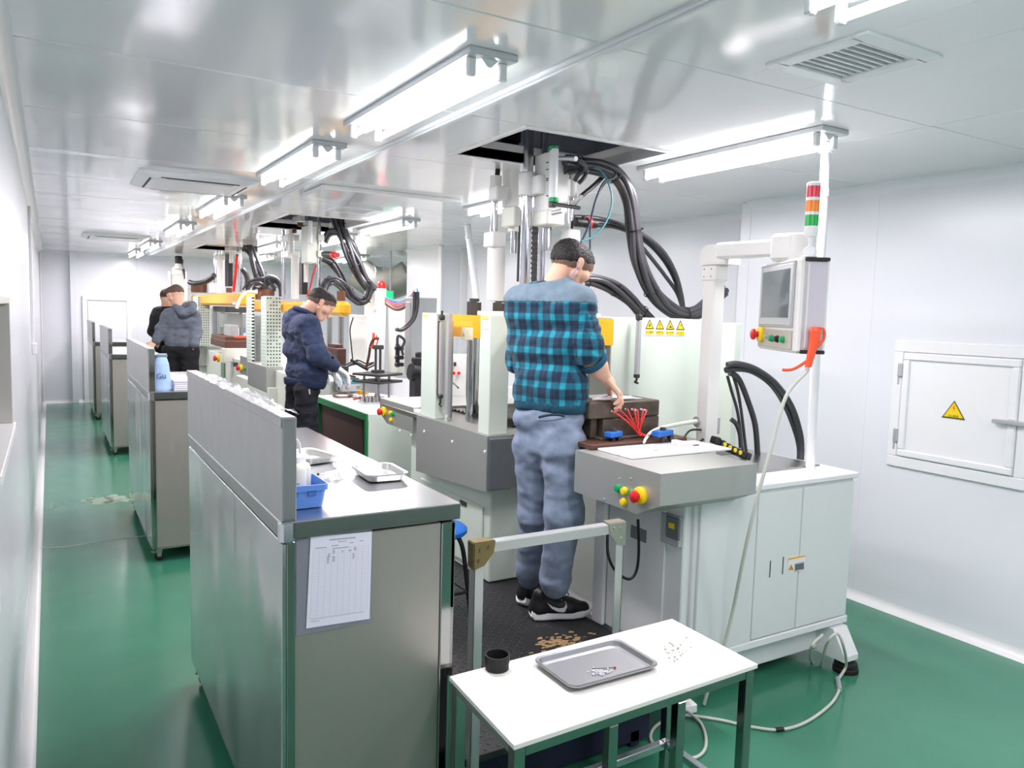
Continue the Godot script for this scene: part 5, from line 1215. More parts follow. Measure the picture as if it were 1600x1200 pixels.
	part("coil", wc, M.brown, func(s):
		var pts := []
		for i in 22: pts.append(PY(535 + cos(i * 0.62) * (16 - i * 0.25), 617 + sin(i * 0.62) * 3.5, H + 0.008 + i * 0.0006))
		tube(s, pts, 0.006, 8, 4))
	part("tail", wc, M.brown, func(s): tube(s, [PY(545, 619, H + 0.008), PY(560, 622, H + 0.008), PY(572, 621, H + 0.01)], 0.006, 8, 5))
	local_in()
	var rr = thing("red_lead", "red lead lying across the work table by the pin board", "lead", PY(560, 622, H)); world_in(rr)
	part("lead", rr, M.red, func(s): tube(s, [PY(552, 624, H + 0.006), PY(562, 622, H + 0.006), PY(575, 619, H + 0.01)], 0.006, 8, 5)); local_in()
	var wt = thing("white_trough", "white open trough behind the press fixture", "trough", Vector3(2.9, H, -5.9)); world_in(wt)
	part("wall", wt, M.white, func(s): prism(s, [PZ(572, 612, -6.25), PZ(662, 626, -6.25), PZ(662, 603, -6.25), PZ(640, 592, -6.25), PZ(572, 592, -6.25)], Vector3(0, 0, -0.03)))
	part("floor_panel", wt, M.white, func(s): bb(s, Vector3(2.30, H, -6.62), Vector3(2.73, H + 0.012, -6.29), 0.002))
	local_in()
	bundle("tangle of dark leads between the fixture and the middle press", [[498, 575], [520, 578], [540, 572], [558, 566], [572, 572], [585, 568]], 3, 0.007, M.hose, 0.018, -6.5, -6.4, "leads")
	bundle("black flexible arm of the inspection lamp", [[548, 562], [558, 568], [566, 573], [575, 578]], 1, 0.012, M.black, 0.0, -6.4, -6.3, "arm")
	bundle("brown pipe beside the fixture guide", [[572, 575], [576, 558], [579, 540], [584, 530], [592, 529]], 1, 0.011, M.brown, 0.0, -6.3, -6.2, "pipe")
	var g = thing("air_gun", "orange air blow gun hung by the fixture guide", "air gun", PZ(584, 540, -6.3)); world_in(g)
	part("body", g, M.orange, func(s): tube(s, [PZ(580, 544, -6.25), PZ(583, 532, -6.25), PZ(584, 520, -6.25)], 0.016, 10, 5, 0.010))
	part("trigger", g, M.orange, func(s): tube(s, [PZ(588, 524, -6.25), PZ(590, 532, -6.25), PZ(588, 540, -6.25)], 0.006, 8, 5)); local_in()

func perforated_post(parent, u0, u1, u2, v0, v1, x, rows: int):
	var a = PX(u0, (v0 + v1) * 0.5, x); var b = PX(u1, (v0 + v1) * 0.5, x)
	var t = PX(u1, v0, x).y; var w = PX(u1, v1, x).y
	var x1 = PZ(u2, (v0 + v1) * 0.5, b.z).x
	var p = part("perforated_post", parent, M.mint, func(s): bb(s, Vector3(x, w, a.z), Vector3(x1, t, b.z), 0.004))
	part("post_hole", p, M.slot, func(s):
		for i in rows:
			for k in 5:
				if rng.randf() < 0.12: continue
				lathe(s, [[0, 0], [0.009, 0], [0.009, 0.001], [0, 0.001]], Vector3(lerpf(x, x1, 0.12 + k * 0.19), lerpf(w, t, (i + 0.5) / rows), b.z), Vector3(0, 0, 1), 7)).set_meta("kind", "stuff")
	part("post_slot", p, M.grey, func(s):
		for i in rows: bb(s, Vector3(x - 0.001, lerpf(w, t, (i + 0.45) / rows), lerpf(a.z, b.z, 0.12)), Vector3(x + 0.001, lerpf(w, t, (i + 0.62) / rows), lerpf(a.z, b.z, 0.88)))).set_meta("kind", "stuff")
	return p

func press_middle():
	var o = thing("moulding_press", "middle moulding press with perforated guard posts behind the navy operator", "press", Vector3(2.5, 0, -8.0), 0.0, "moulding presses"); world_in(o)
	part("base_cabinet", o, M.cream, func(s): bb(s, Vector3(2.05, 0.05, -9.3), Vector3(3.0, 0.98, -7.0), 0.006); bb(s, Vector3(1.96, 0.05, -9.9), Vector3(2.10, 0.80, -8.25), 0.004))
	var sk = part("skirt", o, M.apron, func(s): blk(s, 387, 416, 443, 573, 612, 1.95))
	part("skirt_step", o, M.apron, func(s): blk(s, 375, 386, 388, 558, 588, 1.95))
	estop(sk, PX(378, 575, 1.95), Vector3(-1, 0, 0), 1.3)
	button(sk, PX(383, 576, 1.95), Vector3(-1, 0, 0), M.green, 0.016)
	part("inner_panel", o, M.grey, func(s): blk(s, 396, 407, 409, 493, 568, 2.06))
	perforated_post(o, 408, 415.5, 440, 463, 573, 1.95, 20)
	perforated_post(o, 385, 394, 397, 463, 566, 1.95, 20)
	var ch = part("crosshead", o, M.yellow, func(s): blk(s, 394, 533, 550, 471, 494, 2.12, 0.03))
	for q in [[515, 2.22, 8.0], [533, 2.36, 9.0], [455, 2.22, 9.0]]: part("tie_column", o, M.steel, func(s): vrod(s, q[0], 494, 556, q[1], q[2]))
	for q in [[533, 455, 470, 2.30, 14.0], [405, 456, 468, 2.2, 12.0]]: part("column_nut", o, M.brown, func(s): vrod(s, q[0], q[1], q[2], q[3], q[4], 6))
	part("table", o, M.iron, func(s): blk(s, 500, 530, 545, 572, 590, 2.12))
	part("mould", o, M.rust, func(s): blk(s, 505, 527, 541, 545, 572, 2.15); blk(s, 512, 524, 536, 538, 546, 2.17))
	# injection unit
	for q in [[443, 339, 468, 2.1, 6.0], [498, 337, 462, 2.3, 6.5], [480, 300, 345, 2.2, 7.0]]: part("chrome_rod", o, M.chrome, func(s): vrod(s, q[0], q[1], q[2], q[3], q[4], 16))
	part("lift_cylinder", o, M.creamw, func(s): vrod(s, 461, 399, 468, 2.12, 12.0, 20); vrod(s, 455, 358, 395, 2.1, 8.0, 16))
	part("bracket", o, M.creamw, func(s): blk(s, 440, 450, 468, 366, 376, 2.08))
	part("bracket", o, M.creamw, func(s): blk(s, 440, 450, 469, 391, 401, 2.08))
	part("injection_block", o, M.cream, func(s): blk(s, 471, 480, 495, 352, 410, 2.15))
	part("scale_tube", o, M.white, func(s): vrod(s, 485, 345, 381, 2.12, 6.0, 12))
	part("bracket", o, M.cream, func(s): blk(s, 493, 497, 507, 366, 376, 2.25)); part("bracket", o, M.cream, func(s): blk(s, 493, 497, 507, 391, 401, 2.25))
	part("head_block", o, M.creamw, func(s): blk(s, 457, 468, 478, 335, 345, 2.15))
	part("plunger_rod", o, M.creamw, func(s): vrod(s, 478, 410, 441, 2.2, 7.0, 16))
	part("energy_chain", o, M.black, func(s): blk(s, 466, 472, 481, 410, 460, 2.3))
	part("motor", o, M.rust, func(s): vrod(s, 469, 345, 354, 2.2, 9.0, 12))
	part("motor", o, M.rust, func(s): vrod(s, 460, 357, 364, 2.1, 7.0, 12))
	part("valve", o, M.black, func(s): rod(s, PX(506, 397, 2.25), PX(519, 398, 2.25), 0.028, 14))
	part("valve_cap", o, M.red, func(s): rod(s, PX(519, 398, 2.25), PX(523, 398.3, 2.25), 0.028, 14); rod(s, PX(524, 398.3, 2.25), PX(528, 398.5, 2.25), 0.020, 12))
	part("thin_pipe", o, M.redwire, func(s): tube(s, [PX(494, 415, 2.25), PX(489, 430, 2.25), PX(485, 448, 2.25), PX(480, 463, 2.25)], 0.008, 8, 5))
	local_in()
	# service pillar, beacon and cabinets behind
	var p = thing("service_pillar", "white service pillar with hoses and a red beacon on top", "pillar cabinet", Vector3(2.9, 0, -7.6)); world_in(p)
	var pz = PX(583, 500, 2.85).z
	part("column", p, M.creamw, func(s): bb(s, Vector3(2.85, 0.0, pz - 0.28), Vector3(PZ(604, 500, pz).x, PX(583, 453, 2.85).y, pz), 0.02))
	part("door", p, M.white, func(s): bb(s, PZ(586, 545, pz) + Vector3(0, 0, -0.002), PZ(603, 477, pz) + Vector3(0, 0, 0.006), 0.004))
	part("door_hinge", p, M.grey, func(s): bb(s, PZ(584, 488, pz), PZ(588, 484, pz) + Vector3(0, 0, 0.008)))
	local_in()
	var bt = PZ(596, 461, pz - 0.1)
	bt.y = PX(583, 453, 2.85).y
	var be = thing("beacon", "red warning beacon on the white service pillar", "beacon light", bt); local_in()
	part("foot", be, M.white, func(s): lathe(s, [[0, 0], [0.05, 0], [0.05, 0.02], [0, 0.02]], Vector3.ZERO, Vector3.UP, 20))
	part("dome", be, M.red, func(s): lathe(s, [[0.0, 0.02], [0.043, 0.02], [0.043, 0.06], [0.036, 0.085], [0.02, 0.098], [0, 0.1]], Vector3.ZERO, Vector3.UP, 20))
	for q in [[545, 573, 580, 493, 600, 2.75, M.cab, "grey control cabinet behind the middle press mould"], [606, 620, 624, 478, 620, 3.0, M.creamw, "pale cabinet to the camera side of the service pillar"], [632, 643, 658, 464, 640, 2.75, M.grey, "tall grey cabinet with hoses draped over its top"]]:
		var cb = thing("control_cabinet", q[7], "cabinet", Vector3(q[5], 0, PX(q[1], 540, q[5]).z), 0.0, "cabinets behind the work table"); world_in(cb)
		part("body", cb, q[6], func(s):
			var bz = PX(q[1], 540, q[5]).z
			bb(s, Vector3(q[5], 0.0, PX(q[0], 540, q[5]).z), Vector3(PZ(q[2], 540, bz).x + 0.15, PX(q[1], q[3], q[5]).y, bz), 0.006))
		part("door", cb, q[6], func(s): bb(s, Vector3(q[5] - 0.008, 0.3, PX(q[0], 540, q[5]).z + 0.03), Vector3(q[5] + 0.002, PX(q[1], q[3] + 8, q[5]).y, PX(q[1], 540, q[5]).z - 0.03), 0.003))
		local_in()
	var mt = thing("pump_motor", "black motor unit low beside the tall grey cabinet", "motor", PZ(650, 592, -5.6)); world_in(mt)
	part("body", mt, M.black, func(s): rod(s, PZ(640, 580, -5.55), PZ(668, 584, -5.55), 0.07, 18, -1.0, 0.01); bx(s, PZ(654, 567, -5.55), Vector3(0.09, 0.09, 0.09), 0.01))
	part("stand", mt, M.dark, func(s): bb(s, Vector3(PZ(645, 590, -5.55).x, 0.0, -5.62), PZ(663, 586, -5.5) , 0.006))
	part("terminal_box", mt, M.dark, func(s): bx(s, PZ(655, 556, -5.55), Vector3(0.05, 0.06, 0.06), 0.01)); local_in()
	var vs = thing("valve_stack", "stack of black valves on the side of the pale cabinet", "valves", PZ(626, 575, -6.2)); world_in(vs)
	for v in [[541, 548], [556, 562], [567, 573]]: part("valve", vs, M.black, func(s): bb(s, PZ(620, v[1], -6.2), PZ(632, v[0], -6.2) + Vector3(0, 0, -0.06), 0.008))
	part("manifold", vs, M.black, func(s): bb(s, PZ(620, 574, -6.22), PZ(625, 538, -6.22) + Vector3(0, 0, -0.04), 0.004))
	part("lead", vs, M.hose, func(s): tube(s, [PZ(621, 540, -6.2), PZ(622, 525, -6.2), PZ(632, 532, -6.2), PZ(628, 545, -6.2), PZ(630, 555, -6.2)], 0.012, 8, 5)); local_in()
	bundle("broad grey hose bundle dropping from the ceiling opening to the service pillar", [[524, 330], [532, 352], [545, 388], [556, 415], [568, 440], [584, 456]], 5, 0.020, M.hose, 0.045, -7.6, -7.5)
	bundle("dark hose arching from the middle press head over to the pillar", [[507, 378], [514, 364], [528, 363], [542, 372], [554, 388], [562, 410]], 2, 0.022, M.hose, 0.02, -7.6, -7.6)
	bundle("black hoses sweeping down from the middle press head under the pillar top", [[505, 402], [520, 410], [535, 432], [545, 455], [560, 471], [573, 468], [577, 450], [572, 440]], 4, 0.016, M.hose, 0.03, -7.5, -7.4)
	bundle("black leads looping over the middle press crosshead", [[507, 452], [512, 441], [524, 438], [538, 450], [548, 464], [562, 472]], 5, 0.011, M.hose, 0.035, -7.4, -7.4, "leads")
	bundle("thin dark wire ring standing behind the navy operator's head", [[510, 441], [512, 433], [518, 432], [522, 440]], 1, 0.006, M.hose, 0.0, -7.4, -7.4, "wire")
	for q in [[0, M.bluehose, "blue hose sagging from the service pillar to the tall cabinet"], [3, sm(Color(0.20, 0.24, 0.36), 0.4), "dark blue hose sagging beside the blue one"], [6, sm(Color(0.62, 0.20, 0.24), 0.4), "red hose sagging from the service pillar to the tall cabinet"], [9, sm(Color(0.45, 0.14, 0.18), 0.4), "dark red hose sagging under the red one"], [12, M.hose, "lowest black hose sagging to the tall cabinet"], [14, M.brown, "brown hose lowest of the sagging coloured hoses"]]:
		var k: float = q[0]
		bundle(q[2], [[603, 466 + k * 0.6], [618, 471 + k * 0.9], [632, 469 + k * 0.8], [643, 462 + k * 0.4], [650, 453 + k * 0.3], [652, 465]], 1, 0.014, q[1], 0.0, -7.2 + k * 0.01, -6.3, "hose").set_meta("group", "coloured hoses sagging from the service pillar")
	bundle("black hose falling from the coloured hoses down to the valve stack", [[650, 456], [650, 478], [646, 498], [634, 511], [625, 516], [619, 514]], 2, 0.014, M.hose, 0.012, -6.2, -6.2)
	bundle("thin black lead on the grey control cabinet behind the mould", [[552, 496], [547, 515], [549, 540], [552, 570]], 1, 0.006, M.hose, 0.0, -6.9, -6.9, "lead")
	# back-of-room services seen past the pillar
	var du = thing("flexible_duct", "grey flexible duct sagging in the alcove near the far wall", "duct", PZ(600, 430, -11.5)); world_in(du)
	part("duct", du, sm(Color(0.60, 0.60, 0.57), 0.4, 0.5), func(s): tube(s, [PZ(560, 425, -11.6), PZ(577, 437, -11.5), PZ(598, 445, -11.4), PZ(622, 440, -11.3), PZ(640, 430, -11.2)], 0.24, 30, 10))
	for i in 3: part("duct_band", du, M.grey, func(s): lathe(s, [[0.238, -0.01], [0.248, -0.01], [0.248, 0.01], [0.238, 0.01]], PZ(579 + i * 15, 438 + i * 3, -11.48), Vector3(1, -0.15, 0.05), 24))
	local_in()
	var ex = thing("exit_light", "small green running-light box low in the alcove beside the beacon", "exit light", PZ(610, 461, -9.9)); world_in(ex)
	var gl := sm(Color(0.05, 0.55, 0.35), 0.4); gl.emission_enabled = true; gl.emission = Color(0.15, 0.85, 0.55); gl.emission_energy_multiplier = 0.7
	part("lens", ex, gl, func(s): bb(s, PZ(604, 468, -9.9), PZ(615, 455, -9.9) + Vector3(0, 0, -0.05), 0.01)); 
	part("hanger", ex, M.grey, func(s): rod(s, PZ(610, 455, -9.93), Vector3(PZ(610, 455, -9.93).x, CEIL, -9.93), 0.012, 8))
	part("backplate", ex, M.grey, func(s): bb(s, PZ(603, 469, -9.96), PZ(616, 454, -9.96) + Vector3(0, 0, -0.02), 0.003)); local_in()
	# control boxes behind the near press
	var kb = thing("control_box", "white control box with red knobs behind the near press column", "control box", PZ(706, 610, -4.9)); world_in(kb)
	part("body", kb, M.cab, func(s): bb(s, PZ(690, 640, -5.0), PZ(760, 556, -5.0) + Vector3(0, 0, -0.25), 0.006))
	for q in [[701, 583], [709, 583], [717, 583]]: part("knob", kb, M.red, func(s): rod(s, PZ(q[0], q[1], -5.0), PZ(q[0], q[1], -4.97), 0.012, 12))
	for q in [[703, 569], [711, 569]]: part("switch", kb, M.iron, func(s): bx(s, PZ(q[0], q[1], -4.99), Vector3(0.014, 0.03, 0.02), 0.003))
	part("socket_plug", kb, M.black, func(s): rod(s, PZ(692, 586, -4.98), PZ(694, 586, -4.90), 0.035, 14))
	local_in()
	bundle("thin black lead from the plug behind the near press post", [[694, 588], [702, 594], [710, 600], [716, 606]], 1, 0.006, M.hose, 0.0, -4.88, -4.6, "lead")

func press_far():
	var o = thing("moulding_press", "far moulding press with a yellow crosshead beside the hooded worker", "press", Vector3(2.4, 0, -11.5), 0.0, "moulding presses"); world_in(o)
	part("base_cabinet", o, M.cream, func(s): bb(s, Vector3(2.12, 0.05, -13.2), Vector3(3.0, 0.95, -10.0), 0.006))
	part("skirt", o, M.apron, func(s): blk(s, 300, 308, 349, 542, 572, 1.98))
	part("lower_panel", o, M.creamw, func(s): blk(s, 300, 308, 340, 570, 625, 1.99))
	var tb = part("table_box", o, M.cream, func(s): blk(s, 346, 350, 387, 545, 566, 2.0))
	estop(tb, PX(343, 560, 1.98), Vector3(-1, 0, 0), 1.6)
	part("underframe", o, sm(Color(0.45, 0.55, 0.45), 0.5), func(s): blk(s, 345, 350, 385, 567, 600, 2.1))
	part("meter_window", o, M.iron, func(s): blk(s, 364, 365, 372, 566, 573, 2.05))
	perforated_post(o, 302, 309, 328, 463, 541, 1.97, 20)
	var ch = part("crosshead", o, M.yellow, func(s): blk(s, 298, 372, 400, 458, 478, 2.02, 0.03))
	part("maker_plate", ch, M.white, func(s): bb(s, PX(363, 476, 2.016), PX(371, 472, 2.016) + Vector3(0.004, 0, 0)))
	part("mould", o, M.rust, func(s): blk(s, 329, 352, 387, 533, 544, 2.05))
	part("mould_top", o, M.brown, func(s): blk(s, 330, 352, 387, 526, 533, 2.08))
	part("hot_strip", o, M.orange, func(s): blk(s, 366, 368, 386, 525, 528, 2.1))
	for q in [[336, 480, 528, 2.5, 6.0], [348, 480, 528, 2.6, 7.0], [377, 480, 528, 2.5, 6.0]]: part("tie_column", o, M.steel, func(s): vrod(s, q[0], q[1], q[2], q[3], q[4], 14))
	part("upper_mould", o, M.iron, func(s): blk(s, 333, 352, 386, 479, 488, 2.2))
	part("heater_plate", o, M.steel, func(s): blk(s, 342, 356, 384, 490, 512, 2.3))
	part("clamp_unit", o, sm(Color(0.35, 0.47, 0.55), 0.5), func(s): blk(s, 330, 338, 344, 495, 524, 2.7); blk(s, 374, 378, 384, 492, 520, 2.7))
	part("ejector_block", o, M.grey, func(s): blk(s, 350, 360, 372, 508, 526, 2.2))
	for q in [[311, 442, 457, 2.2, 24.0], [416, 452, 462, 2.4, 26.0], [407, 446, 454, 2.5, 8.0], [358, 450, 457, 2.3, 9.0]]: part("column_nut", o, M.brown, func(s): vrod(s, q[0], q[1], q[2], q[3], q[4], 8))
	for q in [[336, 370, 444, 2.2, 4.5], [344, 370, 400, 2.2, 5.0], [375, 374, 456, 2.3, 5.5]]: part("chrome_rod", o, M.chrome, func(s): vrod(s, q[0], q[1], q[2], q[3], q[4], 12))
	part("lift_cylinder", o, M.white, func(s): vrod(s, 345, 405, 458, 2.2, 12.0, 16))
	part("cylinder_head", o, M.white, func(s): blk(s, 337, 343, 352, 398, 406, 2.15))
	part("valve_box", o, M.white, func(s): blk(s, 327, 334, 341, 442, 457, 2.1))
	part("injection_block", o, M.creamw, func(s): blk(s, 351, 361, 371, 373, 391, 2.2))
	part("plunger_rod", o, M.white, func(s): vrod(s, 361, 390, 411, 2.25, 6.0, 12))
	part("energy_chain", o, M.black, func(s): blk(s, 351, 357, 364, 393, 447, 2.4))
	part("thin_pipe", o, M.redwire, func(s): tube(s, [PX(371, 398, 2.25), PX(369, 415, 2.25), PX(367, 435, 2.25), PX(365, 455, 2.25)], 0.02, 8, 5))
	local_in()
	bundle("dark hose bundle leaning down right of the far press head", [[382, 384], [392, 390], [399, 405], [408, 428], [416, 446], [424, 455]], 4, 0.022, M.hose, 0.045, -10.6, -10.4)
	bundle("black hoses hanging straight beside the far press head", [[394, 386], [398, 408], [401, 428], [404, 446]], 2, 0.025, M.hose, 0.035, -10.7, -10.6)
	bundle("black hose arc in front of the recess behind the far press", [[378, 420], [384, 427], [387, 437], [386, 450]], 1, 0.04, M.hose, 0.0, -10.9, -10.9, "hose")
	bundle("tangle of black leads on the far press crosshead", [[389, 456], [392, 446], [400, 441], [410, 442], [420, 450], [428, 456]], 5, 0.014, M.hose, 0.06, -10.2, -10.2, "leads")
	bundle("black looped hoses at the right of the far press", [[414, 441], [424, 436], [434, 439], [440, 450], [441, 462]], 2, 0.032, M.hose, 0.03, -10.2, -10.0)
	bundle("black hose slung low behind the hooded worker's press", [[296, 441], [305, 443], [318, 441], [328, 436], [335, 430]], 1, 0.04, M.hose, 0.0, -13.0, -12.6, "hose")
	bundle("pale hose drooping across the yellow far crosshead", [[402, 457], [388, 456], [380, 461], [374, 470], [370, 482]], 1, 0.02, sm(Color(0.90, 0.82, 0.74), 0.4), 0.0, -9.4, -9.4, "hose")
	var rv = thing("relief_valve", "red and white relief valve under the far ceiling opening", "valve", PZ(398, 390, -10.8)); world_in(rv)
	part("red_body", rv, M.red, func(s): bx(s, PZ(397, 388, -10.8), Vector3(0.06, 0.05, 0.06), 0.01))
	part("white_body", rv, M.white, func(s): bx(s, PZ(398, 396, -10.8), Vector3(0.055, 0.07, 0.055), 0.01)); local_in()
	# last press head, seen over the far workers
	var h = thing("press_head", "small white press head by the far wall over the two far workers", "press head", PZ(277, 470, -13.6)); world_in(h)
	var Z4 := -13.6
	part("motor", h, M.dark, func(s): rod(s, PZ(279, 412, Z4), PZ(279, 400, Z4), 0.055, 14, -1.0, 0.01))
	part("cone", h, M.creamw, func(s): rod(s, PZ(279, 420, Z4), PZ(279, 411, Z4), 0.08, 16, 0.04))
	part("upper_block", h, M.white, func(s): bb(s, PZ(271, 429, Z4), PZ(286, 418, Z4) + Vector3(0, 0, -0.16), 0.01))
	part("lower_block", h, M.creamw, func(s): bb(s, PZ(268, 450, Z4), PZ(289, 429, Z4) + Vector3(0, 0, -0.2), 0.01))
	part("bed", h, M.cream, func(s): bb(s, Vector3(PZ(262, 475, Z4).x, 0.0, Z4 - 0.3), PZ(296, 468, Z4), 0.01))
	for u in [265, 291]: part("guide_rod", h, M.white, func(s): rod(s, PZ(u, 470, Z4), PZ(u, 424, Z4), 0.025, 12))
	for v in [440, 448, 454]: part("fin", h, M.creamw, func(s): bb(s, PZ(287, v + 2, Z4), PZ(298, v, Z4) + Vector3(0, 0, -0.1), 0.004))
	part("hose", h, M.hose, func(s): tube(s, [PZ(282, 402, Z4), PZ(285, 408, Z4), PZ(284, 415, Z4), PZ(288, 425, Z4), PZ(289, 436, Z4)], 0.018, 8, 5)); local_in()

# ---------- leads and power strip on the floor ----------
func small_things():
	var ps = thing("power_strip", "white socket strip with a black plug under the white-topped table", "power strip", PY(1070, 1104, 0.0)); world_in(ps)
	var c := PY(1068, 1112, 0.0)
	part("body", ps, M.white, func(s): bx(s, c + Vector3(0, 0.02, 0), Vector3(0.10, 0.04, 0.055), 0.005, Basis(Vector3.UP, -0.2)))
	part("socket", ps, M.grey, func(s): bx(s, c + Vector3(-0.02, 0.0405, 0), Vector3(0.03, 0.002, 0.03), 0.001, Basis(Vector3.UP, -0.2)))
	part("plug", ps, M.black, func(s): bx(s, c + Vector3(-0.015, 0.052, 0.0), Vector3(0.03, 0.025, 0.026), 0.006))
	local_in()
	var fl = thing("floor_cable", "pale cable snaking over the green floor from the press foot", "cable", PY(1220, 1140, 0.0)); world_in(fl)
	part("cable", fl, M.cable, func(s): tube(s, [PZ(1285, 992, -2.20), PZ(1268, 1010, -2.16), PY(1268, 1034, 0.012), PY(1282, 1040, 0.008), PZ(1292, 1005, -2.12), PZ(1308, 990, -2.10), PZ(1318, 1010, -2.09), PY(1322, 1040, 0.05), PY(1310, 1062, 0.01), PY(1312, 1075, 0.008), PY(1298, 1100, 0.008), PY(1260, 1128, 0.008), PY(1220, 1140, 0.008), PY(1175, 1136, 0.008), PY(1120, 1124, 0.008), PY(1060, 1118, 0.008), PY(1024, 1135, 0.008), PY(1018, 1158, 0.008), PY(1050, 1178, 0.008), PY(1085, 1184, 0.008), PY(1103, 1165, 0.008), PY(1095, 1130, 0.008), PY(1065, 1106, 0.02)], 0.0065, 10, 10))
	part("coupling", fl, M.alu, func(s): rod(s, PY(1309, 1060, 0.012), PY(1312, 1078, 0.010), 0.011, 12))
	part("tape_wrap", fl, M.black, func(s): rod(s, PY(1212, 1140, 0.010), PY(1224, 1139, 0.010), 0.009, 10))
	local_in()

# ---------- people ----------
func J(u, v, d) -> Vector3: return EYE + ray(u, v) * (d / FPX)      # a joint on the sight line through (u, v), d metres ahead
func bone(a: Vector3, b: Vector3, ra: float, rb: float = -1.0, flat := Vector3.ZERO, k := 1.0) -> Array:
	return [a, b, ra, rb if rb >= 0.0 else ra, flat, k]
# Smooth union of tapered capsules, meshed as surface nets, added to st. cuts: [point, normal] keep the side the normal points to.
func flesh(st: SurfaceTool, bones: Array, cell: float, blend: float, cuts := [], folds := 0.0, freq := 9.0, seed_ := 3, grow := 0.0):
	var lo := Vector3(1e9, 1e9, 1e9); var hi := -lo
	for b in bones:
		var r: float = max(b[2], b[3]) + grow + cell * 3.0 + folds
		for p in [b[0], b[1]]:
			lo = lo.min(p - Vector3(r, r, r)); hi = hi.max(p + Vector3(r, r, r))
	var nx := int((hi.x - lo.x) / cell) + 2; var ny := int((hi.y - lo.y) / cell) + 2; var nz := int((hi.z - lo.z) / cell) + 2
	var F := PackedFloat32Array(); F.resize(nx * ny * nz); F.fill(1000.0)
	for b in bones:
		var a: Vector3 = b[0]; var e: Vector3 = b[1] - b[0]; var ra: float = b[2] + grow; var dr: float = b[3] - b[2]
		var fl: Vector3 = b[4]; var fk: float = b[5] - 1.0
		var L2 := maxf(e.length_squared(), 1e-9)
		var m := maxf(b[2], b[3]) + grow + blend + cell * 2.5
		var l0: Vector3 = (b[0].min(b[1]) - Vector3(m, m, m) - lo) / cell; var h0: Vector3 = (b[0].max(b[1]) + Vector3(m, m, m) - lo) / cell
		for i in range(maxi(0, int(l0.x)), mini(nx, int(h0.x) + 2)):
			for j in range(maxi(0, int(l0.y)), mini(ny, int(h0.y) + 2)):
				var at := (i * ny + j) * nz
				for k in range(maxi(0, int(l0.z)), mini(nz, int(h0.z) + 2)):
					var p := lo + Vector3(i, j, k) * cell - a
					if fk != 0.0: p += fl * (p.dot(fl) * fk)
					var t := clampf(p.dot(e) / L2, 0.0, 1.0)
					var d := (p - e * t).length() - ra - dr * t
					var f := F[at + k]
					var h := blend - absf(f - d)
					if h > 0.0: F[at + k] = minf(f, d) - h * h / (4.0 * blend)
					elif d < f: F[at + k] = d
	if folds > 0.0:
		var nn := FastNoiseLite.new(); nn.seed = seed_; nn.frequency = freq; nn.fractal_octaves = 2
		for q in F.size():
			if absf(F[q]) < folds + cell * 2.0:
				var k := q % nz; var j := (q / nz) % ny; var i := q / (nz * ny)
				var p := lo + Vector3(i, j, k) * cell
				F[q] += folds * nn.get_noise_3d(p.x, p.y * 1.8, p.z)
	for c in cuts:
		var cn: Vector3 = c[1].normalized(); var off: float = cn.dot(c[0])
		var rag: float = c[2] if c.size() > 2 else 0.0
		var rn := FastNoiseLite.new(); rn.seed = 9; rn.frequency = 55.0
		var q := 0
		for i in nx:
			for j in ny:
				for k in nz:
					var pp := lo + Vector3(i, j, k) * cell
					var s := off - cn.dot(pp)
					if rag > 0.0 and absf(s) < 0.03: s += rag * rn.get_noise_3d(pp.x, pp.y * 0.5, pp.z)
					if F[q] < s: F[q] = s
					q += 1
	var id := PackedInt32Array(); id.resize(nx * ny * nz); id.fill(-1)
	var V := PackedVector3Array(); var N := PackedVector3Array()
	var sx := ny * nz; var sy := nz
	var CO := [0, 1, sy, sy + 1, sx, sx + 1, sx + sy, sx + sy + 1]
	var CP := [Vector3(0, 0, 0), Vector3(0, 0, 1), Vector3(0, 1, 0), Vector3(0, 1, 1), Vector3(1, 0, 0), Vector3(1, 0, 1), Vector3(1, 1, 0), Vector3(1, 1, 1)]
	var ED := [[0, 1], [2, 3], [4, 5], [6, 7], [0, 2], [1, 3], [4, 6], [5, 7], [0, 4], [1, 5], [2, 6], [3, 7]]
	for i in nx - 1:
		for j in ny - 1:
			var at := i * sx + j * sy
			for k in nz - 1:
				var q := at + k
				var f0 := F[q]
				if f0 > cell * 2.0 or f0 < -cell * 2.0: continue
				var inside := 0
				for c in 8:
					if F[q + CO[c]] < 0.0: inside += 1
				if inside == 0 or inside == 8: continue
				var s := Vector3.ZERO; var n := 0
				for e in ED:
					var fa := F[q + CO[e[0]]]; var fb := F[q + CO[e[1]]]
					if (fa < 0.0) != (fb < 0.0):
						s += CP[e[0]].lerp(CP[e[1]], fa / (fa - fb)); n += 1
				id[q] = V.size()
				V.append(lo + (Vector3(i, j, k) + s / n) * cell)
				var g := Vector3(F[q + sx] + F[q + sx + sy] + F[q + sx + 1] + F[q + sx + sy + 1] - F[q] - F[q + sy] - F[q + 1] - F[q + sy + 1], F[q + sy] + F[q + sx + sy] + F[q + sy + 1] + F[q + sx + sy + 1] - F[q] - F[q + sx] - F[q + 1] - F[q + sx + 1], F[q + 1] + F[q + sx + 1] + F[q + sy + 1] + F[q + sx + sy + 1] - F[q] - F[q + sx] - F[q + sy] - F[q + sx + sy])
				N.append(g.normalized())
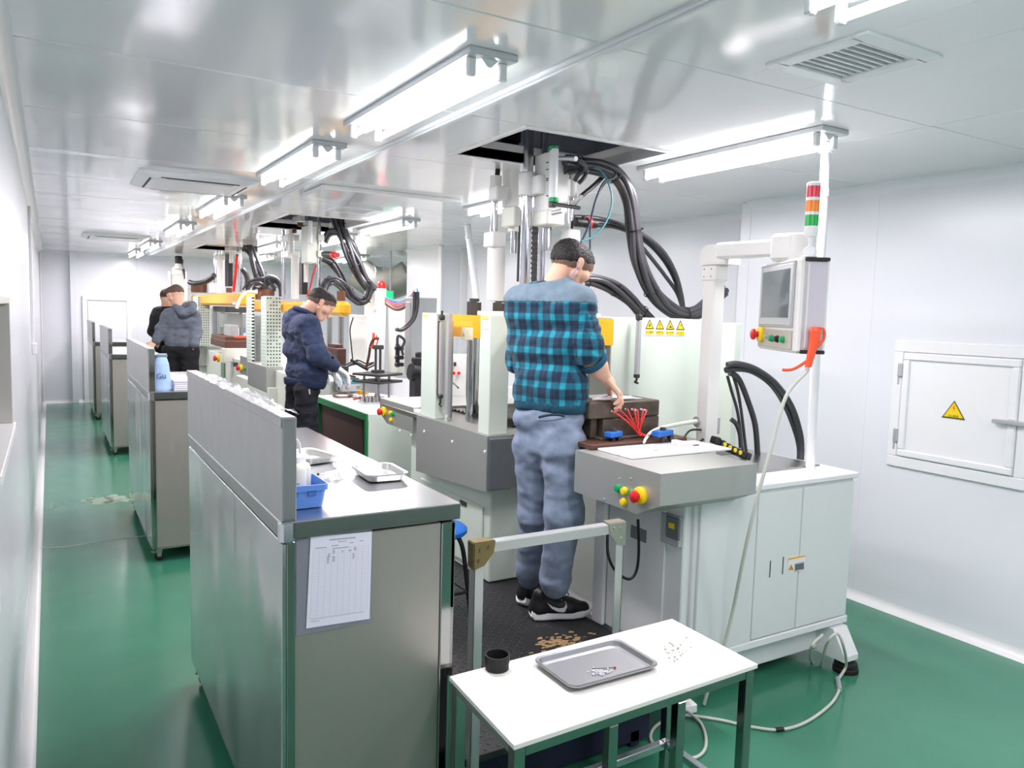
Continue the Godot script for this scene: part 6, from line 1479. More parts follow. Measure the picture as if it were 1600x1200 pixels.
	for i in range(1, nx - 1):
		for j in range(1, ny - 1):
			for k in range(1, nz - 1):
				var q := i * sx + j * sy + k
				var f := F[q]
				if absf(f) > cell * 2.0: continue
				for ax in 3:
					var o: int = [sx, sy, 1][ax]
					if (f < 0.0) == (F[q + o] < 0.0): continue
					var u: int = [sy, 1, sx][ax]; var w: int = [1, sx, sy][ax]
					var a := id[q]; var b := id[q - u]; var c := id[q - u - w]; var d := id[q - w]
					if a < 0 or b < 0 or c < 0 or d < 0: continue
					tri(st, V[a], V[b], V[c], N[a], N[b], N[c]); tri(st, V[a], V[c], V[d], N[a], N[c], N[d])
func head_basis(az: float, pitch: float, roll := 0.0) -> Basis:     # az clockwise from -z seen from above, pitch down positive
	return Basis(Vector3.UP, -deg_to_rad(az)) * Basis(Vector3.RIGHT, -deg_to_rad(pitch)) * Basis(Vector3(0, 0, 1), deg_to_rad(roll))
func head_bones(c: Vector3, B: Basis, s := 1.0) -> Array:
	var P := func(x, y, z): return c + B * (Vector3(x, y, z) * s)
	var X := B.x
	var out := [bone(P.call(0, 0.035, -0.022), P.call(0, 0.03, 0.035), 0.083 * s, 0.080 * s, X, 1.13), bone(P.call(0, 0.0, -0.045), P.call(0, -0.078, -0.062), 0.056 * s, 0.034 * s),
		bone(P.call(0, 0.002, -0.094), P.call(0, -0.034, -0.110), 0.009 * s, 0.014 * s), bone(P.call(-0.02, -0.064, -0.088), P.call(0.02, -0.064, -0.088), 0.009 * s), bone(P.call(-0.034, 0.022, -0.084), P.call(0.034, 0.022, -0.084), 0.012 * s)]
	for q in [-1, 1]:
		out.append(bone(P.call(q * 0.052, -0.035, 0.0), P.call(q * 0.026, -0.088, -0.052), 0.022 * s, 0.022 * s))
		out.append(bone(P.call(q * 0.05, -0.012, -0.055), P.call(q * 0.045, -0.02, -0.02), 0.026 * s))
		out.append(bone(P.call(q * 0.079, 0.022, 0.012), P.call(q * 0.076, -0.032, 0.0), 0.011 * s, 0.008 * s))
		out.append(bone(P.call(q * 0.083, 0.026, 0.026), P.call(q * 0.081, -0.012, 0.022), 0.008 * s, 0.007 * s))
	return out
func face_parts(o, c: Vector3, B: Basis, hair_m):
	var P := func(x, y, z): return c + B * Vector3(x, y, z)
	for q in [-1, 1]:
		part("eye", o, M.white, func(s): ball(s, P.call(q * 0.032, 0.0, -0.083), Vector3(0.012, 0.010, 0.010), 12, 8, B))
		part("eyebrow", o, hair_m, func(s): tube(s, [P.call(q * 0.018, 0.022, -0.096), P.call(q * 0.034, 0.028, -0.093), P.call(q * 0.05, 0.021, -0.083)], 0.0035, 6, 4))
func hair_shell(o, c: Vector3, B: Basis, m, grow: float, front_y: float, back_y: float, cell: float, called = "hair", extra := []):
	var P := func(x, y, z): return c + B * Vector3(x, y, z)
	var st := mb()
	var d := B * Vector3(0, back_y - front_y, 0.185)
	var n := B.x.cross(d).normalized()
	if n.dot(B.y) < 0: n = -n
	flesh(st, [bone(P.call(0, 0.035, -0.022), P.call(0, 0.03, 0.035), 0.083, 0.080, B.x, 1.13)] + extra, cell, 0.02, [[P.call(0, front_y, -0.085), n, 0.013]], minf(0.005, grow), 95.0, 5, grow)
	return obj(called, st, m, o)
func hand_bones(W: Vector3, D: Vector3, Nn: Vector3, S: Vector3, curl: float, s := 1.0) -> Array:   # wrist, way to the knuckles, way the palm faces, thumb side
	D = D.normalized(); Nn = (Nn - D * Nn.dot(D)).normalized(); S = (S - D * S.dot(D) - Nn * S.dot(Nn)).normalized()
	var out := []
	for i in 4:
		var k: Vector3 = W + (D * 0.088 + S * (0.031 - 0.0205 * i)) * s + D * [0.0, 0.005, 0.001, -0.008][i] * s
		out.append(bone(W + (D * 0.012 + S * (0.016 - 0.011 * i)) * s, k, 0.014 * s, 0.0115 * s))
		var L: float = [0.072, 0.080, 0.074, 0.058][i] * s
		var a := 0.0; var p := k
		for ph in 3:
			a += curl * [0.75, 1.0, 0.7][ph] * [0.9, 1.0, 1.06, 1.12][i]
			var q: Vector3 = p + (D * cos(a) + Nn * sin(a)) * L * [0.46, 0.30, 0.24][ph]
			out.append(bone(p, q, [0.0098, 0.0088, 0.0080][ph] * s, [0.0088, 0.0080, 0.0070][ph] * s)); p = q
	var t0 := W + (D * 0.026 + S * 0.022 + Nn * 0.006) * s; var t1 := t0 + (D * 0.6 + S * 0.62 + Nn * 0.35).normalized() * 0.044 * s
	var t2 := t1 + (D * 0.85 + S * 0.15 + Nn * 0.5).normalized() * 0.032 * s; var t3 := t2 + (D * 0.8 - S * 0.1 + Nn * 0.6).normalized() * 0.024 * s
	out.append(bone(t0, t1, 0.014 * s, 0.011 * s)); out.append(bone(t1, t2, 0.0105 * s, 0.0095 * s)); out.append(bone(t2, t3, 0.0095 * s, 0.0075 * s))
	return out
func shoe(parent, heel: Vector3, dir: Vector3, L: float, swoosh: bool, called = "shoe"):   # heel: point under the heel on the ground; dir: towards the toe
	dir.y = 0; dir = dir.normalized()
	var sd := dir.cross(Vector3.UP).normalized()       # the wearer's right
	var P := func(a, y, w): return heel + dir * (a * L) + Vector3(0, y, 0) + sd * w
	var prof := [[-0.03, 0.030, 0.018], [0.02, 0.038, 0.002], [0.15, 0.040, 0.0], [0.4, 0.036, 0.0], [0.65, 0.046, 0.0], [0.82, 0.045, 0.004], [0.95, 0.032, 0.016], [1.01, 0.012, 0.028]]
	var rings := []
	var up := []
	for q in prof:
		var r := []; var w: float = q[1]
		var top: float = lerpf(0.048, 0.034, clampf(q[0], 0, 1)) + (0.006 if q[0] < 0.1 else 0.0) + (0.006 if q[0] > 0.9 else 0.0)
		for k in rrect(0, (q[2] + top) / 2, w * 2, top - q[2], minf(0.012, (top - q[2]) * 0.45), 3): r.append(P.call(q[0], k.y, k.x))
		rings.append(r)
	var sh = obj(called, (func(): var s := mb(); flesh(s, [bone(P.call(0.09, 0.055, 0), P.call(0.13, 0.115, 0), 0.038, 0.038), bone(P.call(0.1, 0.050, 0), P.call(0.6, 0.045, 0), 0.038, 0.040), bone(P.call(0.28, 0.085, 0), P.call(0.62, 0.052, 0), 0.036, 0.036), bone(P.call(0.6, 0.045, 0), P.call(0.86, 0.040, 0), 0.040, 0.032)], 0.006, 0.03, [[heel + Vector3(0, 0.032, 0), Vector3.UP]]); return s).call(), M.black, parent, "black knitted running shoe")
	var st := mb(); loft(st, rings); obj("sole", st, M.white, sh, "thick white sole")
	st = mb(); bb(st, Vector3.ZERO, Vector3.ZERO)
	st = mb(); tube(st, [P.call(0.05, 0.005, 0.0), P.call(0.5, 0.003, 0), P.call(0.95, 0.02, 0)], 0.004, 6, 4); obj("tread", st, M.rubber, sh)
	st = mb()
	for i in 3: tube(st, [P.call(0.42 + i * 0.07, 0.112 - i * 0.009, -0.022), P.call(0.44 + i * 0.07, 0.120 - i * 0.010, 0.0), P.call(0.42 + i * 0.07, 0.110 - i * 0.009, 0.024)], 0.003, 6, 4)
	tube(st, [P.call(0.42, 0.120, 0), P.call(0.50, 0.135, 0.012), P.call(0.58, 0.122, 0.026), P.call(0.52, 0.108, 0.03), P.call(0.44, 0.116, 0.005)], 0.0025, 6, 6)
	obj("lace", st, M.dark, sh)
	st = mb()
	for i in 3: ball(st, P.call(0.46 + i * 0.055, 0.098 - i * 0.010, 0.033), Vector3(0.004, 0.003, 0.004), 8, 6)
	obj("eyelet", st, M.alu, sh)
	if swoosh:
		st = mb()
		var upper := [[0.20, 0.093], [0.30, 0.073], [0.40, 0.063], [0.48, 0.064], [0.515, 0.075], [0.52, 0.092]]
		var lower := [[0.20, 0.093], [0.28, 0.064], [0.38, 0.047], [0.48, 0.042], [0.555, 0.052], [0.52, 0.092]]
		for i in upper.size() - 1:
			var q := [upper[i], upper[i + 1], lower[i + 1], lower[i]]
			var v := []
			for e in q: v.append(P.call(e[0], e[1], 0.0475 - maxf(0, e[1] - 0.07) * 0.25))
			quad(st, v[0], v[1], v[2], v[3], sd)
			for e in 4: pass
		obj("side_flash", st, M.white, sh, "white curved tick mark on the shoe side")
	return sh
func plaid_texture() -> ImageTexture:
	var n := 128
	var im := Image.create(n, n, false, Image.FORMAT_RGB8)
	var r2 := RandomNumberGenerator.new(); r2.seed = 11
	for x in n:
		for y in n:
			var bandx := smoothstep(0.28, 0.36, absf(fmod(x / float(n) * 2.0, 1.0) - 0.5)) ; var bandy := smoothstep(0.26, 0.36, absf(fmod(y / float(n) * 2.0, 1.0) - 0.5))
			var lx := 0.35 * smoothstep(0.055, 0.03, absf(fmod(x / float(n) * 2.0, 1.0) - 0.5)); var ly := 0.25 * smoothstep(0.055, 0.03, absf(fmod(y / float(n) * 2.0, 1.0) - 0.5))
			var t := clampf((bandx + bandy) * 0.5 + lx * 0.4 + ly * 0.4, 0, 1)
			var c := Color(0.06, 0.15, 0.24).lerp(Color(0.045, 0.34, 0.43), smoothstep(0.0, 0.5, t)).lerp(Color(0.08, 0.56, 0.63), smoothstep(0.5, 1.0, t))
			var w := 1.0 + r2.randf_range(-0.10, 0.10)
			im.set_pixel(x, y, Color(c.r * w, c.g * w, c.b * w))
	return ImageTexture.create_from_image(im)
func cloth(c: Color, weave = 60.0) -> StandardMaterial3D:
	var m := sm(Color.WHITE, 0.9)
	m.albedo_texture = noise_tex(0.03, c.darkened(0.13), c.lightened(0.07), 256, false, 0, 4, 8); tri_uv(m, 2.2, false)
	m.rim_enabled = true; m.rim = 0.15
	return m

func people():
	operator_plaid()
	operator_navy()
	far_workers()

func operator_plaid():
	var o = thing("person", "person in a teal plaid shirt and blue jeans standing at the near press", "person", Vector3(1.97, 0.2, -2.98), deg_to_rad(-62))
	world_in(o)
	var az := 62.0
	var F := Vector3(sin(deg_to_rad(az)), 0, -cos(deg_to_rad(az)))
	# joints
	var sl := J(812, 474, 3.66); var sr := J(905, 474, 3.46); var el := J(812, 562, 3.72); var er := J(921, 556, 3.43)
	var wl := J(880, 612, 3.80); var wr := J(946, 591, 3.50); var neck0 := J(869, 440, 3.55); var hc := J(891, 417, 3.56)
	var hl := J(836, 695, 3.66); var hr := J(880, 695, 3.52); var kl := J(835, 805, 3.72); var kr := J(881, 808, 3.53); var al := J(827, 904, 3.85); var ar := J(866, 917, 3.62)
	var B := head_basis(82, 30, -4)
	# body, one skin: head, neck, trunk, arms and hands
	var st := mb()
	var core := [bone(J(838, 500, 3.62), J(880, 496, 3.50), 0.08, 0.08, F, 1.3), bone(J(846, 595, 3.60), J(872, 595, 3.54), 0.075, 0.075, F, 1.3), bone(hl, hr, 0.07), bone(J(859, 470, 3.56), neck0, 0.06, 0.05),
		bone(sl, el, 0.045, 0.038), bone(el, wl, 0.040, 0.026), bone(sr, er, 0.048, 0.040), bone(er, wr.lerp(er, 0.55), 0.041, 0.046), bone(wr.lerp(er, 0.55), wr, 0.046, 0.030), bone(hl, kl, 0.06, 0.045), bone(kl, al, 0.045, 0.03), bone(hr, kr, 0.06, 0.045), bone(kr, ar, 0.045, 0.03), bone(J(858, 545, 3.58), J(858, 660, 3.58), 0.08, 0.08, F, 1.3)]
	flesh(st, core, 0.012, 0.025)
	flesh(st, head_bones(hc, B, 1.0) + [bone(hc + B * Vector3(0, -0.035, 0.03), neck0, 0.052, 0.056)], 0.0048, 0.014)
	var Dr := (J(964, 611, 3.50) - wr).normalized()
	flesh(st, hand_bones(wr, Dr, Vector3(-0.35, -0.8, -0.2), Vector3(-0.4, 0, -0.9), 0.66, 1.06) + [bone(wr - Dr * 0.05, wr + Dr * 0.03, 0.030, 0.027)], 0.0036, 0.007)
	flesh(st, hand_bones(wl, Vector3(0.8, -0.35, -0.2), Vector3(0, -0.9, 0.3), Vector3(0.1, 0, 1), 0.5, 0.98), 0.005, 0.008)
	obj("body", st, M.skin, o)
	face_parts(o, hc, B, M.hair)
	hair_shell(o, hc, B, M.hair, 0.006, 0.07, -0.025, 0.005)
	hair_shell(o, hc, B, sm(Color(0.46, 0.36, 0.29), 0.7), 0.0032, 0.03, -0.075, 0.005, "hair_fade")
	# mask strap behind the ear
	part("ear_loop", o, sm(Color(0.55, 0.55, 0.75), 0.6), func(s): tube(s, [hc + B * Vector3(0.083, 0.012, 0.034), hc + B * Vector3(0.082, -0.03, 0.024), hc + B * Vector3(0.066, -0.07, 0.02), hc + B * Vector3(0.06, -0.09, 0.0)], 0.0022, 6, 6))
	# shirt: trunk and rolled sleeves
	var torso := [bone(J(832, 492, 3.63), J(882, 488, 3.49), 0.112, 0.108, F, 1.22), bone(J(835, 545, 3.63), J(880, 545, 3.50), 0.112, 0.110, F, 1.22), bone(J(838, 598, 3.62), J(880, 600, 3.51), 0.112, 0.112, F, 1.2), bone(J(838, 622, 3.62), J(881, 626, 3.51), 0.106, 0.106, F, 1.2), bone(J(838, 462, 3.60), J(884, 460, 3.51), 0.068, 0.065), bone(sl, sr, 0.062),
		bone(sl, el, 0.070, 0.060), bone(sr, er.lerp(sr, 0.35), 0.072, 0.066)]
	M.plaid = sm(Color.WHITE, 0.9); M.plaid.albedo_texture = plaid_texture(); tri_uv(M.plaid, Vector3(7.2, 6.6, 7.2), false); M.plaid.uv1_triplanar_sharpness = 6.0
	M.plaid.rim_enabled = true; M.plaid.rim = 0.2
	st = mb(); flesh(st, torso, 0.011, 0.04, [[J(858, 637, 3.56), Vector3(0, 1, 0)]], 0.012, 7.0, 4)
	flesh(st, [bone(sr.lerp(er, 0.15), er, 0.071, 0.063), bone(er.lerp(sr, 0.25), er + (wr - er) * 0.2, 0.064, 0.061)], 0.010, 0.04, [[er + (wr - er) * 0.13, (er - wr).normalized() + Vector3(0, 0.6, 0)]], 0.012, 11.0, 14)
	flesh(st, [bone(el.lerp(sl, 0.2), el, 0.062, 0.060), bone(el, el + (wl - el) * 0.2, 0.06, 0.056)], 0.012, 0.04, [], 0.010, 9.0, 15)
	var shirt = obj("shirt", st, M.plaid, o, "teal and navy plaid shirt with rolled sleeves")
	st = mb(); flesh(st, [torso[0], torso[4], torso[5], bone(J(858, 462, 3.56), neck0, 0.07, 0.06), bone(sl, sl.lerp(el, 0.2), 0.07, 0.068), bone(sr, sr.lerp(er, 0.10), 0.07, 0.068)], 0.011, 0.04, [[J(866, 474, 3.52), Vector3(0, 1, 0)], [neck0 + Vector3(0, 0.015, 0), Vector3(0.3, -1, 0)]], 0.006, 7.0, 4, 0.006)
	obj("yoke", st, cloth(Color(0.42, 0.51, 0.57)), shirt, "plain grey-blue yoke across the shoulders")
	st = mb()
	var cw := []
	for k in 19:
		var a := TAU * k / 18
		cw.append(neck0 + Vector3(0.012, -0.005, -0.004) + Basis(Vector3.UP, 0.0) * Vector3(cos(a) * 0.075, 0.018 * cos(a + 0.6), sin(a) * 0.075))
	tube(st, cw, 0.014, 8, 2); obj("collar", st, sm(Color(0.27, 0.40, 0.48), 0.9), shirt)
	st = mb(); flesh(st, [bone(J(836, 632, 3.62), J(882, 637, 3.51), 0.100, 0.100, F, 1.18)], 0.011, 0.02, [[J(858, 642, 3.56), Vector3(0, 1, 0)], [J(858, 627, 3.56), Vector3(0, -1, 0)]], 0.006, 14.0, 6, 0.004); obj("hem", st, sm(Color(0.05, 0.25, 0.33), 0.9), shirt)
	part("cuff", shirt, sm(Color(0.06, 0.30, 0.40), 0.9), func(s):
		var dd = (wr - er).normalized()
		lathe(s, [[0.055, -0.016], [0.066, -0.015], [0.069, -0.002], [0.066, 0.012], [0.054, 0.014]], er + dd * 0.035, dd, 24))
	# jeans
	var jm := cloth(Color(0.515, 0.58, 0.675))
	st = mb(); flesh(st, [bone(J(834, 655, 3.62), J(880, 655, 3.52), 0.096, 0.096, F, 1.12), bone(hl, hr, 0.104, 0.104, F, 1.05), bone(hl, kl, 0.098, 0.080), bone(kl, al.lerp(kl, 0.12), 0.080, 0.066), bone(hr, kr, 0.100, 0.086), bone(kr, ar.lerp(kr, 0.1), 0.086, 0.068), bone(al.lerp(kl, 0.10), al, 0.070, 0.052), bone(ar.lerp(kr, 0.12), ar, 0.072, 0.054)], 0.0115, 0.03, [[J(858, 628, 3.56), Vector3(0, -1, 0)]], 0.011, 5.5, 12)
	var je = obj("jeans", st, jm, o, "washed blue-grey jeans gathered at the ankles")
	part("back_pocket", je, sm(Color(0.16, 0.19, 0.25), 0.9), func(s):
		tube(s, [J(842, 652, 3.40), J(855, 649, 3.385), J(870, 648, 3.385), J(882, 650, 3.39)], 0.006, 8, 4))
	part("back_pocket", je, sm(Color(0.36, 0.43, 0.53), 0.9), func(s):
		tube(s, [J(841, 657, 3.40), J(856, 657, 3.385), J(872, 655, 3.385), J(884, 652, 3.39)], 0.004, 8, 4))
	# shoes
	for q in [[PY(831, 967, 0.2), 108.0, true], [PY(815, 946, 0.2), 66.0, false]]:
		var t := deg_to_rad(q[1])
		shoe(o, q[0], Vector3(sin(t), 0, -cos(t)), 0.295, q[2])
	local_in()

func operator_navy():
	var o = thing("person", "person in a navy work jacket and white gloves leaning over the work table", "person", Vector3(1.66, 0.2, -6.0), deg_to_rad(-85)); world_in(o)
	var F := Vector3(0.996, 0, -0.087)
	var sl := J(458, 502, 6.10); var sr := J(482, 508, 5.82); var el := J(492, 556, 6.12); var er := J(497, 555, 5.74); var wl := J(508, 574, 6.02); var wr := J(521, 571, 5.84)
	var neck0 := J(474, 490, 5.97); var hc := J(500, 476, 5.98)
	var hl := J(464, 612, 6.06); var hr := J(478, 612, 5.90); var kl := J(462, 680, 6.06); var kr := J(480, 685, 5.90); var al := J(462, 745, 6.10); var ar := J(472, 752, 5.92)
	var B := head_basis(93, 38, 0)
	var st := mb()
	flesh(st, [bone(J(466, 520, 6.0), J(480, 524, 5.92), 0.07), bone(J(474, 580, 5.98), J(482, 580, 5.94), 0.065), bone(J(472, 520, 5.96), J(478, 600, 5.96), 0.065), bone(hl, hr, 0.065), bone(J(470, 505, 5.96), neck0, 0.05, 0.05), bone(neck0, hc + B * Vector3(0, -0.04, 0.03), 0.052, 0.052), bone(sl, el, 0.04, 0.036), bone(el, wl, 0.036, 0.026), bone(sr, er, 0.04, 0.036), bone(er, wr, 0.036, 0.026), bone(hl, kl, 0.05, 0.04), bone(kl, al, 0.04, 0.028), bone(hr, kr, 0.05, 0.04), bone(kr, ar, 0.04, 0.028)], 0.014, 0.02)
	flesh(st, head_bones(hc, B, 1.0) + [bone(hc + B * Vector3(0, -0.035, 0.035), neck0, 0.056, 0.058)], 0.0058, 0.014)
	obj("body", st, M.skin, o)
	face_parts(o, hc, B, M.hair)
	hair_shell(o, hc, B, M.hair, 0.006, 0.085, -0.005, 0.006)
	hair_shell(o, hc, B, sm(Color(0.40, 0.31, 0.26), 0.7), 0.0035, 0.05, -0.06, 0.006, "hair_fade")
	st = mb()
	var G := [bone(wr, wr + (J(530, 580, 5.88) - wr).normalized() * 0.02, 0.034, 0.03)]
	flesh(st, hand_bones(wr, J(532, 580, 5.88) - wr, Vector3(-0.2, -0.9, 0.1), Vector3(0, 0, -1), 0.42, 1.32) + G, 0.0055, 0.012)
	obj("glove", st, sm(Color(0.93, 0.93, 0.95), 0.8), o, "white work glove")
	st = mb(); flesh(st, hand_bones(wl, J(524, 586, 6.0) - wl, Vector3(-0.1, -0.95, 0.1), Vector3(0, 0, 1), 0.40, 1.3) + [bone(wl, wl + Vector3(0.01, -0.01, 0), 0.034)], 0.0055, 0.012)
	obj("glove", st, sm(Color(0.93, 0.93, 0.95), 0.8), o, "white work glove")
	var T := [bone(J(462, 514, 6.05), J(482, 520, 5.88), 0.108, 0.108), bone(J(465, 545, 6.03), J(488, 548, 5.90), 0.110, 0.110), bone(J(468, 580, 6.02), J(490, 583, 5.90), 0.108, 0.108), bone(J(464, 497, 6.0), neck0, 0.085, 0.068), bone(sl, sr, 0.078), bone(sl, el, 0.078, 0.066), bone(el, wl, 0.066, 0.052), bone(sr, er, 0.080, 0.070), bone(er, wr, 0.072, 0.054)]
	st = mb(); flesh(st, T, 0.0125, 0.04, [[J(470, 599, 5.96), Vector3(0.1, 1, 0)], [neck0 + Vector3(0.02, 0.03, 0), Vector3(-0.5, -1, 0)]], 0.012, 8.0, 21)
	var jk = obj("jacket", st, cloth(Color(0.145, 0.20, 0.33)), o, "navy zip work jacket")
	st = mb(); flesh(st, [bone(J(466, 592, 6.02), J(488, 595, 5.92), 0.104)], 0.0125, 0.02, [[J(470, 604, 5.96), Vector3(0.1, 1, 0)], [J(470, 590, 5.96), Vector3(0, -1, 0)]], 0.004, 14.0, 6, 0.006); obj("waistband", st, sm(Color(0.12, 0.17, 0.29), 0.9), jk)
	part("collar", jk, sm(Color(0.17, 0.24, 0.38), 0.9), func(s):
		var cw := []
		for k in 15: cw.append(neck0 + Vector3(cos(TAU * k / 14) * 0.075 + 0.01, 0.012 - 0.03 * cos(TAU * k / 14), sin(TAU * k / 14) * 0.075))
		tube(s, cw, 0.018, 8, 2))
	st = mb(); flesh(st, [bone(J(467, 605, 6.03), J(481, 605, 5.93), 0.092), bone(hl, kl, 0.088, 0.08), bone(kl, al, 0.08, 0.07), bone(hr, kr, 0.09, 0.082), bone(kr, ar, 0.084, 0.07)], 0.014, 0.03, [[J(470, 590, 5.96), Vector3(0, -1, 0)]], 0.012, 8.0, 31)
	var tr = obj("trousers", st, sm(Color(0.075, 0.085, 0.12), 0.85), o, "very dark navy trousers")
	part("pocket_zip", tr, M.alu, func(s): rod(s, J(483, 608, 5.78), J(484, 616, 5.78), 0.006, 6))
	for q in [J(462, 752, 6.1), J(472, 760, 5.92)]: shoe(o, Vector3(q.x - 0.06, 0.2, q.z), F, 0.27, false)
	local_in()

func far_workers():
	var fp = thing("platform", "short far platform under the two workers by the far press", "platform", Vector3(1.45, 0, -10.2)); world_in(fp)
	part("deck", fp, M.dark, func(s): bb(s, Vector3(1.02, 0.17, -11.9), Vector3(1.95, 0.2, -9.0), 0.003))
	for q in [[1.08, -9.1], [1.88, -9.1], [1.08, -11.8], [1.88, -11.8]]: part("leg", fp, M.navy, func(s): bb(s, Vector3(q[0] - 0.03, 0, q[1] - 0.03), Vector3(q[0] + 0.03, 0.17, q[1] + 0.03)))
	local_in()
	# hooded sweatshirt
	var d := 9.4
	var o = thing("person", "person seen from behind in a grey hooded sweatshirt, arm stretched left", "person", Vector3(1.3, 0.2, -10.1), deg_to_rad(-15)); world_in(o)
	var hc := J(274, 462, d); var B := head_basis(-25, 22, 4)
	var neck0 := J(281, 483, d)
	var st := mb()
	flesh(st, [bone(J(274, 502, d), J(294, 502, d), 0.08), bone(J(274, 530, d), J(292, 530, d), 0.08), bone(J(283, 502, d), J(283, 545, d), 0.08), bone(J(284, 488, d), neck0, 0.07, 0.055), bone(neck0, hc + B * Vector3(0, -0.05, 0.03), 0.056, 0.054), bone(J(262, 492, d), J(250, 514, d - 0.05), 0.05, 0.045), bone(J(250, 514, d - 0.05), J(242, 533, d - 0.12), 0.045, 0.032), bone(J(302, 494, d), J(306, 518, d), 0.045), bone(J(306, 518, d), J(303, 540, d - 0.1), 0.04, 0.03), bone(J(270, 552, d), J(266, 610, d), 0.07, 0.05), bone(J(266, 610, d), J(266, 668, d), 0.05, 0.035), bone(J(294, 552, d), J(298, 610, d), 0.07, 0.05), bone(J(298, 610, d), J(300, 668, d), 0.05, 0.035)], 0.016, 0.04)
	flesh(st, head_bones(hc, B, 1.04) + [bone(hc + B * Vector3(0, -0.035, 0.035), neck0, 0.058, 0.06)], 0.008, 0.016)
	flesh(st, hand_bones(J(242, 533, d - 0.12), J(236, 540, d - 0.15) - J(242, 533, d - 0.12), Vector3(0.3, -0.3, -0.8), Vector3(0, 1, 0), 0.5, 1.1), 0.006, 0.01)
	flesh(st, hand_bones(J(303, 540, d - 0.1), Vector3(-0.2, -0.6, -0.7), Vector3(-1, 0, 0), Vector3(0, 0, -1), 0.5, 1.0), 0.007, 0.01)
	obj("body", st, M.skin, o)
	face_parts(o, hc, B, M.hair)
	var hb := sm(Color(0.34, 0.26, 0.22), 0.7)
	hair_shell(o, hc, B, hb, 0.018, 0.06, 0.01, 0.009, "hair", [bone(hc + B * Vector3(-0.05, 0.06, -0.06), hc + B * Vector3(-0.02, 0.075, -0.095), 0.026, 0.02), bone(hc + B * Vector3(0.04, 0.08, -0.03), hc + B * Vector3(0.07, 0.04, 0.02), 0.03, 0.026)])
	var T := [bone(J(273, 502, d), J(297, 503, d), 0.132, 0.130, Vector3(0.26, 0, -0.966), 1.15), bone(J(273, 528, d), J(295, 528, d), 0.130, 0.130, Vector3(0.26, 0, -0.966), 1.15), bone(J(276, 538, d), J(293, 538, d), 0.122), bone(J(282, 490, d), neck0, 0.11, 0.085), bone(J(266, 492, d), J(301, 494, d), 0.085), bone(J(263, 494, d), J(252, 515, d - 0.05), 0.08, 0.068), bone(J(252, 515, d - 0.05), J(244, 532, d - 0.11), 0.068, 0.052), bone(J(302, 496, d), J(306, 518, d), 0.08, 0.07), bone(J(306, 518, d), J(303, 538, d - 0.1), 0.07, 0.052)]
	st = mb(); flesh(st, T, 0.014, 0.03, [[J(283, 546, d), Vector3(0, 1, 0)], [neck0 + Vector3(0, 0.035, 0), Vector3(0.2, -1, 0)]], 0.014, 5.0, 41)
	var sw = obj("sweatshirt", st, cloth(Color(0.36, 0.39, 0.44)), o, "grey hooded sweatshirt")
	st = mb(); flesh(st, [bone(J(282, 480, d + 0.02), J(300, 478, d + 0.0), 0.055, 0.05), bone(J(300, 478, d), J(300, 486, d - 0.10), 0.05, 0.045), bone(J(300, 486, d - 0.10), J(286, 489, d - 0.13), 0.045, 0.05), bone(J(286, 489, d - 0.13), J(274, 480, d - 0.06), 0.05, 0.04)], 0.013, 0.04, [], 0.008, 9.0, 44); obj("hood", st, cloth(Color(0.34, 0.38, 0.43)), sw)
	st = mb(); flesh(st, [bone(J(270, 548, d), J(295, 548, d), 0.125), bone(J(270, 555, d), J(265, 610, d), 0.11, 0.10), bone(J(265, 610, d), J(266, 665, d), 0.10, 0.09), bone(J(295, 555, d), J(299, 610, d), 0.11, 0.10), bone(J(299, 610, d), J(300, 665, d), 0.10, 0.09)], 0.018, 0.03, [[J(283, 540, d), Vector3(0, -1, 0)]], 0.01, 6.0, 45)
	obj("trousers", st, sm(Color(0.06, 0.06, 0.075), 0.85), o, "black loose trousers")
	for q in [J(266, 672, d), J(300, 672, d)]: shoe(o, Vector3(q.x, 0.2, q.z + 0.06), Vector3(0.25, 0, -1), 0.28, false)
	local_in()
	# worker in black half hidden beyond
	d = 9.95
	o = thing("person", "person in a black short-sleeved top half hidden behind the hooded worker", "person", Vector3(1.15, 0.2, -11.0), deg_to_rad(-10)); world_in(o)
	hc = J(262, 466, d); B = head_basis(30, 20, 0); neck0 = J(259, 482, d)
	st = mb()
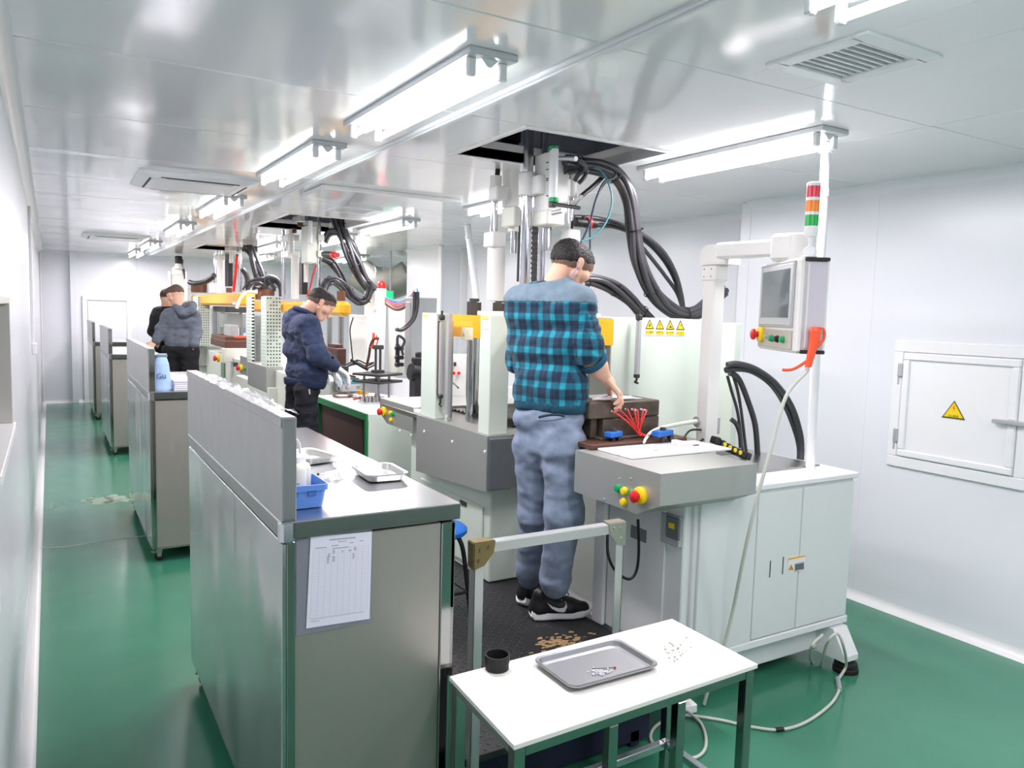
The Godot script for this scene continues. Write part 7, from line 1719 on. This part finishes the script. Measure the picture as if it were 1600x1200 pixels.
	flesh(st, [bone(J(255, 502, d), J(269, 502, d), 0.08), bone(J(257, 530, d), J(269, 530, d), 0.08), bone(J(260, 495, d), neck0, 0.07, 0.05), bone(neck0, hc + B * Vector3(0, -0.05, 0.03), 0.055), bone(J(249, 490, d), J(240, 515, d), 0.048, 0.042), bone(J(240, 515, d), J(246, 540, d - 0.1), 0.042, 0.03), bone(J(262, 503, d), J(262, 550, d), 0.08), bone(J(255, 552, d), J(254, 665, d), 0.05, 0.035), bone(J(270, 552, d), J(272, 665, d), 0.05, 0.035), bone(J(276, 492, d), J(282, 520, d), 0.045), bone(J(282, 520, d), J(280, 545, d + 0.1), 0.04, 0.03)], 0.018, 0.04)
	flesh(st, head_bones(hc, B, 1.0) + [bone(hc + B * Vector3(0, -0.035, 0.035), neck0, 0.056, 0.056)], 0.009, 0.016)
	flesh(st, hand_bones(J(246, 540, d - 0.1), Vector3(0.3, -0.8, -0.4), Vector3(1, 0, 0), Vector3(0, 0, -1), 0.5, 1.0), 0.008, 0.01)
	flesh(st, hand_bones(J(280, 545, d + 0.1), Vector3(0.1, -0.9, -0.3), Vector3(-1, 0, 0), Vector3(0, 0, -1), 0.5, 1.0), 0.008, 0.01)
	obj("body", st, M.skin, o)
	face_parts(o, hc, B, M.hair)
	hair_shell(o, hc, B, sm(Color(0.28, 0.20, 0.17), 0.7), 0.012, 0.06, -0.02, 0.009)
	st = mb(); flesh(st, [bone(J(252, 500, d), J(272, 500, d), 0.13), bone(J(254, 530, d), J(272, 530, d), 0.125), bone(J(260, 490, d), neck0, 0.09, 0.075), bone(J(250, 490, d), J(276, 492, d), 0.085), bone(J(249, 492, d), J(240, 518, d), 0.09, 0.075), bone(J(276, 493, d), J(281, 515, d), 0.085, 0.07)], 0.018, 0.05, [[J(262, 546, d), Vector3(0, 1, 0)], [neck0 + Vector3(0, 0.03, 0), Vector3(0, -1, 0)]], 0.012, 5.0, 51)
	obj("top", st, sm(Color(0.065, 0.06, 0.065), 0.85), o, "black short-sleeved top")
	st = mb(); flesh(st, [bone(J(256, 548, d), J(270, 548, d), 0.12), bone(J(255, 552, d), J(254, 662, d), 0.10, 0.085), bone(J(270, 552, d), J(272, 662, d), 0.10, 0.085)], 0.018, 0.03, [[J(262, 538, d), Vector3(0, -1, 0)]])
	obj("trousers", st, sm(Color(0.055, 0.05, 0.06), 0.85), o, "black trousers")
	for q in [J(254, 668, d), J(272, 668, d)]: shoe(o, Vector3(q.x, 0.2, q.z + 0.06), Vector3(0.2, 0, -1), 0.27, false)
	local_in()
